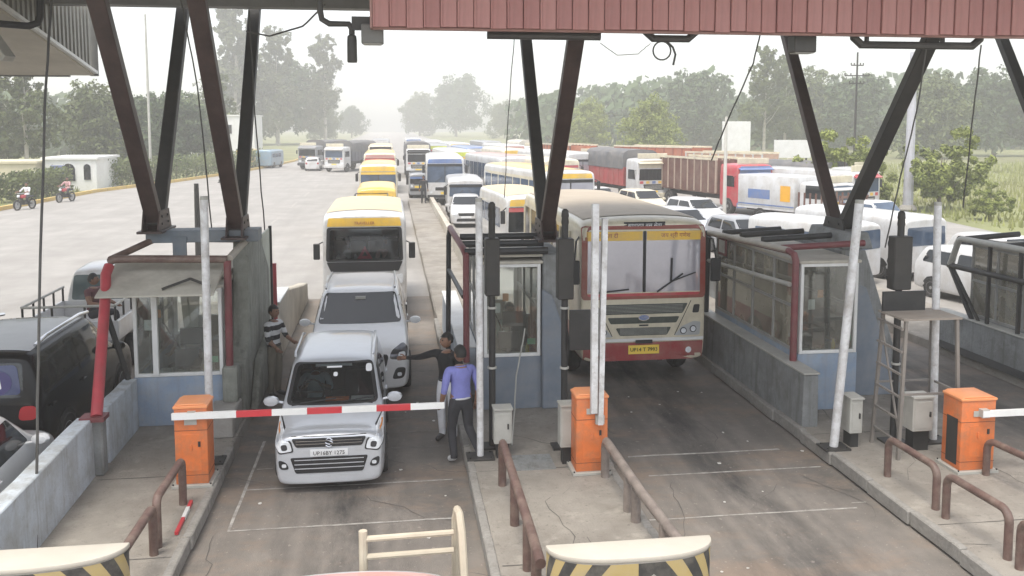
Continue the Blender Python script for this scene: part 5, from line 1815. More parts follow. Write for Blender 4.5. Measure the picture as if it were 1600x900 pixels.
# jeep with roof rack, yellow van, further queue of this lane
jp, bv, D = car('jeep', 'pale jeep with a roof rack queueing behind the cream roofed minibus', (-.72, 32.6, 0), 0, P_cream, L=4.2, W=1.75, H=2.05, hood=1.15, belt=1.2, hoodlen=.8, wsrun=.35, tail=.08, wr=.36, rack=True, glassm=blue_glass, simple=True)
yv, bv, D = bus('school_van', 'yellow van in the queue behind the jeep with the rack', (-.62, 42.2, 0), 0, L=4.6, W=1.75, H=2.25, clr=.35, lower=P_yellow, glassm=blue_glass, wsb=1.3, wst=1.85, nwin=3, wr=.33, split=False)
lamps(yv, bv, .6, .85, .08)
def queue_bus(name, label, x, y, rz=0, **k):
    o, bv, D = bus(name, label, (x, y, 0), rz, group='vehicles queueing for the toll', **k)
    lamps(o, bv, D['hw'] * .72, .85, .09)
    patch(bv, [(-D['hw'] * .9, .5), (D['hw'] * .9, .5), (D['hw'] * .9, .68), (-D['hw'] * .9, .68)], 'front', 'bumper', black_trim, o, .02, rnd=0, seg=2)
    patch(bv, [(-D['hw'] * .5, .95), (D['hw'] * .5, .95), (D['hw'] * .5, 1.15), (-D['hw'] * .5, 1.15)], 'front', 'grille', black_trim, o, .012, rnd=1, seg=2)
    patch(bv, [(-.28, .72), (.28, .72), (.28, .86), (-.28, .86)], 'front', 'number_plate', plate_yellow, o, .02, rnd=0, seg=2)
    hw_, f_ = D['hw'], D['f']
    patch(bv, [(-hw_ * .9, D['wst'] - .16), (hw_ * .9, D['wst'] - .16), (hw_ * .9, D['wst'] - .02), (-hw_ * .9, D['wst'] - .02)], 'front', 'sun_band', (P_yellow, P_red, P_blue, black_trim)[len(label) % 4], o, .014, rnd=0, seg=2)
    for sx in (-1, 1):
        MB().box(sx * (hw_ + .12) - .08, sx * (hw_ + .12) + .08, f_ - .1, f_ - .04, D['wst'] - .55, D['wst'] - .1).build('mirror', black_trim, o, bevel=.02)
        MB().tube([(sx * hw_ * .95, f_ + .1, D['wst']), (sx * (hw_ + .12), f_ - .07, D['wst'] - .1)], .02, 5).build('mirror_arm', black_trim, o)
        MB().tube([(sx * hw_ * .5, f_ - .02, D['wsb']), (sx * hw_ * .15, f_ - .02, D['wsb'] + .35)], .014, 5).build('wiper', black_trim, o)
    return o


queue_bus('minibus', 'cream and yellow bus right behind the yellow van', -.7, 55.5, L=6.5, W=2.2, H=2.75, lower=P_cream, roofm=P_yellow, forehead=P_yellow, glassm=blue_glass, wsb=1.4, wst=2.3, nwin=4, wr=.4)
queue_bus('bus', 'white bus with a reddish forehead far back in the silver car lane', -.75, 70, L=9, W=2.35, H=3.0, lower=P_cream, roofm=P_yellow, forehead=P_pink, glassm=dark_glass, nwin=5)
queue_bus('bus', 'grey white bus with dark roof edge beyond the reddish bus', -.9, 90, L=9, W=2.35, H=3.1, lower=P_cream, roofm=MATS['minibus_roof'], forehead=black_trim, glassm=blue_glass, nwin=5)
queue_bus('bus', 'faint bus near the vanishing point of the queue', -1.2, 118, L=9, W=2.35, H=3.2, lower=P_grey, forehead=P_white, nwin=5)
queue_bus('minibus', 'white minibus with bare front behind the main bus', 4.72, 32.9, R(4), L=5.6, W=2.1, H=2.62, lower=P_white, roofm=MATS['minibus_roof'], forehead=P_yellow, glassm=dark_glass, wsb=1.35, wst=2.2, nwin=4, wr=.38, clr=.4)
queue_bus('bus', 'bus with a yellow roof edge seen past the middle column', 7.0, 43.5, R(11), L=9.4, W=2.4, H=3.0, lower=P_white, roofm=P_yellow, upper=P_cream, forehead=P_yellow, nwin=7)
queue_bus('bus', 'white bus with reddish roof left of the middle column', 7.2, 60, R(9), L=9.4, W=2.4, H=3.05, lower=P_white, roofm=P_pink, nwin=7)
queue_bus('bus', 'bus with a yellow green forehead beyond the blue fronted van', 5.0, 72, R(4), L=9.2, W=2.4, H=3.1, lower=P_white, forehead=mat('paint_lime', (.55, .6, .1), .4), nwin=6)
queue_bus('bus', 'pale bus with lime forehead and grey sides in the far jam', 4.6, 92, R(-2), L=9.2, W=2.4, H=3.1, lower=P_grey, forehead=MATS['paint_lime'], nwin=6)
queue_bus('bus', 'white bus with many windows left of the red tarpaulin truck', 12.2, 66, R(14), L=9.4, W=2.4, H=3.1, lower=P_white, roofm=P_white, nwin=8)
queue_bus('bus', 'dusty bus partly hidden by the front leg of the middle column', 9.2, 57, R(12), L=9.0, W=2.4, H=3.0, lower=P_cream, nwin=7)
queue_bus('van', 'white van with a blue windscreen beside the long island', 4.05, 50, R(-2), L=5.0, W=1.95, H=2.15, lower=P_white, glassm=blue_glass, wsb=1.2, wst=1.85, nwin=3, wr=.34, clr=.3, split=False, cat='van')
car('car', 'small white car nosing between the island and the jam', (3.75, 45, 0), R(-4), P_white, L=3.6, W=1.6, H=1.48, simple=True, group='vehicles queueing for the toll')
car('car', 'white car far down the left carriageway', (-8.4, 101, 0), math.pi, P_white, L=3.8, W=1.6, H=1.5, simple=True, group='vehicles on the left carriageway')
bus('van', 'blue van far down the left carriageway by the trees', (-14.0, 108, 0), math.pi + R(-10), L=4.8, W=1.9, H=2.1, clr=.3, lower=P_teal, glassm=blue_glass, wsb=1.2, wst=1.8, nwin=3, wr=.34, group='vehicles on the left carriageway', cat='van')
bus('van', 'yellow van half hidden behind the inner left column', (-16.6, 108, 0), math.pi, L=4.4, W=1.8, H=2.2, clr=.3, lower=P_yellow, glassm=blue_glass, wsb=1.2, wst=1.8, nwin=2, wr=.32, group='vehicles on the left carriageway', cat='van')


# ---------------------------------------------------------------- trucks
tarp_m = {}
def truck(label, loc, rz, Lb=6.0, W=2.4, Hb=3.4, cabH=2.75, cabm=P_white, load='box', loadm=None, loadm2=None, group='trucks in the jam', fore=None, zfl=1.15, gl=dark_glass, fore2=None):
    o = thing('truck', label, 'truck', loc, rz, group)
    hw = W / 2
    cl = 1.75
    L = cl + .15 + Lb
    f = -L / 2
    S8 = lambda w_, z0, z1: [(0, z0), (w_ * .94, z0), (w_, z0 + .04), (w_, (z0 + z1) * .45), (w_ * .99, z1 - .4), (w_ * .97, z1 - .08), (w_ * .88, z1), (0, z1 + .03)]
    st = [(f, S8(hw * .94, .52, cabH - .14)), (f + .02, S8(hw * .955, .5, cabH - .1)), (f + .1, S8(hw * .97, .48, cabH - .02)), (f + .8, S8(hw * .97, .48, cabH)), (f + cl - .08, S8(hw * .97, .48, cabH)), (f + cl, S8(hw * .95, .5, cabH - .05))]
    me = loft(st, [cabm], 2, 'cab')
    bv = bvh_of(me)
    cab = link('cab', me, o)
    patch(bv, [(-hw * .84, 1.55), (hw * .84, 1.55), (hw * .82, 2.25), (-hw * .82, 2.25)], 'front', 'windscreen', gl, cab, .008, rnd=1)
    patch(bv, [(-hw * .85, 2.32), (hw * .85, 2.32), (hw * .8, cabH - .12), (-hw * .8, cabH - .12)], 'front', 'forehead', fore or cabm, cab, .01, rnd=1, seg=3)
    patch(bv, [(-hw * .55, .95), (hw * .55, .95), (hw * .6, 1.3), (-hw * .6, 1.3)], 'front', 'grille', black_trim, cab, .012, rnd=1, seg=3)
    for sx in (-1, 1):
        patch(bv, [(sx * hw * .62, .85), (sx * hw * .88, .85), (sx * hw * .88, 1.05), (sx * hw * .62, 1.05)], 'front', 'headlight', lamp_glass, cab, .014, seg=2)
    for sd in ('left', 'right'):
        patch(bv, [(f + .25, 1.6), (f + 1.3, 1.6), (f + 1.3, 2.2), (f + .4, 2.2)], sd, 'side_window', dark_glass, cab, .008, rnd=1, seg=2)
    b = MB()
    b.prism([(f - .18, cabH - .34), (f + .3, cabH - .1), (f + .3, cabH - .06), (f - .2, cabH - .3)], 'x', -hw * .9, hw * .9)
    b.build('sun_visor', fore or cabm, cab)
    MB().box(-hw * .85, hw * .85, f + .2, f + .26, cabH + .0, cabH + .32).build('crown_board', fore2 or P_cream, cab, bevel=.02)
    for k in range(5):
        xx = -hw * .7 + hw * 1.4 * k / 4
        patch(bv, [(xx - .12, 1.34), (xx + .12, 1.34), (xx + .12, 1.5), (xx - .12, 1.5)], 'front', 'painted_panel', (P_red, P_yellow, P_blue, P_yellow, P_red)[k], cab, .012, rnd=0, seg=2)
    for z in (1.02, 1.1, 1.18):
        MB().box(-hw * .5, hw * .5, f - .03, f - .01, z, z + .03).build('grille_bar', cabinet, cab)
    patch(bv, [(-.28, .78), (.28, .78), (.28, .9), (-.28, .9)], 'front', 'number_plate', plate_yellow, cab, .02, rnd=0, seg=2)
    b = MB()
    b.box(-hw * .98, hw * .98, f - .12, f + .02, .45, .75)
    b.build('bumper', fore or black_trim, o, bevel=.02)
    b = MB()
    for sx in (-1, 1):
        b.box(sx * .42 - .06, sx * .42 + .06, f + .3, L / 2 - .1, .75, .98)
    for i in range(4):
        y = f + cl + .6 + i * (Lb - 1) / 3
        b.box(-hw * .85, hw * .85, y, y + .1, .98, zfl - .06)
    b.build('chassis', black_paint, o)
    y0, y1 = f + cl + .15, L / 2
    b = MB()
    b.box(-hw, hw, y0, y1, zfl - .06, zfl + .04)
    b.build('load_floor', loadm or cabm, o)
    if load == 'tarp':
        zt = Hb
        zs = zfl + (Hb - zfl) * .5
        b = MB()
        b.box(-hw, hw, y0, y1, zfl + .04, zs)
        for i in range(9):
            y = y0 + (y1 - y0 - .08) * i / 8
            b.box(-hw - .03, hw + .03, y, y + .08, zfl, zs - .02)
        b.build('load_body', loadm, o)
        mbb = MB()
        n = 10
        for i in range(n + 1):
            y = y0 + .02 + (y1 - y0 - .04) * i / n
            sag = .06 * (i % 2) + random.uniform(-.02, .02)
            prof = [(-hw - .05, zs - .12), (-hw - .04, (zs + zt) / 2), (-hw * .98, zt - .25), (-hw * .75, zt - .07 - sag), (-.02, zt - sag), (hw * .75, zt - .07 - sag), (hw * .98, zt - .25), (hw + .04, (zs + zt) / 2), (hw + .05, zs - .12)]
            mbb.v += [(x + random.uniform(-.015, .015), y, z) for x, z in prof]
        m_ = 9
        mbb.f = [(i * m_ + j, i * m_ + j + 1, (i + 1) * m_ + j + 1, (i + 1) * m_ + j) for i in range(n) for j in range(m_ - 1)]
        mbb.f += [tuple(range(m_)), tuple(n * m_ + j for j in range(m_ - 1, -1, -1))]
        mbb.m = [0] * len(mbb.f)
        mbb.build('tarpaulin', loadm2, o, smooth=.9)
    elif load == 'crate':
        zt = Hb
        npn = 10
        for sx in (-1, 1):
            for i in range(npn):
                y = y0 + (y1 - y0 - .1) * i / (npn - 1)
                MB().box(sx * hw - .05, sx * hw + .05, y, y + .1, zfl, zt).build('side_rib', loadm2, o)
            b = MB()
            b.box(sx * hw - .015, sx * hw + .015, y0 + .01, y1 - .01, zfl + .04, zt - .03)
            b.build('side_board', loadm, o)
            MB().box(sx * hw - .06, sx * hw + .06, y0 - .02, y1 + .02, zt, zt + .12).build('top_rail', P_cream, o)
        for ya in (y0, y1 - .06):
            MB().box(-hw + .06, hw - .06, ya, ya + .06, zfl + .04, zt).build('end_board', loadm, o)
        b = MB()
        b.box(-hw + .06, hw - .06, y0 + .1, y1 - .1, zt - .35, zt - .18)
        b.build('load', mat('sack_load', (.4, .34, .25), .9, var=.25, scale=1.5, bump=.8, bscale=3), o)
    else:
        b = MB()
        b.box(-hw, hw, y0, y1, zfl + .04, Hb)
        b.build('load_box', loadm, o, bevel=.05, seg=2)
    for sx in (-1, 1):
        wheel(o, sx * (hw - .16), f + .85, .5, .28, simple=True)
        wheel(o, sx * (hw - .2), L / 2 - 1.5, .5, .42, simple=True)
        MB().box(sx * (hw + .16) - .07, sx * (hw + .16) + .07, f + .1, f + .16, 1.75, 2.15).build('mirror', black_trim, o)
        MB().tube([(sx * hw * .9, f + .2, 2.2), (sx * (hw + .16), f + .13, 2.1)], .015, 5).build('mirror_arm', black_trim, o)
    return o, bv, dict(f=f, hw=hw, L=L, y0=y0, y1=y1)


tarp_grey = mat('tarp_grey', (.13, .13, .135), .8, var=.15, scale=1.5, bump=.5, bscale=4, dirt=DUST, dirt_amt=.3)
box_red = mat('load_red', (.4, .06, .06), .6, var=.12, scale=2, dirt=(.3, .2, .15), dirt_amt=.5)
crate_brown = mat('crate_brown', (.13, .055, .04), .75, var=.2, scale=3, dirt=DUST, dirt_amt=.35)
rib_pale = mat('rib_pale', (.42, .33, .26), .75, var=.15, dirt=(.2, .12, .09), dirt_amt=.5)
crate_orange = mat('crate_orange', (.42, .13, .07), .75, var=.2, dirt=DUST, dirt_amt=.4)
truck('red truck with grey tarpaulin and painted white cab amid the jam', (15.6, 58.2, 0), R(10), 6.2, 2.4, 3.45, 2.9, P_white, 'tarp', box_red, tarp_grey, fore=P_cream)
tk, tbv, td = truck('brown ribbed high sided truck with a red and blue cab', (18.9, 51.2, 0), R(14), 6.6, 2.45, 3.0, 2.85, P_red, 'crate', crate_brown, rib_pale, fore=P_blue, gl=mat('teal_glass', (.16, .24, .24), .1, spec=.7))
truck('rust coloured open truck behind the brown ribbed truck', (21.2, 66, 0), R(34), 7.5, 2.45, 3.3, 2.75, P_grey, 'crate', crate_orange, mat('rib_rust', (.3, .09, .06), .75, dirt=DUST, dirt_amt=.3))
truck('pale orange loaded truck beyond the white box truck', (24.5, 60, 0), R(40), 6.0, 2.4, 3.0, 2.5, P_white, 'crate', mat('load_peach', (.55, .34, .24), .8, dirt=DUST, dirt_amt=.5), P_white)
wt, wbv, wd_ = truck('white box truck with a blue panel and orange sticker', (19.4, 41.0, 0), R(24), 3.6, 2.1, 2.55, 2.35, P_white, 'box', P_white, gl=blue_glass, zfl=.95)
x = -wd_['hw'] - .004
y0, y1 = wd_['y0'], wd_['y1']
MB().box(x - .006, x + .002, y0 + 1.5, y1 - .7, 1.4, 1.85).build('blue_panel', P_blue, wt)
MB().box(x - .006, x + .002, y0 + .25, y0 + .85, 1.35, 2.1).build('orange_sticker', mat('sticker_orange', (.75, .38, .03), .5), wt)
MB().box(x - .006, x + .002, y0 + .02, y1 - .05, 1.08, 1.14).build('side_line', P_blue, wt)
truck('white and red truck cab showing between the right column legs', (22.9, 46.5, 0), R(24), 5.2, 2.3, 2.6, 2.6, P_white, 'box', P_white, fore=P_red, gl=blue_glass)
truck('dark tarpaulin truck angled across the left of the far queue', (-4.3, 100, 0), R(-24), 6.0, 2.4, 3.3, 2.7, P_white, 'tarp', mat('load_slate', (.12, .12, .14), .7), tarp_grey, fore=P_white, gl=blue_glass)
truck('second dark tarpaulin truck behind the angled one on the left', (-7.6, 106, 0), R(-24), 6.0, 2.4, 3.3, 2.7, P_grey, 'tarp', MATS['load_slate'], tarp_grey)
truck('dark fronted truck beside the long island far back', (2.6, 88, 0), 0, 6.0, 2.4, 3.4, 2.8, P_white, 'tarp', MATS['load_slate'], tarp_grey, fore=black_trim)
truck('white truck in the far right of the jam near the shrubs', (17.5, 78, 0), R(16), 6, 2.4, 3.2, 2.8, P_white, 'tarp', P_white, mat('tarp_pale', (.5, .48, .42), .8, dirt=DUST, dirt_amt=.4))

queue_bus('auto_rickshaw', 'small dark three wheeler at the tip of the long island', 1.9, 62.5, L=2.6, W=1.3, H=1.75, clr=.25, lower=P_grey, roofm=black_trim, glassm=dark_glass, wsb=1.0, wst=1.5, nwin=1, wr=.22, cat='rickshaw', split=False)
for lab, x, y, rz, kw in (
        ('white bus tucked behind the small white car and van', 3.5, 60, -2, dict(lower=P_white, forehead=P_blue, glassm=blue_glass)),
        ('cream bus with yellow band in the third queue', 9.6, 77, 8, dict(lower=P_cream, forehead=P_yellow)),
        ('blue fronted bus in the middle of the far jam', 7.4, 84, 5, dict(lower=P_blue, forehead=P_white, upper=P_white)),
        ('white bus above the cream bus in the far jam', 11.5, 92, 7, dict(lower=P_white, forehead=P_pink)),
        ('pale bus at the back of the third queue', 7.2, 102, 4, dict(lower=P_white, forehead=P_yellow)),
        ('grey bus at the back of the jam beside the trees', 11.8, 112, 5, dict(lower=P_grey, forehead=P_white)),
        ('white bus just right of the dark fronted truck', 5.4, 116, -2, dict(lower=P_white)),
        ('faint white bus at the far end of the right lanes', 3.4, 136, 0, dict(lower=P_white, forehead=P_blue))):
    queue_bus('bus', lab, x, y, R(rz), L=9.2, W=2.4, H=3.05, nwin=6, **kw)
for lab, x, y, rz, pm in (('grey car in front of the white bus by the long island', 4.2, 56.5, -3, P_grey), ('white car between two buses in the third queue', 8.9, 66.5, 8, P_white),
                          ('white car behind the lane wall right of the main bus', 9.7, 31.5, 6, P_white), ('silver car behind the main bus roof beside the booth cage', 12.2, 36.5, 10, P_silver),
                          ('white car in front of the brown ribbed truck', 14.6, 41.5, 12, P_white), ('grey car left of the white pickup', 13.4, 32.6, 8, P_grey),
                          ('cream car at the foot of the tarpaulin truck', 13.6, 47.3, 10, P_cream), ('red car squeezed beside the dusty bus', 8.3, 51.8, 10, P_red), ('white car low in the gap left of the tarpaulin truck', 11.6, 49.5, 12, P_white)):
    car('car', lab, (x, y, 0), R(rz), pm, L=3.7, W=1.6, H=1.5, simple=True, group='vehicles queueing for the toll')
truck('orange brown open truck far back right of the bus rows', (15.2, 74, 0), R(12), 6.4, 2.4, 3.3, 2.8, P_cream, 'crate', crate_orange, crate_brown)
truck('tarpaulin truck far back on the right side of the jam', (14.5, 96, 0), R(6), 6, 2.4, 3.4, 2.8, P_white, 'tarp', box_red, MATS['tarp_pale'])
truck('white lorry with a grey cover at the far right of the jam', (24.8, 50.5, 0), R(30), 5.5, 2.3, 2.9, 2.6, P_white, 'tarp', P_white, tarp_grey)

# ---------------------------------------------------------------- pale cars at the right, seen past the booths
def bed(o, L, y1, w_, z0, z1, m, floor):
    y0 = L / 2 + .03
    MB().box(-w_, w_, y0, y1, z0 - .06, z0).build('bed_floor', floor, o)
    for sx in (-1, 1):
        MB().box(sx * w_ - .03, sx * w_ + .03, y0, y1, z0, z1).build('bed_side', m, o, bevel=.01)
    MB().box(-w_ + .03, w_ - .03, y1 - .04, y1, z0, z1).build('tailgate', m, o, bevel=.01)
    MB().box(-w_ + .03, w_ - .03, y0, y0 + .04, z0, z1).build('headboard', m, o, bevel=.01)
    MB().box(-.4, .4, 0, y1 - .1, .45, z0 - .06).build('chassis', black_paint, o)


pk, pbv, pd = car('pickup_truck', 'white pickup with a brown slatted load bed behind the leaning post', (20.3, 34.6, 0), R(22), P_white, L=2.9, W=1.75, H=1.85, hood=1.05, belt=1.1, hoodlen=.95, wsrun=.55, tail=.06, tailrun=.08, wr=.34, glassm=blue_glass, cat='pickup', simple=True, raxle=2.6)
bed(pk, 2.9, 3.9, .88, .85, 1.15, P_white, cream_roof)
for i in range(8):
    for sx in (-1, 1):
        MB().box(sx * .85 - .02, sx * .85 + .02, 1.55 + i * .32, 1.63 + i * .32, 1.15, 2.0).build('slat', crate_brown, pk)
for z in (1.3, 1.58, 1.88):
    MB().box(-.86, .86, 1.49, 1.53, z, z + .1).build('cross_slat', crate_brown, pk)
bus('van', 'white van with two side windows behind the grey pier', (13.6, 27.5, 0), R(28), L=4.0, W=1.7, H=2.0, clr=.3, lower=P_white, glassm=blue_glass, wsb=1.15, wst=1.75, nwin=2, wr=.32, group='vehicles queueing for the toll', cat='van', split=False)
car('car', 'pale car with a blue windscreen low behind the dark sign panel', (11.2, 23.2, 0), R(4), P_cream, L=3.8, W=1.6, H=1.45, hood=.85, belt=.88, glassm=blue_glass, simple=True, group='vehicles queueing for the toll')
bus('van', 'big white van right of the dark signal mast', (16.2, 28.8, 0), R(18), L=5.0, W=1.95, H=2.1, clr=.3, lower=P_white, glassm=blue_glass, wsb=1.15, wst=1.75, nwin=3, wr=.34, group='vehicles queueing for the toll', cat='van', split=False)
car('car', 'white car seen through the glass of the rightmost booth', (16.6, 22.8, 0), R(12), P_white, L=4.0, W=1.7, H=1.5, simple=True, group='vehicles queueing for the toll')
car('car', 'white hatchback behind the rightmost booth near the picture edge', (19.2, 25.5, 0), R(14), P_white, L=3.7, W=1.6, H=1.55, simple=True, group='vehicles queueing for the toll')

# ---------------------------------------------------------------- left lane, heading away
bs, bbv, bd = car('suv_car', 'black suv with roof rails and a sticker on its rear window', (-5.75, 15.2, 0), math.pi, P_black, L=4.5, W=1.85, H=1.85, hood=1.1, belt=1.12, hoodlen=1.1, wsrun=.75, tail=.12, wr=.37)
for sx in (-1, 1):
    MB().tube([(sx * .66, -.5, 1.86), (sx * .68, 0, 1.92), (sx * .68, 1.4, 1.91), (sx * .66, 1.75, 1.84)], .028, 8).build('roof_rail', chrome, bs)
patch(bbv, [(-.66, -.9), (.66, -.9), (.64, 1.9), (-.64, 1.9)], 'top', 'roof_panel', mat('paint_roof_grey', (.3, .3, .3), .35, coat=.2), bs, .006, rnd=1, seg=5)
patch(bbv, [(-.62, 1.26), (.62, 1.26), (.55, 1.66), (-.55, 1.66)], 'rear', 'rear_glass', mat('navy_glass', (.04, .05, .12), .12), bs, .01, seg=4)
ring = [(-.3 + .2 * math.cos(a * .5236), 1.42 + .17 * math.sin(a * .5236)) for a in range(12)]
patch(bbv, ring, 'rear', 'window_sticker', mat('sticker_violet', (.04, .03, .12), .4), bs, .016, rnd=0, seg=2)
patch(bbv, [(-.37, 1.34), (-.22, 1.34), (-.24, 1.5), (-.33, 1.52)], 'rear', 'sticker_mark', plate_white, bs, .02, rnd=1, seg=2)
car('car', 'white car beside the low blue wall in the lower left corner', (-5.35, 11.15, 0), math.pi + R(2), P_clean, L=3.6, W=1.55, H=1.52, hood=.92, belt=.93, wr=.28)
pu, pubv, pud = car('pickup_truck', 'white pickup heading away with a man seated in its open bed', (-6.2, 21.8, 0), math.pi, P_white, L=2.9, W=1.75, H=1.9, hood=1.05, belt=1.12, hoodlen=1.0, wsrun=.55, tail=.06, tailrun=.08, wr=.34, glassm=dark_glass, cat='pickup', raxle=2.5)
bed(pu, 2.9, 3.75, .88, .85, 1.2, P_white, P_white)
tg = mat('teal_glass', (.16, .24, .24))
patch(pubv, [(-.72, 1.2), (.72, 1.2), (.66, 1.74), (-.66, 1.74)], 'rear', 'cab_rear_window', mat('dark_teal', (.05, .08, .085), .15), pu, .012)
for sx in (-1, 1):
    MB().tube([(sx * .85, 1.5, 1.5), (sx * .85, 3.75, 1.5)], .026, 8).build('bed_rail', cabinet, pu)
    for i in range(5):
        MB().tube([(sx * .85, 1.55 + i * .54, 1.2), (sx * .85, 1.55 + i * .54, 1.5)], .022, 6).build('rail_post', dark_steel, pu)
MB().tube([(-.85, 3.75, 1.5), (.85, 3.75, 1.5)], .026, 8).build('bed_rail', cabinet, pu)
for x in (-.3, .3):
    MB().tube([(x, 3.75, 1.2), (x, 3.75, 1.5)], .022, 6).build('rail_post', dark_steel, pu)

# ---------------------------------------------------------------- vehicle passing below the camera
lo, lbv, ld = bus('minibus', 'faded red roof and pale ladder rails of a vehicle at the bottom edge', (-.35, 4.28, 0), 0, L=3.5, W=1.55, H=2.0, clr=.3, lower=P_white, roofm=P_pink, glassm=dark_glass, wsb=1.1, wst=1.7, nwin=2, wr=.3, cat='van')
rk = mat('pale_rail', (.5, .44, .34), .6, dirt=(.25, .2, .15), dirt_amt=.5)
for z in (2.0, 2.13):
    MB().tube([(.13, 1.8, z), (.76, 1.82, z)], .022, 8).build('rail', rk, lo)
MB().tube([(.13, 1.8, 1.2), (.13, 1.8, 2.19)], .03, 8).build('rail_post', rk, lo)
MB().tube([(.78, 1.9, 1.3), (.78, 1.9, 2.2), (.79, 1.86, 2.28), (.8, 1.78, 2.28), (.81, 1.7, 2.18), (.84, 1.45, 1.3)], .028, 8).build('hoop', rk, lo)

# ================================================================== PEOPLE
SKIN = mat('skin_brown', (.22, .115, .07), .55, var=.08)
HAIR = mat('hair_black', (.012, .011, .01), .6, var=.2)
def cloth(n, c):
    return mat('cloth_' + n, c, .9, var=.14, scale=6, bump=.4, bscale=14)


def person(label, loc, rz, J, shirt, trouser, shoe, sleeve='long', hair=True, group='people at the toll plaza', scale=1.0, stripe=None, cap=None, seated=False):
    """J: joints overriding the standing default; faces -Y"""
    j = dict(pelvis=(0, 0, .93), waist=(0, .01, 1.08), chest=(0, 0, 1.28), neck=(0, .0, 1.45), head=(0, -.015, 1.6),
             sL=(-.185, 0, 1.39), eL=(-.24, .03, 1.11), wL=(-.25, -.05, .86), sR=(.185, 0, 1.39), eR=(.24, .03, 1.11), wR=(.25, -.05, .86),
             hL=(-.095, 0, .88), kL=(-.105, -.02, .49), aL=(-.105, .02, .08), tL=(-.12, -.15, .04),
             hR=(.095, 0, .88), kR=(.105, -.02, .49), aR=(.105, .02, .08), tR=(.12, -.15, .04))
    j.update(J)
    rad = dict(pelvis=(.155, .115), waist=(.145, .1), chest=(.17, .115), neck=(.055, .06), sL=(.075, .07), sR=(.075, .07), eL=(.05, .05), eR=(.05, .05),
               wL=(.034, .03), wR=(.034, .03), hL=(.098, .1), hR=(.098, .1), kL=(.068, .07), kR=(.068, .07), aL=(.052, .055), aR=(.052, .055), tL=(.042, .036), tR=(.042, .036))
    E = [('pelvis', 'waist'), ('waist', 'chest'), ('chest', 'neck')]
    for s in 'LR':
        E += [('chest', 's' + s), ('s' + s, 'e' + s), ('e' + s, 'w' + s), ('pelvis', 'h' + s), ('h' + s, 'k' + s), ('k' + s, 'a' + s), ('a' + s, 't' + s)]
    names = list(rad)
    me = bpy.data.meshes.new('person')
    me.from_pydata([j[n] for n in names], [(names.index(a), names.index(b_)) for a, b_ in E], [])
    o = bpy.data.objects.new('scratch', me)
    sk = o.modifiers.new('skin', 'SKIN')
    sk.use_smooth_shade = True
    for i, n in enumerate(names):
        v = me.skin_vertices[0].data[i]
        v.radius = rad[n]
        v.use_root = n == 'pelvis'
    sb = o.modifiers.new('sub', 'SUBSURF')
    sb.levels = sb.render_levels = 3 if loc[1] < 17 else 2
    bm = bmesh.new()
    bm.from_mesh(evaluated_mesh(o))
    bpy.data.objects.remove(o)
    zw, zn = j['pelvis'][2] + .06, j['neck'][2] - .035
    for zc_ in (zw, zn):
        bmesh.ops.bisect_plane(bm, geom=bm.verts[:] + bm.edges[:] + bm.faces[:], plane_co=(0, 0, zc_), plane_no=(0, 0, 1), dist=1e-5)
    mats = [SKIN, shirt, trouser, shoe, stripe or shirt]
    V = {n: Vector(j[n]) for n in j if n != 'turn'}
    def seg(p, a, b_):
        ab = b_ - a
        t = max(0, min(1, (p - a).dot(ab) / max(ab.length_squared, 1e-6)))
        return (p - a - ab * t).length, t
    for f in bm.faces:
        c = f.calc_center_median()
        best = min(((seg(c, V[a], V[b_]), a, b_) for a, b_ in E), key=lambda q: q[0][0])
        (d, t), a, b_ = best
        m = 1
        if b_ == 'neck' and c.z > zn:
            m = 0
        elif a[0] == 'e':
            m = 1 if (sleeve == 'long' or (sleeve == 'half' and t < .25)) else 0
        elif a[0] == 's' and sleeve == 'none' and t > .45:
            m = 0
        elif a[0] == 'k' or a[0] == 'h':
            m = 2
        elif (b_[0] == 'h' and b_ != 'head') or b_ == 'waist':
            m = 1 if c.z > zw else 2
        elif a[0] == 'a':
            m = 3
        if m == 1 and stripe and int(c.z * 11) % 2:
            m = 4
        f.material_index = m
        f.smooth = True
    # head
    hc = V['head']
    hd = bmesh.ops.create_uvsphere(bm, u_segments=18, v_segments=14, radius=1.0)['verts']
    tilt = (V['head'] - V['neck']).normalized().to_track_quat('Z', 'Y').to_matrix() if 'head' in J else Matrix.Identity(3)
    turn = J.get('turn', 0)
    rot = Matrix.Rotation(turn, 3, 'Z')
    for v in hd:
        c = v.co.copy()
        x, y, z = c.x * .078, c.y * .098, c.z * .118
        if c.z < -.2:
            x *= 1 + .25 * (c.z + .2)
            y += -.012 * (-c.z)
        if c.y < -.85 and -.35 < c.z < .15:
            y -= .022 * (1 - abs(c.x) * 4) if abs(c.x) < .25 else 0
        if c.y < -.6 and .05 < c.z < .3 and .2 < abs(c.x) < .6:
            y += .007
        v.co = hc + rot @ Vector((x, y, z))
    # ears
    for s in (-1, 1):
        ev = bmesh.ops.create_uvsphere(bm, u_segments=8, v_segments=6, radius=1.0)['verts']
        for v in ev:
            v.co = hc + rot @ Vector((s * .078 + v.co.x * .012, .012 + v.co.y * .02, -.01 + v.co.z * .032))
    # hands: palm and five fingers each
    for s, sg in (('L', -1), ('R', 1)):
        w_, e_ = V['w' + s], V['e' + s]
        d = (w_ - e_).normalized()
        side = d.cross(Vector((0, -1, 0)) if abs(d.y) < .8 else Vector((0, 0, 1))).normalized()
        nrm = side.cross(d)
        hb = MB()
        hb.tube([w_ - d * .03, w_ + d * .03, w_ + d * .085], [.028, .034, .03], 8)
        for i, (off, ln) in enumerate(((-.027, .06), (-.009, .075), (.009, .07), (.026, .055))):
            p0 = w_ + d * .07 + side * off
            p1 = p0 + d * ln * .55 + nrm * .006
            p2 = p0 + d * ln + nrm * .022
            hb.tube([p0, p1, p2], [.0095, .0088, .007], 6)
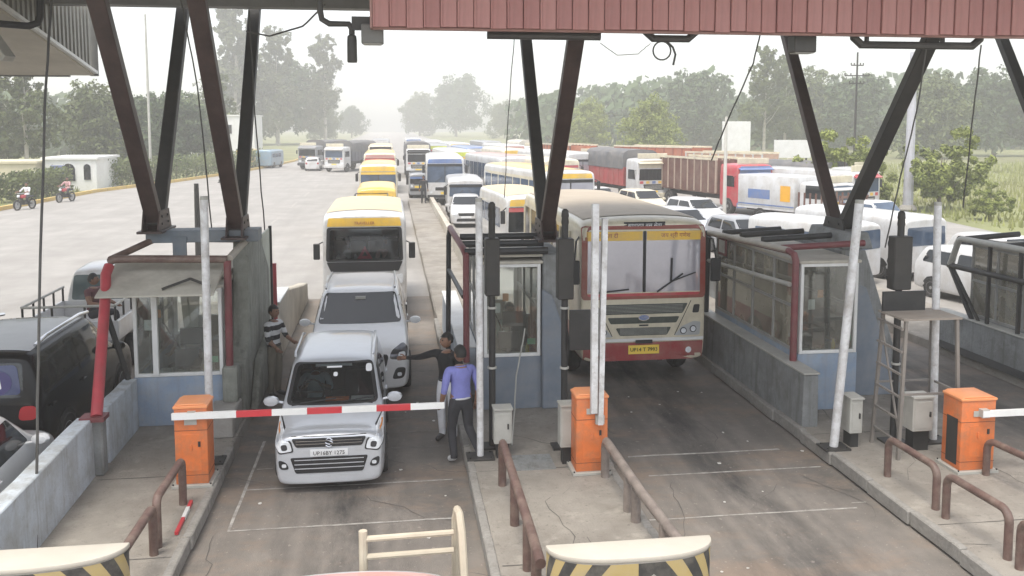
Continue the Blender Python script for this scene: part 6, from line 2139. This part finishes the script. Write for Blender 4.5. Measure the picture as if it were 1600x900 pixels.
        p0 = w_ + d * .015 + side * -.028 * sg
        hb.tube([p0, p0 + d * .03 - side * .025 * sg, p0 + d * .065 - side * .03 * sg], [.012, .0105, .008], 6)
        vs = [bm.verts.new(v) for v in hb.v]
        for fc in hb.f:
            try:
                nf = bm.faces.new([vs[i] for i in fc])
                nf.smooth = True
            except ValueError:
                pass
    bmesh.ops.recalc_face_normals(bm, faces=bm.faces)
    me2 = bpy.data.meshes.new('person')
    bm.to_mesh(me2)
    bm.free()
    for m in mats:
        me2.materials.append(m)
    p = link('person', me2, None, loc, (0, 0, rz))
    p.scale = (scale,) * 3
    tag(p, label, 'person', group)
    nk = V['neck']
    MB().tube([(nk.x + .068 * math.cos(a * .5236), nk.y + .07 * math.sin(a * .5236), nk.z - .03 + .012 * math.sin(a * .5236)) for a in range(12)], .014, 6, closed=True).build('collar', shirt, p)
    if j['pelvis'][2] > .8:
        MB().tube([(.148 * math.cos(a * .3927), .112 * math.sin(a * .3927) + .005, zw - .012) for a in range(16)], .014, 6, closed=True).build('belt', shoe, p)
    # face details and hair as children
    for s in (-1, 1):
        b = MB()
        c = hc + rot @ Vector((s * .03, -.088, .012))
        b.lathe([(.003, -.008), (.011, -.004), (.012, .002), (.004, .006)], 8, 'y', tuple(c))
        b.build('eye', HAIR, p)
    b = MB()
    c = hc + rot @ Vector((0, -.082, -.062))
    b.box(c.x - .022, c.x + .022, c.y - .006, c.y + .012, c.z - .005, c.z + .005)
    b.build('mouth', mat('lip', (.16, .06, .05), .6), p)
    if hair or cap:
        b = MB()
        n, k = 16, 9
        for i in range(k + 1):
            th = i / k * 1.9
            for q in range(n):
                ph = 2 * math.pi * q / n
                x, y, z = math.sin(th) * math.cos(ph), math.sin(th) * math.sin(ph), math.cos(th)
                front = -y
                if front > .2 and th > 1.0:
                    z = max(z, .45)
                v = hc + rot @ Vector((x * .086, y * .106 + .006, z * .126 + .004))
                b.v.append(tuple(v + Vector((random.uniform(-.003, .003),) * 3)))
        b.f = [(i * n + q, i * n + (q + 1) % n, (i + 1) * n + (q + 1) % n, (i + 1) * n + q) for i in range(k) for q in range(n)]
        b.m = [0] * len(b.f)
        b.build('hair', cap or HAIR, p, smooth=1.2)
    return p


lilac = cloth('lilac', (.2, .21, .5))
blackc = cloth('black', (.012, .012, .013))
charcoal = cloth('charcoal', (.035, .035, .04))
whitec = cloth('white', (.68, .68, .7))
shoe_w = mat('shoe_white', (.6, .6, .6), .6)
shoe_d = mat('shoe_dark', (.03, .027, .025), .5)
khaki = cloth('khaki', (.2, .18, .14))
# man in lilac shirt seen from behind, walking away to the left
person('man in a lilac shirt and dark trousers walking at the end of the barrier arm', (.98, 12.85, 0), math.pi + R(18),
       dict(kR=(.1, -.1, .5), aR=(.09, -.02, .09), tR=(.11, -.19, .04), hL=(-.095, .0, .89), kL=(-.12, .0, .52), aL=(-.17, .33, .22), tL=(-.18, .25, .06),
            eL=(-.25, .06, 1.12), wL=(-.24, .0, .88), eR=(.25, .02, 1.12), wR=(.26, -.08, .9), turn=.2), lilac, charcoal, shoe_w, 'half', scale=1.04)
person('man in a black top and white trousers stretching out his left arm', (.85, 13.85, 0), R(-35),
       dict(sL=(-.185, -.02, 1.39), eL=(-.44, -.1, 1.3), wL=(-.68, -.14, 1.27), eR=(.25, .0, 1.12), wR=(.24, -.14, .95), turn=-.5), blackc, whitec, shoe_d, 'long', scale=1.02, group='people at the toll plaza')
stripe_w = cloth('stripe_white', (.6, .6, .6))
person('man in a black and white striped shirt beside the silver hatchback', (-2.16, 16.6, .0), R(60),
       dict(eR=(.2, -.12, 1.12), wR=(.15, -.3, 1.05), eL=(-.24, -.05, 1.12), wL=(-.2, -.2, .98)), cloth('stripe_black', (.02, .02, .022)), khaki, shoe_d, 'half', stripe=stripe_w)
SIT = dict(pelvis=(0, 0, .5), waist=(0, .01, .64), chest=(0, 0, .85), neck=(0, 0, 1.02), head=(0, -.015, 1.17), sL=(-.185, 0, .96), sR=(.185, 0, .96),
           eL=(-.25, -.1, .72), wL=(-.2, -.32, .7), eR=(.25, -.1, .72), wR=(.2, -.32, .7), hL=(-.1, -.05, .46), hR=(.1, -.05, .46),
           kL=(-.13, -.42, .5), kR=(.13, -.42, .5), aL=(-.13, -.44, .1), aR=(.13, -.44, .1), tL=(-.14, -.6, .06), tR=(.14, -.6, .06))
d = dict(SIT)
d.update(eL=(-.26, -.12, .76), wL=(-.15, -.36, .88), eR=(.26, -.12, .76), wR=(.15, -.36, .88), kL=(-.13, -.38, .28), kR=(.13, -.38, .28), aL=(-.13, -.3, .06), aR=(.13, -.3, .06), tL=(-.13, -.44, .04), tR=(.13, -.44, .04))
person('driver in a pale shirt behind the windscreen of the silver hatchback', (-.87 - .34, 13.8 + .36, .16), 0, d, cloth('pale_blue', (.4, .5, .55)), charcoal, shoe_d, 'half', scale=.94)
d = dict(SIT)
d.update(wR=(.3, -.3, .62), kL=(-.13, -.3, .55), aL=(-.13, -.42, .2), turn=.5)
person('man in a maroon shirt sitting in the bed of the white pickup', (-6.0, 18.9, .72), R(70), d, cloth('maroon_shirt', (.12, .05, .055)), charcoal, shoe_d, 'none', scale=1.0)
person('attendant in a pale green shirt inside the middle booth', (2.12, 16.0, .42), R(20), SIT, cloth('pale_green', (.3, .45, .4)), charcoal, shoe_d, 'half', scale=1.05)
person('attendant sitting dimly inside the leftmost booth', (-3.45, 15.9, .4), R(-20), SIT, cloth('grey_uniform', (.3, .31, .3)), charcoal, shoe_d, 'half', scale=1.03)
person('attendant in a white shirt inside the glass booth right of the bus', (7.2, 15.6, .42), R(-10), SIT, cloth('white_shirt', (.6, .6, .6)), charcoal, shoe_d, 'half', scale=1.05)
# passenger reaching out of the white car in the lower left
d = dict(SIT)
d.update(sR=(.185, 0, .96), eR=(.42, -.06, .84), wR=(.6, -.12, .72))
person('passenger of the lower left white car with an arm out of the window', (-5.1, 10.6, .12), math.pi, {**d, 'eL': (-.36, -.05, .82)}, cloth('dark_shirt', (.05, .05, .06)), charcoal, shoe_d, 'half', scale=.95)

# motorcycles on the far left with riders
def motorbike(label, loc, rz, shirt):
    o = thing('motorcycle', label, 'motorcycle', loc, rz, 'motorcycles on the left carriageway')
    for y in (-.62, .62):
        b = MB()
        b.tube([(0, y + .28 * math.cos(a), .3 + .28 * math.sin(a)) for a in [i * .393 for i in range(16)]], .05, 6, closed=True)
        w_ = b.build('wheel', rubber, o)
        MB().lathe([(.2, -.02), (.2, .02)], 12, 'x', (0, y, .3)).build('rim', rim_steel, w_)
    b = MB()
    b.tube([(0, -.62, .3), (0, -.45, .85), (0, -.3, .95)], .035, 6)
    b.tube([(0, -.4, .7), (0, .1, .45), (0, .6, .32)], .04, 6)
    b.box(-.14, .14, -.2, .15, .3, .55)
    b.build('frame', dark_steel, o)
    b = MB()
    b.box(-.12, .12, -.35, .05, .68, .88)
    b.build('tank', P_red, o, bevel=.05, seg=2)
    b = MB()
    b.box(-.12, .12, .06, .7, .72, .8)
    b.build('seat', black_trim, o, bevel=.03)
    b = MB()
    b.tube([(-.33, -.32, 1.0), (0, -.38, .96), (.33, -.32, 1.0)], .018, 6)
    b.build('handlebar', chrome, o)
    b = MB()
    b.lathe([(.02, -.05), (.08, -.02), (.09, .04)], 10, 'y', (0, -.52, .82))
    b.build('headlight', lamp_glass, o)
    return o


for lab, lab2, x, y, sh, trn in (('motorcycle nearest the left picture edge by the hedge', 'rider in a white shirt on the leftmost motorcycle', -21.5, 56.3, whitec, 1.7),
                            ('motorcycle passing the blue sign board on the left', 'rider in a pinkish shirt on the motorcycle by the blue sign', -21.0, 61.6, cloth('pink', (.5, .3, .3)), 1.7)):
    motorbike(lab, (x, y, 0), R(-18), sh)
    dd = dict(SIT)
    dd.update({k: (v[0], v[1], v[2] + .3) for k, v in SIT.items() if k != 'turn'})
    dd.update(wL=(-.3, -.5, 1.02), wR=(.3, -.5, 1.02), eL=(-.3, -.2, 1.05), eR=(.3, -.2, 1.05), kL=(-.2, -.3, .62), kR=(.2, -.3, .62), aL=(-.2, -.02, .3), aR=(.2, -.02, .3), tL=(-.2, -.16, .26), tR=(.2, -.16, .26))
    person(lab2, (x + .07, y + .22, .02), R(-18), dd, sh, charcoal, shoe_d, 'half', group='motorcycle riders')
person('person in dark clothes standing on the long island amid the jam', (2.0, 55, .2), 0, {}, charcoal, charcoal, shoe_d, 'long', group='people at the toll plaza')

person('minibus driver in a pale shirt seen through the windscreen with the red triangle', (-1.15, 23.6, .78), 0, SIT, whitec, charcoal, shoe_d, 'half', group='people at the toll plaza')
person('minibus passenger in a pink shirt right of the red triangle', (-.15, 23.6, .78), R(12), SIT, cloth('pink', (.5, .3, .3)), charcoal, shoe_d, 'half', group='people at the toll plaza')

# ================================================================== VEGETATION, BUILDINGS, HAZE
def leaf_mat(n, c, c2):
    m = mat('leaf_' + n, c, .7, var=.35, scale=.7, dirt=c2, dirt_amt=.7, dirt_scale=.35)
    return m


LF = [leaf_mat('olive', (.085, .115, .03), (.14, .15, .045)), leaf_mat('deep', (.05, .085, .026), (.085, .12, .035)), leaf_mat('bright', (.2, .24, .05), (.3, .31, .08)), leaf_mat('grey', (.085, .1, .04), (.14, .145, .06))]
BARK = mat('bark', (.16, .13, .1), .9, var=.3, scale=3, bump=.6, bscale=12)
BARKP = mat('bark_pale', (.42, .39, .33), .9, var=.3, scale=2, bump=.4, bscale=8)
CROWNS = {}


def crown_mesh(seed, lobes, nleaf, lsize, m, flat=1.0):
    """leaf sized faces spread over many clumps; lobes: (x,y,z,r)"""
    rnd = random.Random(seed)
    vs, fs = [], []
    clumps = []
    for (x, y, z, r) in lobes:
        n = max(4, int(14 * r))
        for i in range(n):
            d = Vector((rnd.gauss(0, 1), rnd.gauss(0, 1), rnd.gauss(0, 1))).normalized() * r * rnd.uniform(.55, 1.05)
            clumps.append((x + d.x, y + d.y, z + d.z * flat, r * rnd.uniform(.22, .42)))
    per = max(3, nleaf // len(clumps))
    for (x, y, z, r) in clumps:
        for i in range(per):
            d = Vector((rnd.gauss(0, 1), rnd.gauss(0, 1), rnd.gauss(0, .8)))
            d = d.normalized() * r * rnd.random() ** .4
            c = Vector((x, y, z)) + d
            nrm = (d.normalized() + Vector((rnd.uniform(-1, 1), rnd.uniform(-1, 1), rnd.uniform(-.3, 1.2)))).normalized()
            u = nrm.orthogonal().normalized()
            u.rotate(Matrix.Rotation(rnd.uniform(0, 6.28), 3, nrm))
            w_ = nrm.cross(u)
            s = lsize * rnd.uniform(.6, 1.35)
            k = len(vs)
            vs += [tuple(c - u * s), tuple(c + w_ * s * .45), tuple(c + u * s), tuple(c - w_ * s * .45)]
            fs.append((k, k + 1, k + 2, k + 3))
    me = bpy.data.meshes.new('crown')
    me.from_pydata(vs, [], fs)
    me.materials.append(m)
    return me


def lobes_round(seed, h, w_, base):
    rnd = random.Random(seed)
    L = []
    for i in range(16):
        a = i * 2.4 + rnd.uniform(-.4, .4)
        t = (i + .5) / 16
        z = base + (h - base) * (.2 + .7 * t)
        rr = w_ * .5 * (1 - .55 * abs(t - .4))
        d = rr * rnd.uniform(.15, .75)
        L.append((d * math.cos(a), d * math.sin(a), z, rr * rnd.uniform(.4, .62)))
    return L


def lobes_tall(seed, h, w_, base):
    rnd = random.Random(seed)
    L = []
    for i in range(12):
        t = i / 11
        a = rnd.uniform(0, 6.28)
        z = base + (h - base) * (t * .9 + .05)
        rr = w_ * .5 * (1 - .6 * t) * rnd.uniform(.7, 1.15)
        L.append((rr * .6 * math.cos(a), rr * .6 * math.sin(a), z, max(.5, rr * rnd.uniform(.5, .75))))
    return L


def trunk_mesh(seed, h, r, m, limbs=6, base=.35, spread=.3):
    rnd = random.Random(seed)
    b = MB()
    pts = [(rnd.uniform(-.02, .02) * h * t, rnd.uniform(-.02, .02) * h * t, h * t) for t in (0, .15, .35, .55, .75, .9)]
    b.tube(pts, [r * 1.25, r, r * .85, r * .65, r * .4, r * .15], 8)
    for i in range(limbs):
        t = base + (.8 - base) * i / limbs
        a = rnd.uniform(0, 6.28)
        z = h * t
        l = h * spread * (1.1 - t)
        p = Vector((0, 0, z))
        q = p + Vector((math.cos(a) * l * .5, math.sin(a) * l * .5, l * .45))
        e = p + Vector((math.cos(a) * l, math.sin(a) * l, l * 1.1))
        b.tube([p, q, e], [r * .45 * (1.1 - t), r * .3 * (1.1 - t), r * .1], 6)
    return b.mesh('trunk', m)


KINDS = {}
def kind(k):
    if k in KINDS:
        return KINDS[k]
    if k == 'round':
        r = (trunk_mesh(1, 7, .22, BARK, 7, .3), crown_mesh(1, lobes_round(11, 10, 9.5, .6), 14000, .26, LF[1]))
    elif k == 'round2':
        r = (trunk_mesh(2, 7, .22, BARK, 7, .3), crown_mesh(2, lobes_round(23, 10, 10.5, .5), 14000, .26, LF[0]))
    elif k == 'airy':
        r = (trunk_mesh(3, 11, .2, BARKP, 9, .3, .28), crown_mesh(3, lobes_tall(31, 14, 7.5, 3), 9000, .22, LF[0]))
    elif k == 'tall':
        r = (trunk_mesh(4, 17, .3, BARKP, 10, .25, .22), crown_mesh(4, lobes_tall(44, 20, 8, 4) + lobes_tall(45, 19, 9, 4), 15000, .28, LF[3]))
    elif k == 'bright':
        r = (trunk_mesh(5, 6, .18, BARK, 7, .3), crown_mesh(5, lobes_round(57, 8, 8.5, .6), 15000, .17, LF[2]))
    elif k == 'shrub':
        r = (trunk_mesh(6, 2.0, .06, BARK, 6, .1, .5), crown_mesh(6, [(random.Random(i).uniform(-1.1, 1.1), random.Random(i + 50).uniform(-.9, .9), random.Random(i + 90).uniform(.5, 2.3), .6) for i in range(12)], 17000, .062, LF[2]))
    elif k == 'spruce':
        r = (trunk_mesh(7, 9, .16, BARK, 8, .2, .2), crown_mesh(7, [(.5 * math.cos(i * 2.4) * (1.2 - i / 12), .5 * math.sin(i * 2.4) * (1.2 - i / 12), 3 + i * .6, 1.3 * (1.15 - i / 13)) for i in range(12)], 6000, .13, LF[3]))
    KINDS[k] = r
    return r


def tree(name, label, k, x, y, sc, rz=0.0, group=None, sz=1.0, cat='tree', z=-.06):
    o = thing(name, label, cat, (x, y, z), rz, group)
    o.scale = (sc, sc, sc * sz)
    t, c = kind(k)
    link('trunk', t, o)
    link('crown', c, o)
    return o


G1, G2, G3 = 'trees along the left roadside', 'trees beyond the jam on the right', 'shrubs at the edge of the field'
rr = random.Random(5)
T = tree
T('tree', 'tall pale trunked tree at the left picture edge behind the cream wall', 'airy', -37.0, 84.0, 1.05, .4, G1)
T('tree', 'loose leafed tree with visible pale stem just right of the leftmost one', 'airy', -32.5, 86.0, 0.95, 2.0, G1)
T('tree', 'bushy low tree behind the cream wall', 'round2', -41.0, 96.0, 0.95, 1.2, G1)
T('tree', 'dull green tree below the corner of the canopy wedge', 'round2', -30.0, 98.0, 0.90, .3, G1)
T('tree', 'dark round tree left of the outer left column', 'round', -27.0, 100.0, 0.82, 2.2, G1)
T('tree', 'round dark tree between the legs of the outer left column', 'round', -24.0, 108.0, 0.85, 4.2, G1)
T('tree', 'hazy tree peeping right of the outer left column', 'round2', -27.0, 135.0, 0.95, 3.2, G1)
T('tree', 'slim hazy tree behind the white hall between the left columns', 'airy', -25.0, 140.0, 0.90, 1.0, G1)
T('tree', 'tallest hazy tree just right of the inner left column', 'tall', -36.0, 220.0, 1.75, .0, G1)
T('tree', 'second tall hazy tree with a yellowish crown right of the tallest', 'tall', -27.5, 228.0, 1.45, 2.4, G1)
T('tree', 'third tall hazy tree nearest the road gap', 'tall', -16.8, 240.0, 1.42, 1.4, G1)
T('tree', 'broad hazy tree filling the foot of the tall left trees', 'round', -29, 240, 2.1, 2.2, G1)
T('tree', 'low hazy tree at the foot of the road gap', 'round2', -19.0, 270.0, 1.10, 3.4, G1)
T('tree', 'faint small tree right at the end of the road gap', 'round', -15.0, 360.0, 1.20, .5, G1)
T('tree', 'big isolated hazy tree right of the road gap', 'round', 28.0, 385.0, 2.55, 1.1, G2, 1.0)
T('tree', 'pale hazy tree joined to the left of the isolated tree', 'round2', 13.0, 400.0, 1.85, .6, G2)
T('tree', 'low grey tree right of the isolated tree', 'round2', 42.0, 330.0, 1.35, 2.6, G2)
T('tree', 'low hazy tree left of the middle column', 'round', 50.0, 285.0, 1.20, 3.0, G2)
T('tree', 'pale green spreading tree between the legs of the middle column', 'bright', 31.0, 140.0, 1.05, 1.9, G2)
T('tree', 'yellowish spreading tree behind the red tarpaulin truck', 'bright', 33.0, 112.0, 1.00, .2, G2)
T('tree', 'dark hazy tree behind the yellowish spreading one', 'round', 58.5, 171.6, 1.52, 2.0, G2)
T('tree', 'tall sparse tree left of the white billboard', 'airy', 58.5, 135.2, 1.24, 2.2, G2)
T('tree', 'light green slender tree in front of the billboard legs', 'airy', 63.1, 137.8, 1.14, .7, G2)
T('tree', 'dark hazy tree behind the white billboard', 'round2', 74.1, 156.0, 1.46, .9, G2)
T('tree', 'tree right behind the left leg of the right column', 'round', 78.0, 145.6, 1.33, 1.6, G2)
T('tree', 'conifer shaped tree under the long lamp rail', 'spruce', 84.5, 135.2, 1.52, .4, G2)
T('tree', 'full tree between the legs of the right column', 'round2', 80.6, 124.8, 1.24, 2.9, G2)
T('tree', 'tree behind the tall pale lamp pole', 'round', 96.2, 132.6, 1.37, 3.6, G2)
T('tree', 'broad tree right of the tall pale lamp pole', 'round2', 104.0, 127.4, 1.37, .1, G2)
T('tree', 'broad hazy tree above the bright field', 'round', 114.4, 130.0, 1.27, 2.3, G2)
T('tree', 'tree at the upper right picture edge', 'round2', 123.5, 119.6, 1.27, 4.3, G2)
T('shrub', 'bright yellow green bush left of the pale lamp pole', 'shrub', 26.2, 49, 1.75, .3, G3, 1.0, 'bush')
T('shrub', 'bright bush behind the right column leg', 'shrub', 28.6, 52.5, 1.6, 1.7, G3, 1.0, 'bush')
T('shrub', 'large bright bush right of the pale lamp pole', 'shrub', 32.2, 49, 1.8, 3.1, G3, 1.0, 'bush')
T('shrub', 'low scrub bush below the bright bushes', 'shrub', 31.5, 43.5, .75, 4.4, G3, 1.0, 'bush')
T('shrub', 'low tangled bush above the rightmost booth roof', 'shrub', 32, 39.5, .55, 5.2, G3, 1.0, 'bush')
T('shrub', 'dark bush cut by the right picture edge', 'shrub', 36.8, 41.5, .85, .8, G3, 1.1, 'bush')
# far woods as one mass
b = MB()
vs, fs = [], []
rn = random.Random(9)
for i in range(42000):
    side = rn.random()
    if side < .62:
        x = rn.uniform(30, 240)
        y = 150 + rn.uniform(0, 60) + (240 - x) * .12
        z = rn.random() ** .8 * (12 + 2.5 * math.sin(x * .13) + 2 * math.sin(x * .41))
    else:
        x = rn.uniform(-220, -34)
        y = 150 + rn.uniform(0, 50)
        z = rn.random() ** .8 * (9 + 2.5 * math.sin(x * .15) + 2 * math.sin(x * .37))
    s = rn.uniform(.5, 1.1)
    n_ = Vector((rn.uniform(-1, 1), rn.uniform(-1, .2), rn.uniform(-.2, 1))).normalized()
    u = n_.orthogonal()
    w_ = n_.cross(u)
    k = len(vs)
    c = Vector((x, y, z))
    vs += [tuple(c - u * s), tuple(c + w_ * s * .6), tuple(c + u * s), tuple(c - w_ * s * .6)]
    fs.append((k, k + 1, k + 2, k + 3))
b.v, b.f, b.m = vs, fs, [0] * len(fs)
struct(b.build('far_wood', LF[1], smooth=0), 'stuff', 'hazy belt of woodland behind the single trees')
# field grass
vs, fs = [], []
for i in range(26000):
    if rn.random() < .75:
        y = rn.uniform(36, 105)
        x = rn.uniform(29.5 - max(0, (y - 46) * .12), 90)
    else:
        y = rn.uniform(58, 130)
        x = rn.uniform(-48, -23.2)
    h = rn.uniform(.15, .5) * (1 + .5 * math.sin(x * .3) * math.sin(y * .23))
    a = rn.uniform(0, 6.28)
    k = len(vs)
    dx, dy = math.cos(a) * .07, math.sin(a) * .07
    vs += [(x - dx, y - dy, -.07), (x + dx, y + dy, -.07), (x + rn.uniform(-.15, .15), y + rn.uniform(-.15, .15), h)]
    fs.append((k, k + 1, k + 2))
b = MB()
b.v, b.f, b.m = vs, fs, [0] * len(fs)
struct(b.build('field_grass', mat('grass_blades', (.26, .28, .09), .8, var=.35, scale=.2, dirt=(.36, .33, .16), dirt_amt=.6, dirt_scale=.15), smooth=0), 'stuff', 'tall rough grass of the field beyond the jam')
# hedge
def hedge(label, pts, w_, h, m, n):
    vs, fs = [], []
    for i in range(n):
        k_ = rn.randrange(len(pts) - 1)
        (xa, ya), (xb, yb) = pts[k_], pts[k_ + 1]
        t = rn.random()
        s = rn.uniform(.06, .13)
        c = Vector((xa + (xb - xa) * t + rn.uniform(-w_, w_), ya + (yb - ya) * t + rn.uniform(-w_, w_), rn.random() ** .7 * h * (1 + .15 * math.sin(t * 40))))
        n_ = Vector((rn.uniform(-1, 1), rn.uniform(-1, .3), rn.uniform(-.2, 1))).normalized()
        u = n_.orthogonal()
        q = n_.cross(u)
        k = len(vs)
        vs += [tuple(c - u * s), tuple(c + q * s * .6), tuple(c + u * s), tuple(c - q * s * .6)]
        fs.append((k, k + 1, k + 2, k + 3))
    b = MB()
    b.v, b.f, b.m = vs, fs, [0] * len(fs)
    o = thing('hedge', label, 'hedge', (0, 0, 0))
    b.build('foliage', m, o, smooth=0)
    bb = MB()
    for (xa, ya), (xb, yb) in zip(pts, pts[1:]):
        for i in range(6):
            x, y = xa + (xb - xa) * i / 6, ya + (yb - ya) * i / 6
            bb.tube([(x, y, 0), (x + .1, y, h * .8)], .05, 5)
    bb.build('stems', BARK, o)


hedge('clipped green hedge in front of the cream wall at the left', [(-29, 55), (-24.4, 63), (-24.2, 71)], .6, 1.7, LF[0], 6500)
hedge('low shrub strip along the curved kerb past the white building', [(-23, 76), (-20.5, 82), (-17.5, 93), (-15.4, 107)], .9, 2.0, LF[0], 8000)

# buildings
def building(label, x0, x1, y0, y1, h, m, wins=(), roofm=None, arch=False, name='building'):
    o = thing(name, label, 'building', ((x0 + x1) / 2, y0, 0))
    cx = (x0 + x1) / 2
    X0, X1, D_ = x0 - cx, x1 - cx, y1 - y0
    MB().box(X0, X1, 0, D_, -.05, h).build('wall', m, o)
    MB().box(X0 - .15, X1 + .15, -.15, D_ + .15, h, h + .18).build('roof', roofm or m, o)
    for (wx, wz, ww, wh, side) in wins:
        b = MB()
        g_ = MB()
        if side == 'f':
            if arch:
                pts = [(wx - ww / 2, wz), (wx + ww / 2, wz)] + [(wx + ww / 2 * math.cos(a * .3927), wz + wh - ww / 2 + ww / 2 * math.sin(a * .3927)) for a in range(9)]
            else:
                pts = [(wx - ww / 2, wz), (wx + ww / 2, wz), (wx + ww / 2, wz + wh), (wx - ww / 2, wz + wh)]
            b.prism([((p[0] - wx) * 1.12 + wx, (p[1] - wz) * 1.05 + wz - .04) for p in pts], 'y', -.05, -.004)
            g_.prism(pts, 'y', -.07, -.052)
        else:
            pts = [(wx - ww / 2, wz), (wx + ww / 2, wz), (wx + ww / 2, wz + wh), (wx - ww / 2, wz + wh)]
            b.prism([((p[0] - wx) * 1.12 + wx, (p[1] - wz) * 1.05 + wz - .04) for p in pts], 'x', X1 + .004, X1 + .05)
            g_.prism(pts, 'x', X1 + .052, X1 + .07)
        w_ = b.build('window', white_frame, o)
        g_.build('pane', dark_glass, w_)
    return o


cream_wall = mat('cream_wall', (.62, .56, .4), .85, var=.1, scale=.6, dirt=(.42, .37, .27), dirt_amt=.4)
white_wall = mat('white_wall', (.74, .74, .72), .85, var=.06, scale=.6, dirt=(.5, .48, .44), dirt_amt=.4)
o = building('long low cream building behind the hedge at the left edge', -47, -26.4, 71.5, 76, 2.1, cream_wall, [(-3 + i * 3.1, .75, 1.5, .75, 'f') for i in range(5)])
o = building('small white building with arched windows behind the blue sign', -26.2, -22.4, 72.5, 78, 2.35, white_wall, [(-.1, .7, .95, 1.35, 'f'), (1.25, .8, .5, 1.2, 'f')], arch=True)
building('white hall seen between the left columns', -34, -26.5, 150, 160, 8.2, white_wall, [(-2 + i * 1.6, 1.0, .9, .9, 'f') for i in range(4)] + [(-2 + i * 1.6, 4.2, .9, 1.2, 'f') for i in range(4)])
building('white tower block behind the inner left column', -23.5, -18.6, 128, 136, 6.2, white_wall, [(1.2, 1.2, .9, 1.4, 'f'), (1.2, 3.8, .9, 1.2, 'f'), (-1.0, 3.8, .9, 1.2, 'f')])
# blue sign board
o = thing('sign_board', 'plain blue sign board in front of the small white building', 'sign', (-24.5, 70.5, 0))
MB().box(-.5, .5, -.04, .04, .2, 2.0).build('panel', mat('sign_blue', (.12, .16, .33), .5, dirt=DUST, dirt_amt=.3), o, bevel=.01)
for sx in (-.4, .4):
    MB().tube([(sx, .07, 0), (sx, .07, 2.1)], .035, 8).build('leg', cabinet, o)
# traffic cones / bollards on the apron
for lab, x, y in (('dark striped cone left of the pair by the curved kerb', -18.6, 70.5), ('yellowish cone right of the pair by the curved kerb', -17.9, 72.5), ('small cone between the outer left column legs', -14.6, 80)):
    o = thing('traffic_cone', lab, 'cone', (x, y, 0), group='cones on the left apron')
    MB().box(-.2, .2, -.2, .2, 0, .04).build('base', black_trim, o)
    MB().lathe([(.15, .04), (.03, .75)], 12).build('cone', yellow_paint if 'yell' in lab else black_paint, o)
    MB().lathe([(.11, .3), (.085, .45)], 12).build('band', white_paint, o)
# poles
def pole(label, x, y, h, r, m=cabinet, name='lamp_pole', arms=()):
    o = thing(name, label, 'pole', (x, y, 0))
    MB().tube([(0, 0, 0), (0, 0, h * .5), (0, 0, h)], [r, r * .85, r * .65], 10).build('shaft', m, o)
    MB().lathe([(r * 1.8, 0), (r * 1.8, .06), (r * 1.2, .3)], 10).build('base', concrete, o)
    b = MB()
    for (z, w_) in arms:
        b.tube([(-w_, 0, z), (w_, 0, z)], .05, 6)
        for sx in (-1, -.5, .5, 1):
            b.lathe([(.04, z), (.05, z + .18)], 6, c=(sx * w_, 0, 0))
    if arms:
        b.build('cross_arm', dark_steel, o)
    return o


pole('thick pale lamp pole among the bright bushes', 30.2, 49, 9.2, .3, mat('pole_lilac', (.5, .5, .55), .5, dirt=DUST, dirt_amt=.3))
pole('thin utility pole with cross arms in front of the conifer', 36, 66, 10.6, .1, dark_steel, 'utility_pole', [(8.8, 1.0), (9.6, .5), (8.2, .6)])
pole('slim pale pole in front of the brown ribbed truck', 16.3, 42.2, 5.4, .1, mat('pole_pale', (.55, .53, .48), .6), 'utility_pole')
pole('very tall thin mast in the haze between left columns', -20.8, 82, 14.5, .12, cabinet)
pole('short dark striped post behind the leftmost booth', -5.6, 27, 3.3, .1, dark_steel, 'marker_post')
# billboards
def billboard(label, x, y, w_, z0, z1, rz):
    o = thing('billboard', label, 'billboard', (x, y, 0), rz)
    MB().box(-w_ / 2, w_ / 2, -.06, .06, z0, z1).build('panel', white_wall, o)
    for sx in (-.4, 0, .4):
        MB().tube([(sx * w_, .1, 0), (sx * w_, .1, z1 + .05)], .07, 8).build('leg', dark_steel, o)
    for sx in (-.4, .4):
        MB().tube([(sx * w_, .1, z0 - .1), (0, .9, .0)], .05, 6).build('brace', dark_steel, o)
    return o


billboard('white billboard on thin legs in front of the right trees', 29.5, 74, 2.4, 2.6, 5.3, R(-10))
billboard('white board on legs behind the left leg of the right column', 29.0, 62, 2.6, 2.6, 3.9, R(-12))

# ------------------------------------------------------------------ haze
hz = MB()
hz.box(-560, 560, -80, 680, -1.2, 48)
ho = hz.build('haze', [], smooth=0)
struct(ho, 'stuff', 'pale dusty haze filling the air')
hm = bpy.data.materials.new('haze')
hm.use_nodes = True
t = hm.node_tree
t.nodes.clear()
oo = t.nodes.new('ShaderNodeOutputMaterial')
pv = t.nodes.new('ShaderNodeVolumePrincipled')
pv.inputs['Color'].default_value = (.96, .95, .925, 1)
pv.inputs['Density'].default_value = .0023
pv.inputs['Anisotropy'].default_value = .2
t.links.new(pv.outputs[0], oo.inputs['Volume'])
ho.data.materials.append(hm)

bpy.data.scenes.remove(TS)
